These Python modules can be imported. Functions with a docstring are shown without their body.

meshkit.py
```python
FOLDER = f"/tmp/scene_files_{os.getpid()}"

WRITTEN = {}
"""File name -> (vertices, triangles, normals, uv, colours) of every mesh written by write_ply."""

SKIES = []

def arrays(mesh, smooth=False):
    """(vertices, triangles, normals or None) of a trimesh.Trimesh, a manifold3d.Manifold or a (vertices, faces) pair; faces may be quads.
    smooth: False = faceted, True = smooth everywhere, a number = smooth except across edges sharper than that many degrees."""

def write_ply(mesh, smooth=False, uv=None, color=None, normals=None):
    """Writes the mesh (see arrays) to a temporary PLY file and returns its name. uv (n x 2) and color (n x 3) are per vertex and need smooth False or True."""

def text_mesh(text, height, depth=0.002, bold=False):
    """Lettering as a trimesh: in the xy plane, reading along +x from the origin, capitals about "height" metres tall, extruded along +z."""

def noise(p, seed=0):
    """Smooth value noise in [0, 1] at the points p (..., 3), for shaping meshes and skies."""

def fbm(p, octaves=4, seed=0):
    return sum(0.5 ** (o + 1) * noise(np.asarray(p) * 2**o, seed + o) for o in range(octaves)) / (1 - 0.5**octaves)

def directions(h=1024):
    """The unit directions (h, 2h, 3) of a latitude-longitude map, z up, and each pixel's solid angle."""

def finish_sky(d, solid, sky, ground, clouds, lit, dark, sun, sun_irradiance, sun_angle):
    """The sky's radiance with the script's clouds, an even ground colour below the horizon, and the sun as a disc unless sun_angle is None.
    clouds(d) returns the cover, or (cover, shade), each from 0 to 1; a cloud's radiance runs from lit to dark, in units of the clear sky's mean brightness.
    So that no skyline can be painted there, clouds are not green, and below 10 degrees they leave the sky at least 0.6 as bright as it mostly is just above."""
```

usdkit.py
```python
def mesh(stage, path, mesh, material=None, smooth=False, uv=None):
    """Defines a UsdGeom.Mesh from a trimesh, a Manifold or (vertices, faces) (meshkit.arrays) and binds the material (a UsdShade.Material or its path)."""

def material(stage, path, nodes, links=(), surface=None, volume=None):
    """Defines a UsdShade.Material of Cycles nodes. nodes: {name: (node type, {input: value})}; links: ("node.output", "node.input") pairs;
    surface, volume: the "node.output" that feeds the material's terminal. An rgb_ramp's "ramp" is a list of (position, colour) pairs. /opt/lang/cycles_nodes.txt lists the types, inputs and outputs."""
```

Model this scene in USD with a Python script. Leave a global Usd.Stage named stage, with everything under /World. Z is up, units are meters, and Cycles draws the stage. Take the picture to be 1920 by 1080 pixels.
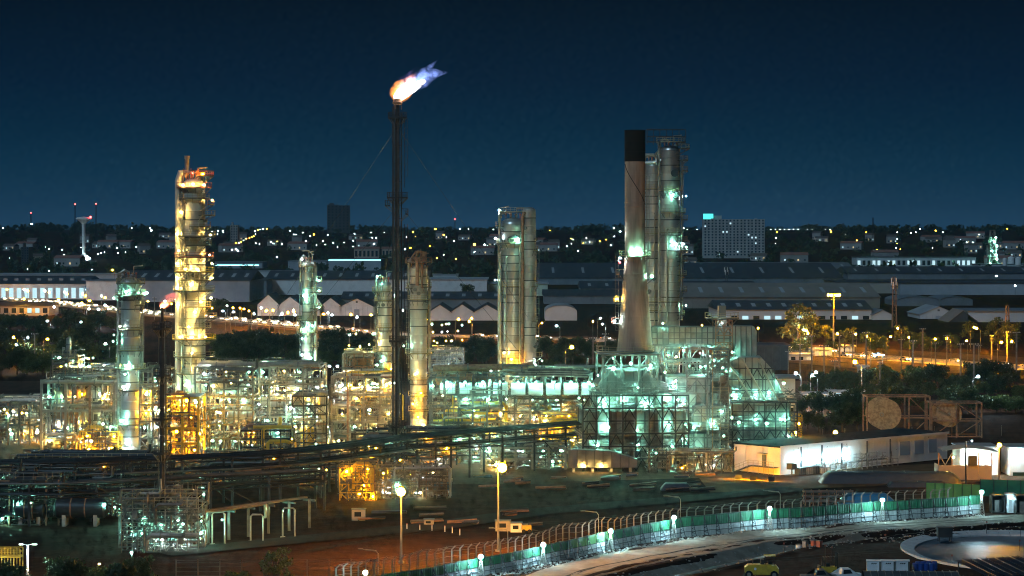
import math, random, numpy as np, trimesh, usdkit, meshkit
from pxr import Usd, UsdGeom, UsdLux, UsdShade, Gf, Sdf, Vt
stage = Usd.Stage.CreateInMemory()
UsdGeom.SetStageUpAxis(stage, 'Z'); UsdGeom.SetStageMetersPerUnit(stage, 1.0)
UsdGeom.Xform.Define(stage, '/World')
PI = math.pi
# ---------------------------------------------------------------- camera, sky, moonlight, exposure
EYE, F, HOR = 48.0, 4500.0, 430.0          # eye height, lens in photo pixels, row of the horizon
cam = UsdGeom.Camera.Define(stage, '/World/camera')
cam.AddTranslateOp().Set((0, 0, EYE)); cam.AddRotateXOp().Set(90.0)
cam.CreateHorizontalApertureAttr(24.0); cam.CreateVerticalApertureAttr(13.5)
cam.CreateFocalLengthAttr(12.0 * F / 960.0); cam.CreateVerticalApertureOffsetAttr(-110.0 / 80.0)
cam.CreateClippingRangeAttr(Gf.Vec2f(1.0, 60000.0)); cam.CreateExposureAttr(0.2)
SUN_EL, SUN_ROT = math.radians(38), math.radians(215)
usdkit.material(stage, '/World/Looks/night_sky', {
    'sky': ('sky_texture', {'sky_type': 'single_scattering', 'sun_disc': False, 'sun_elevation': SUN_EL, 'sun_rotation': SUN_ROT}),
    'tc': ('texture_coordinate', {}), 'sep': ('separate_xyz', {}),
    'mr': ('map_range', {'from_min': -0.02, 'from_max': 0.30, 'clamp': True}),
    'glow': ('rgb_ramp', {'ramp': [(0.0, (.0125, .050, .104)), (.0695, (.014, .056, .114)), (.10, (.0080, .044, .092)), (.132, (.0032, .032, .070)), (.1875, (.0004, .0195, .048)), (.256, (.0002, .0110, .0325)),
                                   (.361, (.0001, .0050, .0150)), (.6, (.0006, .0075, .025)), (1.0, (.0008, .0085, .027))]}),
    'dim': ('mix_color', {'blend_type': 'mix', 'fac': 0.00025}),
    'bg': ('background_shader', {'strength': 0.86})},
    [('tc.generated', 'sep.vector'), ('sep.z', 'mr.value'), ('mr.result', 'glow.fac'), ('glow.color', 'dim.a'), ('sky.color', 'dim.b'), ('dim.result', 'bg.color')],
    surface='bg.background')
dome = UsdLux.DomeLight.Define(stage, '/World/sky')
UsdShade.MaterialBindingAPI.Apply(dome.GetPrim()).Bind(UsdShade.Material.Get(stage, '/World/Looks/night_sky'))
dome.GetPrim().SetCustomDataByKey('kind', 'structure')
moon = UsdLux.DistantLight.Define(stage, '/World/moonlight')
moon.CreateNormalizeAttr(True); moon.CreateIntensityAttr(0.21); moon.CreateAngleAttr(6.0); moon.CreateColorAttr(Gf.Vec3f(.50, .82, 1.08))
moon.AddRotateZOp().Set(-math.degrees(SUN_ROT)); moon.AddRotateXOp().Set(-(90 - math.degrees(SUN_EL)))
HAZE = 0.00004

# ---------------------------------------------------------------- helpers
def gz(Y):
    t = np.clip((np.asarray(Y, float) - 2300) / 3700, 0, 1)
    return 46 * t * t * (3 - 2 * t)
_ys = np.linspace(250, 5600, 20000); _py = HOR + (EYE - gz(_ys)) * F / _ys
def Yg(py): return float(np.interp(-py, -_py, _ys))
def PX(px, Y): return (px - 960) * Y / F
def PZ(py, Y): return EYE - (py - HOR) * Y / F
def G(px, py):
    Y = Yg(py); return np.array([PX(px, Y), Y, float(gz(Y))])
def P(px, py, Y): return np.array([PX(px, Y), Y, PZ(py, Y)])

class MB:
    def __init__(s): s.V, s.C, s.I, s.n = [], [], [], 0
    def add(s, v, f):
        v = np.asarray(v, float); f = np.asarray(f, int)
        s.V.append(v); s.C.append(np.full(len(f), f.shape[1], np.int32)); s.I.append((f + s.n).ravel()); s.n += len(v); return s
    def addp(s, v, counts, idx):
        s.V.append(np.asarray(v, float)); s.C.append(np.asarray(counts, np.int32)); s.I.append(np.asarray(idx, int) + s.n); s.n += len(v); return s
    BF = np.array([[0, 3, 2, 1], [4, 5, 6, 7], [0, 1, 5, 4], [1, 2, 6, 5], [2, 3, 7, 6], [3, 0, 4, 7]])
    def box(s, a, b):
        x0, y0, z0 = np.minimum(a, b); x1, y1, z1 = np.maximum(a, b)
        return s.add([(x0, y0, z0), (x1, y0, z0), (x1, y1, z0), (x0, y1, z0), (x0, y0, z1), (x1, y0, z1), (x1, y1, z1), (x0, y1, z1)], s.BF)
    def bar(s, p, q, w, h=None):
        p, q = np.asarray(p, float), np.asarray(q, float); d = q - p; L = np.linalg.norm(d)
        if L < 1e-6: return s
        d = d / L; u = np.cross(d, (0, 0, 1.0))
        u = np.array([1.0, 0, 0]) if np.linalg.norm(u) < 1e-4 else u / np.linalg.norm(u)
        v = np.cross(u, d); h = w if h is None else h
        c = [(-1, -1), (1, -1), (1, 1), (-1, 1)]
        return s.add([p + u * a * w / 2 + v * b * h / 2 for a, b in c] + [q + u * a * w / 2 + v * b * h / 2 for a, b in c], s.BF)
    def tube(s, pts, r, n=8, caps=True):
        pts = [np.asarray(p, float) for p in pts]; m = len(pts); rs = np.broadcast_to(r, m)
        D = []
        for i in range(m):
            d = pts[min(i + 1, m - 1)] - pts[max(i - 1, 0)]; D.append(d / max(np.linalg.norm(d), 1e-9))
        u = np.cross(D[0], (0, 0, 1.0)); u = np.array([1.0, 0, 0]) if np.linalg.norm(u) < 1e-3 else u / np.linalg.norm(u)
        V = []; t = np.arange(n) * 2 * PI / n
        for i in range(m):
            u = u - D[i] * (u @ D[i]); nn = np.linalg.norm(u)
            if nn < 1e-6: u = np.cross(D[i], (0.3, .5, .8)); nn = np.linalg.norm(u)
            u = u / nn; v = np.cross(D[i], u)
            k = 1.0
            if 0 < i < m - 1:
                a = pts[i] - pts[i - 1]; cosh = (a / max(np.linalg.norm(a), 1e-9)) @ D[i]; k = 1 / max(cosh, .6)
            V.append(pts[i] + rs[i] * (np.outer(np.cos(t), u) + np.outer(np.sin(t), v)) * k)
        V = np.vstack(V); j = np.arange(n); j2 = (j + 1) % n
        Fq = np.vstack([np.stack([i * n + j, i * n + j2, (i + 1) * n + j2, (i + 1) * n + j], 1) for i in range(m - 1)])
        cnt = [4] * len(Fq); idx = list(Fq.ravel())
        if caps: cnt += [n, n]; idx += list(j[::-1]) + list((m - 1) * n + j)
        return s.addp(V, cnt, idx)
    def cyl(s, c, r, h, n=16): return s.tube([c, np.asarray(c, float) + (0, 0, h)], r, n)
    def lathe(s, prof, n=24, c=(0, 0, 0), a0=0.0, a1=2 * PI):
        full = abs(a1 - a0 - 2 * PI) < 1e-6; k = n if full else n + 1
        t = a0 + (a1 - a0) * np.arange(k) / n; V = []
        for r, z in prof: V.append(np.stack([c[0] + r * np.cos(t), c[1] + r * np.sin(t), np.full(k, c[2] + z)], 1))
        V = np.vstack(V); j = np.arange(n); j2 = (j + 1) % k; Q = []
        for i in range(len(prof) - 1): Q.append(np.stack([i * k + j, i * k + j2, (i + 1) * k + j2, (i + 1) * k + j], 1))
        return s.add(V, np.vstack(Q))
    def ico(s, c, r, sub=0):
        m = trimesh.creation.icosphere(sub, 1.0); return s.add(m.vertices * r + np.asarray(c, float), m.faces)
    def sheet(s, pts, idx=None):
        return s.addp(pts, [len(pts)], list(range(len(pts))))

_used = {}
def path_of(name, parent):
    base = (str(parent) if parent is not None else '/World') + '/' + name
    k = _used.get(base, 0); _used[base] = k + 1
    return base if k == 0 else f'{base}_{k:03d}'
def build(mb, name, mat, parent=None, smooth=False, off=(0, 0, 0)):
    if mb.n == 0: return None
    p = path_of(name, parent); V = np.vstack(mb.V) - np.asarray(off, float); C = np.concatenate(mb.C); I = np.concatenate(mb.I).astype(np.int32)
    if smooth and C.max() <= 4:
        T = []; st = np.concatenate([[0], np.cumsum(C)[:-1]])
        q = st[C == 4]; t = st[C == 3]
        T = np.vstack([np.stack([I[q], I[q + 1], I[q + 2]], 1), np.stack([I[q], I[q + 2], I[q + 3]], 1), np.stack([I[t], I[t + 1], I[t + 2]], 1)])
        m = usdkit.mesh(stage, p, trimesh.Trimesh(V, T, process=False), MAT[mat], smooth=(smooth if smooth is not True else True))
        return p
    m = UsdGeom.Mesh.Define(stage, p)
    m.CreatePointsAttr(Vt.Vec3fArray.FromNumpy(V.astype(np.float32)))
    m.CreateFaceVertexCountsAttr(Vt.IntArray.FromNumpy(C.astype(np.int32))); m.CreateFaceVertexIndicesAttr(Vt.IntArray.FromNumpy(I))
    m.CreateSubdivisionSchemeAttr('none')
    UsdShade.MaterialBindingAPI.Apply(m.GetPrim()).Bind(MAT[mat])
    return p
def tag(path, label=None, cat=None, group=None, kind=None):
    o = stage.GetPrimAtPath(path)
    for k, v in (('label', label), ('category', cat), ('group', group), ('kind', kind)):
        if v: o.SetCustomDataByKey(k, v)
    return path
def thing(name, label, cat, loc=(0, 0, 0), rz=0.0, group=None, scale=None):
    p = path_of(name, None); x = UsdGeom.Xform.Define(stage, p)
    x.AddTranslateOp().Set(Gf.Vec3d(*map(float, loc))); x.AddRotateZOp().Set(math.degrees(rz))
    if scale is not None: x.AddScaleOp().Set(Gf.Vec3f(*np.broadcast_to(scale, 3).astype(float).tolist()))
    return tag(p, label, cat, group, 'thing' if 'column' in name or name.endswith('unit') else None)
def dup(src, label, loc, rz=0.0, group=None, scale=1.0):
    was = stage.GetPrimAtPath(src).GetCustomData()
    r = thing(src.rsplit('/', 1)[1].rstrip('0123456789').rstrip('_'), label, was['category'], loc, rz, group or was.get('group'), scale)
    pr = stage.GetPrimAtPath(r); pr.GetReferences().AddInternalReference(src); pr.SetInstanceable(True)
    return r
def place(proto, first, label, loc, rz=0.0, group=None, scale=1.0):
    """the first time moves the prototype itself, then copies it"""
    if proto not in first:
        first.add(proto); x = UsdGeom.Xformable(stage.GetPrimAtPath(proto)); ops = x.GetOrderedXformOps()
        ops[0].Set(Gf.Vec3d(*map(float, loc))); ops[1].Set(math.degrees(rz)); ops[2].Set(Gf.Vec3f(*np.broadcast_to(scale, 3).astype(float).tolist()))
        return tag(proto, label, None, group)
    return dup(proto, label, loc, rz, group, scale)
FIRST = set()
ORD = ['first', 'second', 'third', 'fourth', 'fifth', 'sixth', 'seventh', 'eighth', 'ninth', 'tenth', 'eleventh', 'twelfth', 'thirteenth', 'fourteenth', 'fifteenth', 'sixteenth',
       'seventeenth', 'eighteenth', 'nineteenth', 'twentieth']
def nth(k, n):
    if k == 0: return 'leftmost'
    if k == n - 1: return 'rightmost'
    if k < 20 and k <= n / 2: return ORD[k] + ' from the left'
    k = n - 1 - k
    return (ORD[k] if k < 20 else str(k + 1) + 'th') + ' from the right'

MAT = {}
def mat(name, c, rough=.6, metal=0.0, c2=None, scale=1.2, bump=0.0, detail=4, amt=(.35, .7), stretch=None):
    n = {'p': ('principled_bsdf', {'roughness': rough, 'metallic': metal, 'base_color': c, 'specular_ior_level': .08 if rough > .88 else .5})}; l = []
    if c2 is not None:
        n['g'] = ('geometry', {}); n['m'] = ('mapping', {'scale': stretch or (1, 1, 1)})
        n['n'] = ('noise_texture', {'scale': scale, 'detail': float(detail), 'roughness': .62})
        n['r'] = ('rgb_ramp', {'ramp': [(amt[0], c), (amt[1], c2)]})
        l = [('g.position', 'm.vector'), ('m.vector', 'n.vector'), ('n.fac', 'r.fac'), ('r.color', 'p.base_color')]
        if bump: n['b'] = ('bump', {'strength': 1.0, 'distance': bump}); l += [('n.fac', 'b.height'), ('b.normal', 'p.normal')]
    MAT[name] = usdkit.material(stage, f'/World/Looks/{name}', n, l, surface='p.BSDF')
def glow(name, c, s):
    MAT[name] = usdkit.material(stage, f'/World/Looks/{name}', {'e': ('emission', {'color': c, 'strength': s})}, [], surface='e.emission')
mat('cladding', (.50, .50, .48), .36, .75, (.36, .35, .33), .5, amt=(.4, .75), stretch=(1, 1, .25))
mat('cladding_dull', (.42, .42, .40), .5, .45, (.27, .25, .23), .6, amt=(.4, .75), stretch=(1, 1, .3))
mat('cladding_cream', (.52, .49, .42), .5, .15, (.36, .33, .28), .5, amt=(.4, .8), stretch=(1, 1, .3))
mat('stack_paint', (.30, .225, .17), .75, 0, (.15, .11, .085), .55, amt=(.40, .66), stretch=(1, 1, .10))
mat('soot', (.012, .011, .011), .9)
mat('cladding_b', (.36, .355, .33), .42, .7, (.26, .25, .23), .5, amt=(.4, .75), stretch=(1, 1, .25))
mat('cladding_cream_b', (.40, .37, .30), .55, .15, (.27, .24, .19), .5, amt=(.4, .8), stretch=(1, 1, .3))
mat('skirt_concrete', (.50, .46, .40), .85, 0, (.32, .29, .25), 1.1)
mat('steel_grey', (.15, .155, .15), .5, .25, (.085, .085, .08), .8)
mat('steel_pale', (.29, .275, .24), .5, .2, (.17, .15, .125), .8)
mat('steel_dark', (.035, .04, .045), .6, .2, (.02, .02, .02), .8)
mat('steel_rust', (.30, .17, .10), .8, 0, (.14, .08, .05), 1.4)
mat('railing_paint', (.30, .26, .15), .55)
mat('red_paint', (.38, .10, .06), .6)
mat('yellow_paint', (.62, .42, .04), .5, 0, (.42, .28, .04), 1.5)
mat('pipe_silver', (.42, .41, .37), .34, .65, (.25, .24, .21), .7)
mat('pipe_dull', (.13, .13, .125), .45, .35, (.07, .07, .065), .7)
mat('pipe_dark', (.035, .038, .042), .45, .3, (.018, .02, .02), .7)
mat('grating', (.07, .07, .068), .7, .2)
mat('heater_plate', (.27, .285, .27), .5, .25, (.14, .145, .135), .35, amt=(.38, .72))
mat('heater_plate_dull', (.17, .17, .16), .55, .2, (.09, .088, .08), .35, amt=(.38, .72))
mat('heater_rib', (.075, .08, .08), .55, .2)
mat('concrete', (.36, .34, .31), .9, 0, (.24, .22, .20), .6)
mat('concrete_post', (.24, .21, .18), .9, 0, (.15, .13, .11), 1.5)
mat('white_wall', (.72, .71, .70), .8, 0, (.55, .52, .50), .25, amt=(.5, .8))
mat('pink_wall', (.66, .58, .53), .85, 0, (.54, .45, .40), .3, amt=(.45, .8))
mat('roof_dark', (.055, .066, .085), .7, .1, (.036, .042, .054), .3)
mat('roof_black', (.016, .019, .025), .97, 0, (.03, .033, .04), .3)
mat('roof_grey', (.20, .225, .26), .65, .1, (.13, .15, .17), .05, stretch=(1, .3, 1))
mat('roof_light', (.42, .45, .48), .6, .1, (.32, .34, .36), .05)
mat('roof_tan', (.26, .22, .19), .8, 0, (.19, .16, .14), .05)
mat('roof_red', (.30, .13, .10), .8, 0, (.22, .10, .08), .2)
mat('shed_wall', (.55, .58, .60), .7, 0, (.42, .44, .46), .04)
mat('shed_wall_grey', (.36, .39, .44), .8, 0, (.27, .30, .34), .04)
mat('shed_wall_green', (.50, .60, .48), .7)
mat('shed_wall_tan', (.38, .33, .29), .8, 0, (.29, .25, .22), .04)
mat('block_wall', (.40, .41, .42), .85, 0, (.30, .31, .32), .05)
mat('pane_dark', (.02, .025, .03), .15)
mat('hoarding_green', (.02, .17, .075), .6, 0, (.02, .11, .055), .7)
mat('hoarding_lime', (.09, .28, .06), .5, 0, (.06, .22, .06), .7)
mat('hoarding_white', (.55, .58, .58), .5, .1, (.40, .42, .42), .8, stretch=(1, 1, .2))
mat('tank_black', (.035, .045, .05), .35, .2, (.02, .025, .03), .5)
mat('tank_blue', (.03, .16, .30), .4)
mat('tarp', (.02, .03, .045), .6, 0, (.03, .045, .06), .6, bump=.15)
mat('rubber', (.02, .02, .02), .9)
mat('drum_board', (.40, .29, .17), .85, 0, (.24, .16, .09), 1.3, amt=(.4, .62))
mat('cabin_white', (.70, .72, .74), .6, 0, (.55, .56, .58), .8)
mat('barrel_blue', (.02, .06, .25), .35)
mat('bark', (.09, .065, .045), .9)
mat('car_paint', (.30, .30, .32), .3, .3)
mat('car_dark', (.03, .03, .035), .3, .3)
mat('house_wall', (.34, .33, .32), .85, 0, (.24, .23, .23), .05)
mat('house_roof', (.13, .10, .09), .85)
for nm, ca, cb in (('leaf_dark', (.030, .052, .022), (.055, .085, .030)), ('leaf_mid', (.050, .080, .022), (.095, .125, .035)), ('leaf_pale', (.085, .105, .03), (.13, .13, .045))):
    MAT[nm] = usdkit.material(stage, f'/World/Looks/{nm}', {'g': ('geometry', {}), 'r': ('rgb_ramp', {'ramp': [(0, ca), (1, cb)]}), 'd': ('principled_bsdf', {'roughness': .6}),
        't': ('translucent_bsdf', {'color': cb}), 'x': ('mix_closure', {'fac': .3})},
        [('g.random_per_island', 'r.fac'), ('r.color', 'd.base_color'), ('d.BSDF', 'x.closure1'), ('t.BSDF', 'x.closure2')], surface='x.closure')
def soil(name, a, b, c, s1, s2, bump, rough=.95):
    MAT[name] = usdkit.material(stage, f'/World/Looks/{name}', {'g': ('geometry', {}), 'n1': ('noise_texture', {'scale': s1, 'detail': 6.0, 'roughness': .65}),
        'm': ('mapping', {'scale': (1, .35, 1)}), 'n2': ('noise_texture', {'scale': s2, 'detail': 3.0}), 'r1': ('rgb_ramp', {'ramp': [(.36, a), (.66, b)]}), 'r2': ('rgb_ramp', {'ramp': [(.48, (0, 0, 0)), (.66, (1, 1, 1))]}),
        'mx': ('mix_color', {'b': c}), 'bp': ('bump', {'strength': 1.0, 'distance': bump}), 'p': ('principled_bsdf', {'roughness': rough, 'specular_ior_level': .5 if rough < .6 else .06})},
        [('g.position', 'n1.vector'), ('g.position', 'm.vector'), ('m.vector', 'n2.vector'), ('n1.fac', 'r1.fac'), ('n2.fac', 'r2.fac'), ('r2.color', 'mx.fac'), ('r1.color', 'mx.a'), ('mx.result', 'p.base_color'),
         ('n1.fac', 'bp.height'), ('bp.normal', 'p.normal')], surface='p.BSDF')
soil('dirt_yard', (.075, .045, .026), (.115, .07, .04), (.045, .03, .02), .3, .05, .06)
soil('soil', (.024, .0095, .006), (.046, .019, .010), (.011, .007, .006), .22, .035, .35)
soil('dirt_track', (.18, .155, .12), (.28, .25, .20), (.11, .095, .075), .5, .06, .12)
soil('yard_paving', (.060, .038, .028), (.09, .060, .044), (.035, .025, .020), .3, .05, .04)
soil('asphalt', (.024, .023, .022), (.036, .034, .031), (.050, .045, .040), .4, .05, .03)
soil('concrete_road', (.22, .20, .17), (.30, .27, .23), (.16, .15, .13), .2, .05, .03)
soil('pond_lining', (.11, .13, .145), (.20, .22, .23), (.07, .085, .10), .25, .06, .2, .45)
# lamps: (colour, strength)
KIND = {'T': ((.30, 1.0, .72), 950), 'W': ((.70, .97, 1.0), 850), 'B': ((.48, .88, 1.0), 640), 'O': ((1.0, .40, .006), 1250), 'Y': ((1.0, .64, .15), 1100),
        'R': ((1.0, .03, .03), 30), 'f': ((.72, .92, 1.0), 22), 'o': ((1.0, .45, .03), 22), 'w': ((.66, .90, 1.0), 1500), 's': ((1.0, .385, .003), 2600)}
for k, (c, s) in KIND.items(): glow('lamp_' + {'T': 'teal', 'W': 'white', 'B': 'blue_white', 'O': 'sodium', 'Y': 'warm', 'R': 'red', 'f': 'far_white', 'o': 'far_amber', 'w': 'street_white', 's': 'street_sodium'}[k], c, s)
LM = {'T': 'lamp_teal', 'W': 'lamp_white', 'B': 'lamp_blue_white', 'O': 'lamp_sodium', 'Y': 'lamp_warm', 'R': 'lamp_red', 'f': 'lamp_far_white', 'o': 'lamp_far_amber', 'w': 'lamp_street_white', 's': 'lamp_street_sodium'}
glow('lit_window', (.60, .92, 1.0), .9); glow('lit_window_warm', (1.0, .80, .42), .7); glow('lit_sign', (.10, .85, .80), 1.3); glow('lit_strip', (.35, .95, .95), 3.0)
glow('car_headlight', (1.0, .78, .5), 110); glow('car_taillight', (1.0, .12, .03), 30)

def lamp(parent, p, kind='T', R=.28, face=(0, -1, 0)):
    """a floodlight bolted to what carries it: housing with a bulb"""
    p = np.asarray(p, float); R = R * (.72 if kind in 'TWYOB' else 1)
    m = MB().box(p + (-R * .9, -R * .6, R * 1.02), p + (R * .9, R * .6, R * 1.02 + .14))
    h = build(m, 'floodlight', 'steel_dark', parent)
    build(MB().ico(p, R, 0), 'bulb', LM[kind], h)
# ---------------------------------------------------------------- ground
def poly_dist(x, y, pl):
    d = np.full(x.shape, 1e9); side = np.zeros(x.shape)
    for a, b in zip(pl[:-1], pl[1:]):
        ab = b - a; t = np.clip(((x - a[0]) * ab[0] + (y - a[1]) * ab[1]) / (ab @ ab), 0, 1)
        e = np.hypot(x - a[0] - t * ab[0], y - a[1] - t * ab[1]); d = np.minimum(d, e)
    return d
def line_px(pts): return np.array([G(*p)[:2] for p in pts])
DITCH = line_px([(1020, 1128), (1110, 1104), (1192, 1084), (1340, 1052), (1470, 1023), (1582, 1011), (1755, 997), (1960, 983)])
FENCE = line_px([(620, 1136), (700, 1116), (860, 1087), (972, 1067), (1085, 1043), (1197, 1020), (1282, 1007), (1400, 996), (1461, 991), (1582, 981), (1703, 972), (1838, 963)])
POND_C, POND_R = G(1928, 1034)[:2], (17.5, 22.0)
def ground_z(x, y):
    x, y = np.asarray(x, float), np.asarray(y, float)
    z = gz(y)
    near = np.clip((430 - y) / 30, 0, 1)
    z = z + near * .28 * (meshkit.fbm(np.stack([x * .22, y * .22, 0 * x], -1), 4, 3) - .5)
    d = poly_dist(x, y, DITCH); w = np.clip(3.4 - (x - 30) * .045, 1.6, 3.6)
    z = z - 2.0 * np.clip(1.25 - d / w, 0, 1) ** .8 * (y < 470) + .45 * np.exp(-((d - w * 1.75) / 1.0) ** 2) * (y < 470) * meshkit.noise(np.stack([x * .4, y * .4, 0 * x], -1), 9)
    q = np.hypot((x - POND_C[0]) / POND_R[0], (y - POND_C[1]) / POND_R[1])
    z = z - 1.3 * np.clip((1 - q) / .12, 0, 1)
    df = poly_dist(x, y, FENCE)                                    # spoil heaps at the foot of the hoarding
    z = z + .8 * np.clip(1 - np.abs(df - 3.4) / 1.7, 0, 1) * np.clip(meshkit.noise(np.stack([x * .13, y * .13, 0 * x], -1), 21) - .52, 0, 1) * 2.4 * near
    return z
gx = np.unique(np.concatenate([np.arange(-95, 135, .9), np.linspace(-400, 400, 41), np.linspace(-6000, 6000, 61)]))
gy = np.unique(np.concatenate([np.arange(322, 432, .8), np.linspace(432, 1000, 40), np.linspace(1000, 2300, 20), np.linspace(2300, 6000, 60), np.linspace(6000, 16000, 8), [60, 160, 250]]))
X, Yy = np.meshgrid(gx, gy); Z = ground_z(X, Yy)
nx, ny = len(gx), len(gy); ii = (np.arange(ny - 1)[:, None] * nx + np.arange(nx - 1)[None]).ravel()
tag(build(MB().add(np.stack([X, Yy, Z], -1).reshape(-1, 3), np.stack([ii, ii + 1, ii + nx + 1, ii + nx], 1)), 'ground', 'soil'), kind='structure')
def ribbon(name, pts, w, mat_, lift=.05, step=2.5, conform=False):
    """a sheet of width w along a line of points in world coordinates"""
    pts = np.asarray(pts, float); L = np.concatenate([[0], np.cumsum(np.hypot(*np.diff(pts, axis=0).T))])
    s = np.linspace(0, L[-1], max(int(L[-1] / step), 2)); c = np.stack([np.interp(s, L, pts[:, 0]), np.interp(s, L, pts[:, 1])], 1)
    t = np.gradient(c, axis=0); t /= np.linalg.norm(t, axis=1, keepdims=True); n = np.stack([-t[:, 1], t[:, 0]], 1)
    ww = np.interp(np.linspace(0, 1, len(c)), np.linspace(0, 1, len(np.atleast_1d(w))), np.atleast_1d(w)); k = 9 if conform else 2
    V = []
    for f in np.linspace(-.5, .5, k):
        q = c + n * (ww * f)[:, None]; V.append(np.column_stack([q, (ground_z(q[:, 0], q[:, 1]) if conform else gz(q[:, 1])) + lift]))
    V = np.vstack(V); m = len(c); j = np.arange(m - 1); Q = np.vstack([np.stack([i * m + j, (i + 1) * m + j, (i + 1) * m + j + 1, i * m + j + 1], 1) for i in range(k - 1)])[:, ::-1]
    return tag(build(MB().add(V, Q), name, mat_), kind='structure')
# pale dirt track between hoarding and ditch, dark yard roads, paving below the plant, the highway
ribbon('dirt_track', line_px([(980, 1112), (1090, 1076), (1200, 1050), (1300, 1032), (1400, 1014), (1500, 1004), (1620, 992), (1760, 982), (1960, 970)]), (10, 14, 16, 13, 12, 10), 'dirt_track', .06, 1.6, True)
ribbon('yard_road', line_px([(300, 1040), (560, 1014), (800, 990), (1000, 962), (1250, 940), (1500, 918)]), (7, 8, 8, 7), 'asphalt', .22, 2.5)
tag(build(MB().add([(-135, 452, .012), (8, 452, .012), (8, 760, .012), (-190, 760, .012)], [[0, 1, 2, 3]]), 'plant_paving', 'yard_paving'), kind='structure')
tag(build(MB().add([(8.004, 456, .016), (62, 470, .016), (95, 760, .016), (8.004, 760, .016)], [[0, 1, 2, 3]]), 'heater_paving', 'yard_paving'), kind='structure')
tag(build(MB().add([(36, 436, .21), (112, 462, .21), (112, 502, .21), (36, 466, .21)], [[0, 1, 2, 3]]), 'dirt_yard', 'dirt_yard'), kind='structure')
HWY = line_px([(-60, 556), (100, 569), (323, 593), (470, 604), (720, 627), (803, 630), (940, 634), (1080, 638), (1180, 642), (1430, 655), (1600, 668), (1760, 680), (1960, 694)])
ribbon('road_verge', HWY + (0, 2), (38, 34, 44, 110), 'dirt_yard', .12, 14)
ribbon('highway', HWY, (30, 28, 26, 24), 'concrete_road', .35, 12)

for k, (pts, w_) in enumerate([([(1010, 1098), (1100, 1068), (1220, 1043), (1330, 1025), (1460, 1009), (1640, 990), (1900, 974)], .42), ([(1030, 1092), (1120, 1064), (1240, 1039), (1345, 1021), (1470, 1005), (1640, 986), (1900, 970)], .42), ([(1060, 1096), (1180, 1060), (1300, 1036), (1420, 1016), (1600, 998)], .42), ([(1080, 1091), (1195, 1057), (1310, 1033), (1425, 1013), (1600, 995)], .42),
    ([(1330, 1075), (1450, 1052), (1600, 1040), (1720, 1034)], .45), ([(1340, 1070), (1455, 1048), (1600, 1036), (1715, 1030)], .45), ([(560, 1040), (700, 1015), (900, 985), (1100, 955)], .4), ([(570, 1036), (705, 1011), (900, 981), (1100, 951)], .4)]): ribbon('tyre_track', line_px(pts), w_, 'asphalt', (.075 if k < 4 else .05) if k < 6 else .235, 1.2, k < 6)
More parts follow.
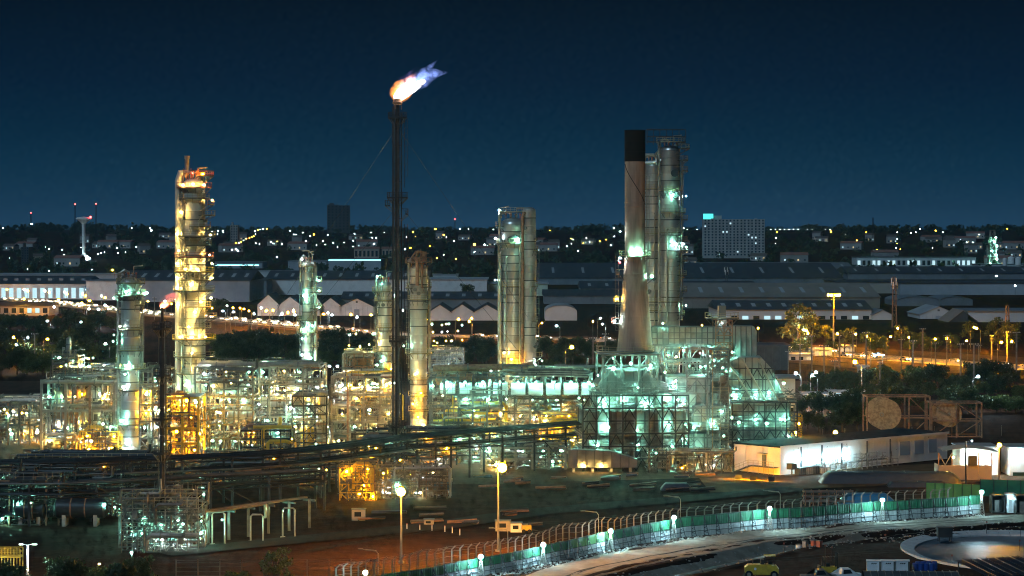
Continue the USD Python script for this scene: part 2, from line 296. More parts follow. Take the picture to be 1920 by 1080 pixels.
# ---------------------------------------------------------------- far and middle distance: sheds, houses, city
def shed(label, x0, x1, ytop, ybase, depth, wall, roof, shape='ridge', group=None, panels=0, name='warehouse', cat='warehouse', wins=None, rise=None, vents=0, door=None, strip=None):
    Y = Yg(ybase); s = Y / F; W, h = (x1 - x0) * s, (ybase - ytop) * s; z0 = float(gz(Y)); o = (PX(x0, Y), Y, z0 - .5)
    t = thing(name, label, cat, o, 0, group)
    m = MB(); y0 = 0 if not panels else .12
    if shape == 'gable':
        rise = rise or h * .45; hw = h - rise
        m.addp([(0, 0, 0), (W, 0, 0), (W, 0, hw), (W / 2, 0, h), (0, 0, hw)], [5], [0, 1, 2, 3, 4]); m.addp([(0, depth, 0), (W, depth, 0), (W, depth, hw), (W / 2, depth, h), (0, depth, hw)], [5], [4, 3, 2, 1, 0])
        m.add([(0, 0, 0), (0, 0, hw), (0, depth, hw), (0, depth, 0)], [[0, 1, 2, 3]]).add([(W, 0, 0), (W, 0, hw), (W, depth, hw), (W, depth, 0)], [[3, 2, 1, 0]])
        r = MB(); e = .5
        for sg in (0, 1):
            a, b = (-e, hw - e * rise / (W / 2)), (W / 2, h)
            if sg: a = (W - a[0], a[1])
            q = [(a[0], -e, a[1] + .05), (b[0], -e, b[1] + .05), (b[0], depth + e, b[1] + .05), (a[0], depth + e, a[1] + .05)]
            r.add(q + [(x, y, z + .3) for x, y, z in q], MB.BF)
    elif shape == 'arch':
        rise = rise or h * .4; hw = h - rise; m.box((0, 0, 0), (W, depth, hw)); t_ = np.linspace(0, PI, 13)
        pts = [(W / 2 - W / 2 * math.cos(a), hw + rise * math.sin(a)) for a in t_]
        m.addp([(x, 0, z) for x, z in pts], [13], list(range(13))[::-1])
        r = MB(); V = [(x, -.5, z + .1) for x, z in pts] + [(x, depth, z + .1) for x, z in pts]; r.add(V, [[i, i + 13, i + 14, i + 1] for i in range(12)])
    else:
        m.box((0, y0, 0), (W, depth, h)); rise = rise or depth * .07; r = MB(); e = .8
        if shape == 'ridge':
            V = [(-e, -e, h + .02), (W + e, -e, h + .02), (W + e, depth / 2, h + rise), (-e, depth / 2, h + rise), (W + e, depth + e, h + .02), (-e, depth + e, h + .02)]
            r.addp(V, [4, 4, 3, 3, 4], [0, 1, 2, 3, 3, 2, 4, 5, 0, 3, 5, 1, 4, 2, 0, 5, 4, 1])
        else:
            r.box((-e, -e, h + .02), (W + e, depth + e, h + .5))
    build(m, 'wall', wall, t); rf = build(r, 'roof', roof, t)
    for k in range(panels):
        build(MB().box((W * k / panels + .06, 0, .1), (W * (k + 1) / panels - .06, .1, h - .1)), 'wall_panel', wall, t)
    for k in range(vents):
        x = W * (k + .5) / vents; build(MB().box((x - 1.3, depth * .2, h + rise * .3), (x + 1.3, depth * .2 + 2.5, h + rise * .4 + 1.6)), 'roof_vent', 'roof_grey', rf)
    if shape == 'ridge' and W > 70:
        for k in range(10):
            x = W * (k + .5) / 10; a, b = depth * .16, depth * .34; za, zb = h + rise * .32 + .12, h + rise * .68 + .12; build(MB().addp([(x - 1.1, a, za), (x + 1.1, a, za), (x + 1.1, b, zb), (x - 1.1, b, zb)], [4], [0, 1, 2, 3]), 'rooflight', 'roof_light', rf)
    if shape == 'gable' and W > 18:
        build(MB().box((W * .42, -.12, .3), (W * .58, -.03, hw * .75)), 'sliding_door', 'shed_wall_grey', t); build(MB().box((W * .47, -.12, hw + (h - hw) * .45), (W * .53, -.03, hw + (h - hw) * .7)), 'louvre', 'steel_grey', t)
        for q in range(1, 6): build(MB().box((W * q / 6 - .06, -.08, 0), (W * q / 6 + .06, -.02, hw)), 'sheet_joint', 'shed_wall_grey', t)
    if strip: build(MB().box((W * strip[0], -.14, h * strip[1]), (W * strip[2], -.02, h * strip[3])), 'light_strip', 'lit_strip', t)
    if wins:
        n, zz0, zz1, lit, mw, sd = wins; rn = random.Random(sd)
        for k in range(n):
            xa = W * (k + .22) / n; xb = W * (k + .78) / n
            build(MB().box((xa, -.10, h * zz0), (xb, -.02, h * zz1)), 'window', mw if rn.random() < lit else 'pane_dark', t)
    if door:
        for d in door: build(MB().box((W * d - 2.2, -.16, .5), (W * d + 2.2, -.03, min(5.5, h * .7))), 'roller_door', 'shed_wall_grey', t)
    return t
S = shed
# left
S('long low warehouse with blue-lit fascia and glazed lit wall at far left', -30, 160, 531, 561, 70, 'shed_wall', 'roof_dark', 'ridge', None, 0, wins=(13, .12, .75, 1, 'lit_window', 3), vents=9)
S('long pale-blue roofed warehouse behind the glazed one at far left', -40, 250, 514, 529, 60, 'shed_wall', 'roof_light', 'flat')
S('bright white panelled shed behind the highway lamps at left', 161, 224, 526, 563, 60, 'white_wall', 'roof_grey', 'flat', None, 7)
S('wide grey warehouse behind the tallest left column', 224, 468, 525, 566, 90, 'shed_wall_grey', 'roof_dark', 'ridge', None, 12)
S('dark two-storey office with lit windows at the left edge', -40, 92, 572, 592, 28, 'house_wall', 'roof_dark', 'ridge', None, 0, 'office_building', 'office', wins=(9, .35, .8, .7, 'lit_window', 5))
S('dark narrow warehouse with a shaded front between grey and white walls', 466, 500, 524, 556, 80, 'roof_grey', 'roof_dark', 'flat')
S('long white warehouse spanning the view behind the flare stack', 498, 803, 523, 553, 85, 'white_wall', 'roof_dark', 'ridge', None, 14)
S('tall white warehouse between the flare stack and the twin column', 803, 913, 523, 556, 70, 'white_wall', 'roof_light', 'flat', None, 5)
S('pale green lit shed right of the white warehouse', 913, 1027, 531, 555, 50, 'shed_wall_green', 'roof_light', 'flat', None, 5)
S('flat pale annex on top of the white warehouse row', 806, 858, 514, 524, 30, 'shed_wall', 'roof_light', 'flat')
S('grey storage hall with teal-lit eaves, left of two behind the slim column', 540, 612, 489, 508, 80, 'shed_wall_grey', 'roof_grey', 'flat', None, 5)
S('grey storage hall with teal-lit eaves, right of two behind the slim column', 616, 714, 486, 509, 80, 'shed_wall_grey', 'roof_grey', 'flat', None, 6, strip=(0, .93, 1, 1.0))
S('low hall with a teal strip of roof lights left of the slim column', 398, 492, 491, 503, 60, 'shed_wall_grey', 'roof_grey', 'flat', strip=(.02, .45, .93, .62))
S('pale flat-roofed hall behind the grey warehouse', 398, 580, 508, 521, 40, 'shed_wall', 'roof_light', 'flat')
for k, (a, b, yt) in enumerate([(483, 523, 551), (521, 566, 555), (583, 607, 558), (600, 640, 557), (638, 700, 558)]):
    S(['tall white gabled shed, left end of the row behind the slim column', 'white gabled shed left of the slim column, second in its row', 'white gabled shed half hidden by the slim column',
       'white gabled shed just right of the slim column', 'wide white gabled shed left of the flare stack'][k], a, b, yt, 592, 45, 'white_wall', 'roof_dark', 'gable', 'white gabled sheds', name='gabled_shed', cat='shed')
for k, (a, b, yt) in enumerate([(804, 846, 570), (845, 888, 569), (888, 938, 570)]):
    S(f'white gabled shed right of the rusty-topped column, {nth(k, 3)} of three', a, b, yt, 601, 45, 'shed_wall', 'roof_dark', 'gable', 'white gabled sheds', name='gabled_shed', cat='shed')
S('pale barrel-roofed building right of the twin column', 1022, 1082, 571, 601, 40, 'shed_wall', 'roof_light', 'arch')
S('long dark-roofed hall behind the white gabled sheds', 640, 945, 559, 580, 55, 'roof_grey', 'roof_dark', 'ridge')
# right
S('long dark roof with a pale lit fascia strip behind the heater ducts', 1346, 1634, 579, 599, 60, 'shed_wall', 'roof_dark', 'ridge', None, 0, wins=(14, .1, .42, .4, 'lit_window', 8))
S('long tan-roofed warehouse behind the pale fascia building', 1262, 1650, 556, 578, 110, 'roof_tan', 'roof_tan', 'ridge')
S('beige walled warehouse left of the lattice mast', 1570, 1688, 528, 550, 80, 'shed_wall_tan', 'roof_dark', 'flat', None, 6)
S('long bluish warehouse running out of the picture at right', 1688, 1990, 530, 553, 80, 'shed_wall_grey', 'roof_dark', 'flat', None, 14)
S('arch-roofed grey hall right of the lattice mast, left of two', 1682, 1762, 555, 574, 50, 'roof_grey', 'roof_grey', 'arch')
S('arch-roofed grey hall right of the lattice mast, right of two', 1763, 1824, 555, 573, 50, 'roof_grey', 'roof_grey', 'arch')
S('white gabled shed with broad front right of the lattice mast', 1725, 1795, 574, 598, 40, 'shed_wall', 'roof_light', 'gable', name='gabled_shed', cat='shed', rise=4)
S('small pale gabled shed left of the lattice mast', 1637, 1674, 580, 600, 30, 'shed_wall', 'roof_grey', 'gable', name='gabled_shed', cat='shed')
S('dark shed with a steep brown roof at right', 1778, 1834, 581, 604, 30, 'roof_dark', 'roof_tan', 'gable', name='gabled_shed', cat='shed', rise=6)
S('long bluish shed at the right edge behind the lamps', 1815, 1990, 582, 604, 40, 'shed_wall', 'roof_grey', 'flat', None, 8)
S('very long dark warehouse roof across the middle distance at right', 1010, 1580, 520, 534, 170, 'roof_grey', 'roof_dark', 'ridge')
S('dark brown hall below the very long roof', 1090, 1420, 540, 556, 70, 'shed_wall_tan', 'roof_dark', 'ridge')
S('dark low hall in front of the brown hall', 1020, 1170, 553, 570, 50, 'roof_grey', 'roof_dark', 'ridge')
S('dark grey roofed hall left of the chimney', 1010, 1172, 505, 517, 60, 'roof_grey', 'roof_grey', 'ridge')
S('wide low hall behind the very long roof', 1290, 1600, 503, 514, 90, 'roof_tan', 'roof_grey', 'ridge')
S('dark hall in front of the lit window building', 1590, 1990, 512, 524, 90, 'roof_grey', 'roof_dark', 'ridge')
S('long institute building with a row of lit windows at far right', 1606, 1830, 482, 501, 40, 'shed_wall', 'roof_grey', 'flat', None, 0, 'institute_building', 'building', wins=(24, .25, .7, .55, 'lit_window', 11))
S('small house with a pale gable in front of the institute building', 1738, 1770, 497, 511, 20, 'shed_wall_tan', 'roof_tan', 'gable', None, 0, 'gabled_house', 'house')
for k, (a, b) in enumerate([(664, 710), (716, 742)]):
    S('red-roofed apartment terrace left of the flare stack' if k == 0 else 'red-roofed apartment terrace half hidden by the flare stack', a, b, 466, 484, 30, 'shed_wall_tan', 'roof_red', 'ridge', 'red-roofed terraces', 0, 'apartment_terrace', 'building', wins=(6 - 2 * k, .2, .8, .1, 'lit_window_warm', k), rise=3)
# apartment block on the hill
def apartment(label, x0, x1, ytop, ybase, Y, floors, bays, sign=None, lit=.025, seed=1, wall='block_wall', name='apartment_block'):
    s = Y / F; W = (x1 - x0) * s; z0 = float(gz(Y)) - 1; z1 = PZ(ytop, Y); h = z1 - z0; t = thing(name, label, 'building', (PX(x0, Y), Y, z0)); rn = random.Random(seed)
    m = MB().box((0, 1.0, 0), (W, 26, h)); build(m, 'wall', wall, t); build(MB().box((W * .1, 4, h), (W * .3, 14, h + 5)), 'lift_house', wall, t)
    fh = h / floors
    for k in range(bays):
        if k % 2 == 0: build(MB().box((W * k / bays + .3, 0, 0), (W * (k + 1) / bays - .3, 1, h * rn.uniform(.96, 1.03))), 'bay', wall, t)
    for i in range(1, floors):
        for k in range(bays):
            y = -.08 if k % 2 == 0 else .92
            build(MB().box((W * (k + .28) / bays, y, fh * (i + .25)), (W * (k + .72) / bays, y + .3, fh * (i + .8))), 'window', 'lit_window' if rn.random() < lit else 'pane_dark', t)
    if sign: build(MB().box((W * sign[0], .2, h + .1), (W * sign[1], 6, h + sign[2])), 'roof_sign', 'lit_sign', t)
    return t
apartment('white apartment block with teal-lit roof sign on the hill at right', 1319, 1434, 411, 468, 3300, 14, 17, (0, .16, 7.5))
apartment('dark round-shouldered office tower on the skyline left of the flare stack', 613, 655, 385, 420, 5200, 10, 6, None, .0, 2, 'roof_dark', 'office_tower')
apartment('slim pale tower block in the hill trees right of the tallest left column', 432, 446, 422, 450, 4200, 7, 3, None, .05, 4, 'house_wall', 'tower_block')
apartment('dark slab building on the left hillside', 40, 54, 463, 500, 2900, 8, 3, None, .0, 5, 'roof_dark', 'tower_block')
# houses of the hillside city
rn = random.Random(77); HN = 0
hs = []
for k in range(95):
    px = rn.uniform(-10, 1930); py = rn.choice([rn.uniform(446, 470), rn.uniform(452, 500)])
    if 1300 < px < 1450 and py < 480 or 600 < px < 1000 and py > 484 or 380 < px < 600 and py > 482: continue
    hs.append((px, py))
hs.sort()
HOUSES = []
for v in range(3):
    w_, d_, h_ = ((22, 14, 7), (34, 16, 10), (16, 12, 12))[v]
    t = thing('city_house', 'x', 'house', (0, 0, 0), 0, 'houses of the far city', 1.0)
    build(MB().box((-w_ / 2, 0, -3), (w_ / 2, d_, h_)), 'wall', 'house_wall', t); r = MB(); e = .6
    V = [(-w_ / 2 - e, -e, h_), (w_ / 2 + e, -e, h_), (w_ / 2 + e, d_ / 2, h_ + 3.5), (-w_ / 2 - e, d_ / 2, h_ + 3.5), (w_ / 2 + e, d_ + e, h_), (-w_ / 2 - e, d_ + e, h_)]
    build(r.addp(V, [4, 4, 3, 3], [0, 1, 2, 3, 3, 2, 4, 5, 0, 3, 5, 1, 4, 2]), 'roof', 'house_roof' if v != 1 else 'roof_red', t)
    for k in range(4):
        x = -w_ / 2 + w_ * (k + .5) / 4; build(MB().box((x - 1, -.15, 2.5), (x + 1, -.02, 4.8)), 'window', 'lit_window' if (k + v) % 4 == 1 else ('lit_window_warm' if (k + v) % 4 == 3 else 'pane_dark'), t)
    HOUSES.append(t)
for k, (px, py) in enumerate(hs):
    g = G(px, py); v = k % 3
    where = 'left of the tallest column' if px < 330 else 'between tallest column and flare stack' if px < 740 else 'between the flare stack and the chimney' if px < 1170 else 'right of the chimney' if px < 1460 else 'at far right'
    place(HOUSES[v], FIRST, f'{["small dim", "long red-roofed", "tall narrow dim"][v]} house on the far hill {where}', g, rn.uniform(-.5, .5))
# towers, masts and tanks far away
Y = 3200; b = np.array([PX(157, Y), Y, float(gz(Y))]); t = thing('water_tower', 'white-lit mushroom water tower on the left hillside', 'water tower', b)
zt = PZ(409, Y) - b[2]; build(MB().lathe([(0, zt + 2), (9, zt + 1), (11, zt - 1), (5, zt - 5), (2.6, zt - 8), (2.2, 8), (6, 6), (6.5, 0)], 16), 'tower_shell', 'white_wall', t, 30)
lamp(t, (-9, -7, 3), 'W', 1.3); lamp(t, (9, -7, 2.6), 'W', 1.1); lamp(t, (10, -5, zt + 1.5), 'R', 1.6)
def mast(label, px, ytop, ybase, Y, w, red=True, lattice=True, name='lattice_mast', matn='steel_dark', lampR=1.2, antennas=False):
    b = np.array([PX(px, Y), Y, float(gz(Y))]); h = PZ(ytop, Y) - b[2]; t = thing(name, label, 'mast', b); w0 = w * Y / F / 2
    c = [(-1, -1), (1, -1), (1, 1), (-1, 1)]; n = max(6, int(h / (w0 * 3.2))); tw = .45
    for k in range(4): build(MB().bar((c[k][0] * w0, c[k][1] * w0, -1), (c[k][0] * w0 * tw, c[k][1] * w0 * tw, h), w0 * .22), 'leg', matn, t)
    for i in range(n):
        za, zb = h * i / n, h * (i + 1) / n; fa, fb = w0 * (1 - (1 - tw) * i / n), w0 * (1 - (1 - tw) * (i + 1) / n); m = MB()
        for k in range(4):
            d = c[(k + 1) % 4]; e = c[k] if i % 2 else d; f_ = d if i % 2 else c[k]
            m.bar((e[0] * fa, e[1] * fa, za), (f_[0] * fb, f_[1] * fb, zb), w0 * .12).bar((c[k][0] * fb, c[k][1] * fb, zb), (d[0] * fb, d[1] * fb, zb), w0 * .12)
        build(m, 'lattice_bay', matn, t)
    if antennas:
        for k in range(6):
            a = k * PI / 3; build(MB().box((math.cos(a) * w0 * 1.2 - .25, math.sin(a) * w0 * 1.2 - .25, h - 6 + (k % 2) * 2), (math.cos(a) * w0 * 1.2 + .25, math.sin(a) * w0 * 1.2 + .25, h - 2.5 + (k % 2) * 2)), 'antenna', 'white_wall', t)
        build(MB().lathe([(w0 * .3, h - 5), (w0 * 1.5, h - 5), (w0 * 1.5, h - 4.7), (w0 * .3, h - 4.7)], 12), 'antenna_platform', matn, t)
    if red: lamp(t, (0, 0, h), 'R', lampR)
    return t
mast('thin radio mast with a red top light left of the water tower', 141, 383, 440, 4200, 3, lampR=1.5); mast('thin radio mast with a red top light right of the water tower', 180, 382, 440, 4200, 3, lampR=1.5)
mast('thin mast with a red light at the far left hill', 58, 399, 440, 4300, 3, lampR=1.3); mast('small mast with a red light right of the flare stack', 853, 411, 440, 4600, 3, lampR=1.3)
mast('brown lattice phone mast with antennas behind the orange lamps', 1677, 519, 612, Yg(614), 9, False, antennas=True, matn='steel_rust')
mast('slim lattice mast in the middle distance left of the phone mast', 1362, 500, 548, Yg(548), 6, False, matn='steel_grey', antennas=True)
mast('lattice pylon at the right edge', 1889, 573, 640, Yg(650), 9, False, matn='steel_rust')
mast('dark lattice mast on the skyline at right', 1637, 408, 440, 4300, 4, False)
t = mast('teal-lit process tower of a distant plant at far right', 1861, 432, 505, Yg(506), 17, False, name='distant_process_tower', matn='steel_pale')
h = PZ(432, Yg(506)) - float(gz(Yg(506)))
for k in range(8): lamp(t, (rn.uniform(-5, 5), -6.5, h * (.05 + .11 * k)), 'T', .9)
for k in range(5): build(MB().box((-7, -7, h * (.15 + .17 * k)), (7, 7, h * (.15 + .17 * k) + .5)), 'platform', 'steel_grey', t)
for k, (px, w_) in enumerate([(1896, 12), (1909, 11), (1884, 8)]):
    Y = Yg(511 + k); s_ = Y / F; t = thing('storage_silo', f'pale lit silo at the right edge, {nth(k, 3) if k != 2 else "smallest"} of three', 'silo', (PX(px, Y), Y, float(gz(Y))), 0, 'silos at the right edge')
    r_ = w_ * s_ / 2; hh = 28 * s_; build(MB().lathe([(r_, 0), (r_, hh), (r_ * .3, hh + r_ * .4), (0, hh + r_ * .42)], 18), 'silo_shell', 'white_wall', t, 30); build(MB().lathe([(r_ + .3, hh * .5), (r_ + .3, hh * .5 + .5), (r_, hh * .5 + .5)], 18), 'ring', 'steel_grey', t)
S('low lit shed of the distant plant at far right', 1835, 1990, 495, 512, 40, 'shed_wall', 'roof_grey', 'flat', wins=(8, .3, .7, .8, 'lit_strip', 4))
# ---------------------------------------------------------------- trees
def cards(mb, c, r, n, size, rg, flat=.75):
    d = rg.normal(size=(n, 3)); d /= np.linalg.norm(d, axis=1, keepdims=True); p = np.asarray(c) + d * (rg.random((n, 1)) ** .45) * np.asarray(r)
    a = rg.normal(size=(n, 3)); a /= np.linalg.norm(a, axis=1, keepdims=True); b = np.cross(a, rg.normal(size=(n, 3))); b /= np.linalg.norm(b, axis=1, keepdims=True)
    s = size * (.6 + .8 * rg.random((n, 1))); V = np.stack([p - a * s - b * s * .6, p + a * s * .2 - b * s * .8, p + a * s + b * s * .5, p - a * s * .3 + b * s * .7], 1).reshape(-1, 3)
    return mb.add(V, np.arange(4 * n).reshape(n, 4))
TREES = []
for v, (lab, leaf, lobes, tall) in enumerate([('dense dark', 'leaf_dark', 15, 1.0), ('spreading', 'leaf_mid', 12, .8), ('loose pale', 'leaf_pale', 9, 1.25)]):
    rg = np.random.default_rng(40 + v); t = thing('broadleaf_tree', 'x', 'tree', (0, 0, 0), 0, 'x', 1.0)
    tr = MB().tube([(0, 0, -.6), (.15, .05, 1.6), (-.1, .1, 3.4), (.1, 0, 6.0 * tall)], [.34, .27, .2, .07], 7); cr = MB()
    for k in range(lobes):
        a = k * 2.4; rr = (1.1 + 2.5 * rg.random()) * (1.25 if v == 1 else 1); z = tall * (3.2 + 5.6 * (k / lobes)) * (.8 if v == 1 else 1); c = np.array([rr * math.cos(a), rr * math.sin(a), z])
        tr.tube([(0, 0, z * .5), c * (.5, .5, .82), c], [.13, .08, .03], 5); cards(cr, c, (1.9, 1.9, 1.35), 85, .34, rg)
    build(tr, 'trunk', 'bark', t); build(cr, 'crown', leaf, t); TREES.append(t)
rn = random.Random(5)
WOODS = [('in the dark wood left of the plant', -15, 225, [(622, 11), (652, 11), (676, 11), (702, 9)], .95), ('in the wood between small flare and slim column', 400, 560, [(654, 9), (672, 8), (690, 6)], .9),
         ('behind the plant between slim column and flare stack', 595, 715, [(664, 7), (678, 6), (692, 5)], .85), ('behind the plant left of the twin column', 805, 935, [(673, 7), (684, 5)], .8),
         ('behind the plant between twin column and chimney', 1010, 1160, [(678, 8), (698, 5)], .75), ('in the dark grove right of the heaters', 1495, 1620, [(742, 6), (778, 6), (808, 4)], .62),
         ('in the dark grove behind the caged drums', 1610, 1925, [(722, 11), (748, 11), (775, 9)], .66), ('along the orange-lit road at right', 1470, 1930, [(648, 10), (660, 9)], .8)]
for wk, (where, x0, x1, rows, sc) in enumerate(WOODS):
    for ri, (py, n) in enumerate(rows):
        for k in range(n):
            px = x0 + (x1 - x0) * (k + .5 + rn.uniform(-.4, .4)) / n; v = rn.choice([0, 0, 1]) if wk != 7 else rn.choice([1, 2, 2])
            place(TREES[v], FIRST, f'{["dense dark", "spreading", "loose pale"][v]} tree {where}, {(["back", "front"] if len(rows) == 2 else ["back", "middle", "front"] if len(rows) == 3 else ["rearmost", "second", "third", "front"])[ri]} row', G(px, py + rn.uniform(-4, 4)), rn.uniform(0, 6), 'trees ' + where, sc * rn.uniform(.75, 1.3))
for px, py, sc, v, lab in [(1497, 662, 1.7, 2, 'tall loose tree lit orange at the left end of the right road'), (1513, 660, 1.25, 2, 'loose tree lit orange beside the tallest lit tree'), (1582, 734, 1.0, 1, 'round green lit tree left of the big orange lamp'),
                           (1655, 742, .8, 2, 'orange-lit bush-like tree right of the big orange lamp'), (1845, 722, .8, 1, 'green-lit tree beside the white lamp at right'), (875, 560, 1.1, 0, 'dark tree in front of the tall white warehouse'),
                           (383, 596, 1.1, 0, 'dark tree right of the tallest column by the grey warehouse'), (412, 590, 1.0, 0, 'second dark tree by the grey warehouse')]:
    place(TREES[v], FIRST, lab, G(px, py), 1.0, None, sc)
for k, (px, py, sc) in enumerate([(20, 1140, .6), (75, 1132, .55), (130, 1128, .62), (180, 1130, .62), (232, 1134, .6), (285, 1136, .55), (105, 1100, .42), (190, 1098, .42), (262, 1102, .45)]):
    place(TREES[k % 2], FIRST, f'dark foreground tree at bottom left, {nth(k, 9) if k < 6 else ["farther one left", "farther one middle", "farther one right"][k - 6]} of the clump', G(px, py), k * 1.3, 'trees at the bottom left', sc)
place(TREES[2], FIRST, 'pale green bush at the bottom edge near the wire fence', G(518, 1106), 0, None, .5); place(TREES[1], FIRST, 'dark bush at the bottom edge left of the pale one', G(452, 1108), 2, None, .42)
# woods on the far hills: nobody could count them
rg = np.random.default_rng(8); wood = MB()
for k in range(1500):
    if k < 620: Y = rg.uniform(5200, 6100); x = rg.uniform(-1.0, 1.0) * .235 * Y
    else: Y = rg.uniform(2300, 5200); x = rg.uniform(-1, 1) * .23 * Y
    px = 960 + x * F / Y; top = 1 + .9 * (px < 330) * max(0, math.sin((px + 40) / 120)) + .7 * math.exp(-((px - 650) / 60) ** 2) + .6 * math.exp(-((px - 1120) / 60) ** 2) + .4 * (px > 1480)
    h = rg.uniform(6, 11) * (top if k < 620 else 1); cards(wood, (x, Y, float(gz(Y)) + h * .45), (h * .7, h * .6, h * .6), 26, h * .24, rg)
tag(build(wood, 'distant_wood', 'leaf_dark'), kind='stuff')
# ---------------------------------------------------------------- street lamps
def lamp_proto(name, hgt, arm, kind, R, cat='street lamp', double=False, pole='steel_grey'):
    t = thing(name, 'x', cat, (0, 0, 0), 0, 'x', 1.0)
    build(MB().tube([(0, 0, -.5), (0, 0, hgt)], [.13, .08], 7), 'pole', pole, t)
    for sg in ((1, -1) if double else (1,)):
        if arm: build(MB().tube([(0, 0, hgt - .05), (sg * arm * .4, 0, hgt + .35), (sg * arm, 0, hgt + .45)], .05, 5), 'arm', pole, t)
        x = sg * arm; h = build(MB().box((x - .45, -.18, hgt + .42 + R * 1.6), (x + .45, .18, hgt + .60 + R * 1.6)), 'lamp_head', 'steel_dark', t); build(MB().ico((x, 0, hgt + .4 + R * .6), R, 0), 'bulb', LM[kind], h)
    return t
LP = {'s': lamp_proto('street_lamp', 8.6, 1.4, 's', .42), 'w': lamp_proto('street_lamp', 8.6, 1.4, 'w', .38), 'd': lamp_proto('double_street_lamp', 8.6, 1.3, 'w', .3, 'street lamp', True)}
def at_height(px, py, h, cap=5300):
    Y = np.interp(-py, -(HOR + (EYE - gz(_ys) - h) * F / _ys), _ys); Y = min(float(Y), cap); return np.array([PX(px, Y), Y, float(gz(Y))])
STREET = [('s', 'above the highway at far left', [(50, 562), (105, 563), (163, 565), (158, 569)]), ('w', 'above the highway at far left', [(107, 576), (192, 573), (162, 580), (190, 581)]),
  ('w', 'along the highway right of the tallest column', [(423, 584), (432, 586), (482, 589), (523, 589), (559, 592), (617, 592), (675, 596)]), ('s', 'along the highway right of the tallest column', [(442, 578), (452, 580), (472, 584), (493, 584), (505, 583), (534, 587), (556, 585), (601, 590), (664, 591)]),
  ('s', 'along the highway behind the middle of the plant', [(810, 599), (854, 600), (886, 604), (1010, 607)]), ('w', 'behind the plant beside the chimney', [(1120, 598), (1050, 612), (1136, 609)]),
  ('s', 'along the lit road at right', [(1522, 626), (1563, 627), (1632, 632), (1663, 633), (1690, 617), (1746, 637), (1783, 636), (1820, 615), (1838, 617), (1870, 643), (1905, 642)]), ('w', 'along the lit road at right', [(1514, 620), (1655, 666), (1632, 668)]),
  ('w', 'in the dark wood left of the plant', [(205, 646), (45, 634), (95, 603), (146, 605), (38, 648)]), ('s', 'in the dark wood left of the plant', [(33, 634), (82, 637)]),
  ('s', 'beside the plant', [(215, 514), (1060, 673), (1616, 703)]), ('w', 'in the car park right of the heaters', [(1824, 708), (1520, 700), (1533, 706), (1502, 702)])]
for kind, where, pts in STREET:
    pts = sorted(pts); nm = 'orange' if kind == 's' else 'white'
    for k, (px, py) in enumerate(pts): place(LP[kind], FIRST, f'{nm} street lamp {where}, {nth(k, len(pts))}', at_height(px, py, 9.0), 0 if k % 2 else PI, f'{nm} street lamps {where}', 1.35 if where == 'beside the plant' else 1)
for k, (px, py) in enumerate([(625, 682), (832, 682), (885, 688), (928, 690), (1018, 686), (700, 679)]): place(LP['d'], FIRST, f'double-armed white lamp behind the plant, {nth(k if k < 5 else 1, 6) if k != 5 else "just left of the flare stack"}', at_height(px, py, 9.0), 0, 'double lamps behind the plant', .9)
Y = Yg(648); t = thing('high_mast_lamp', 'tall orange high-mast lamp above the trees at right', 'high mast lamp', G(1563, 648)); h = PZ(550, Y)
build(MB().tube([(0, 0, -.5), (0, 0, h)], [.45, .2], 10), 'pole', 'steel_pale', t); build(MB().lathe([(.3, h - .4), (2.2, h - .3), (2.2, h + .1), (.3, h + .3)], 12), 'lamp_ring', 'steel_grey', t)
for k in range(6): lamp(t, (2.2 * math.cos(k * PI / 3), 2.2 * math.sin(k * PI / 3), h - .7), 's', .6)
# distant lamps of the city
LPF = {}
for kd, nm in (('f', 'white'), ('o', 'amber')):
    t = thing('distant_lamp', 'x', 'lamp', (0, 0, 0), 0, 'x', 1.0); build(MB().tube([(0, 0, -1), (0, 0, 7)], .12, 5), 'pole', 'steel_dark', t); build(MB().ico((0, 0, 7.3), .85, 0), 'bulb', LM[kd], t); LPF[kd] = t
FAR = []
def zz(x0, y0, s, kind, lst, sc=1.0):
    for a in lst: FAR.append((x0 + a[0] / s, y0 + a[1] / s, kind, sc))
zz(400, 400, 4.5, 'o', [(190, 245)], 1.8); zz(400, 400, 4.5, 'o', [(232, 240), (280, 213), (305, 208), (325, 200), (340, 195), (375, 147), (450, 138), (540, 235)], 1.2); zz(400, 400, 4.5, 'o', [(848, 180)], 1.7)
zz(400, 400, 4.5, 'f', [(215, 248), (255, 228), (355, 178), (350, 155), (395, 142), (420, 138), (40, 152), (85, 165), (358, 250), (390, 255), (158, 298), (190, 293), (208, 310), (485, 240), (505, 252), (578, 256), (648, 152), (678, 180), (698, 182), (755, 167), (818, 193), (680, 248), (695, 248), (780, 232), (812, 265), (870, 265), (925, 232), (945, 260), (965, 185), (1012, 247), (1048, 280), (1105, 243), (1180, 230), (1195, 180), (1180, 275), (1335, 205), (1375, 208), (1355, 258), (1330, 165)])
zz(400, 400, 4.5, 'f', [(535, 350)], 1.5)
zz(660, 400, 3.376, 'f', [(15, 130), (205, 125), (130, 155), (155, 155), (140, 190), (85, 175), (345, 152), (598, 152), (645, 175), (580, 255), (683, 103), (738, 104), (895, 107), (777, 237), (912, 425), (1255, 175), (1360, 205), (1390, 190), (1400, 165)])
zz(660, 400, 3.376, 'f', [(335, 215), (858, 198), (840, 190), (1335, 510), (320, 520)], 1.9); zz(660, 400, 3.376, 'o', [(388, 120), (580, 138), (370, 210), (537, 267), (657, 270)], 1.6); zz(660, 400, 3.376, 'o', [(402, 148), (493, 204), (1253, 112), (1385, 160)]); zz(660, 400, 3.376, 'o', [(527, 105)], 2.1); zz(660, 400, 3.376, 'o', [(775, 172)], 3.4)
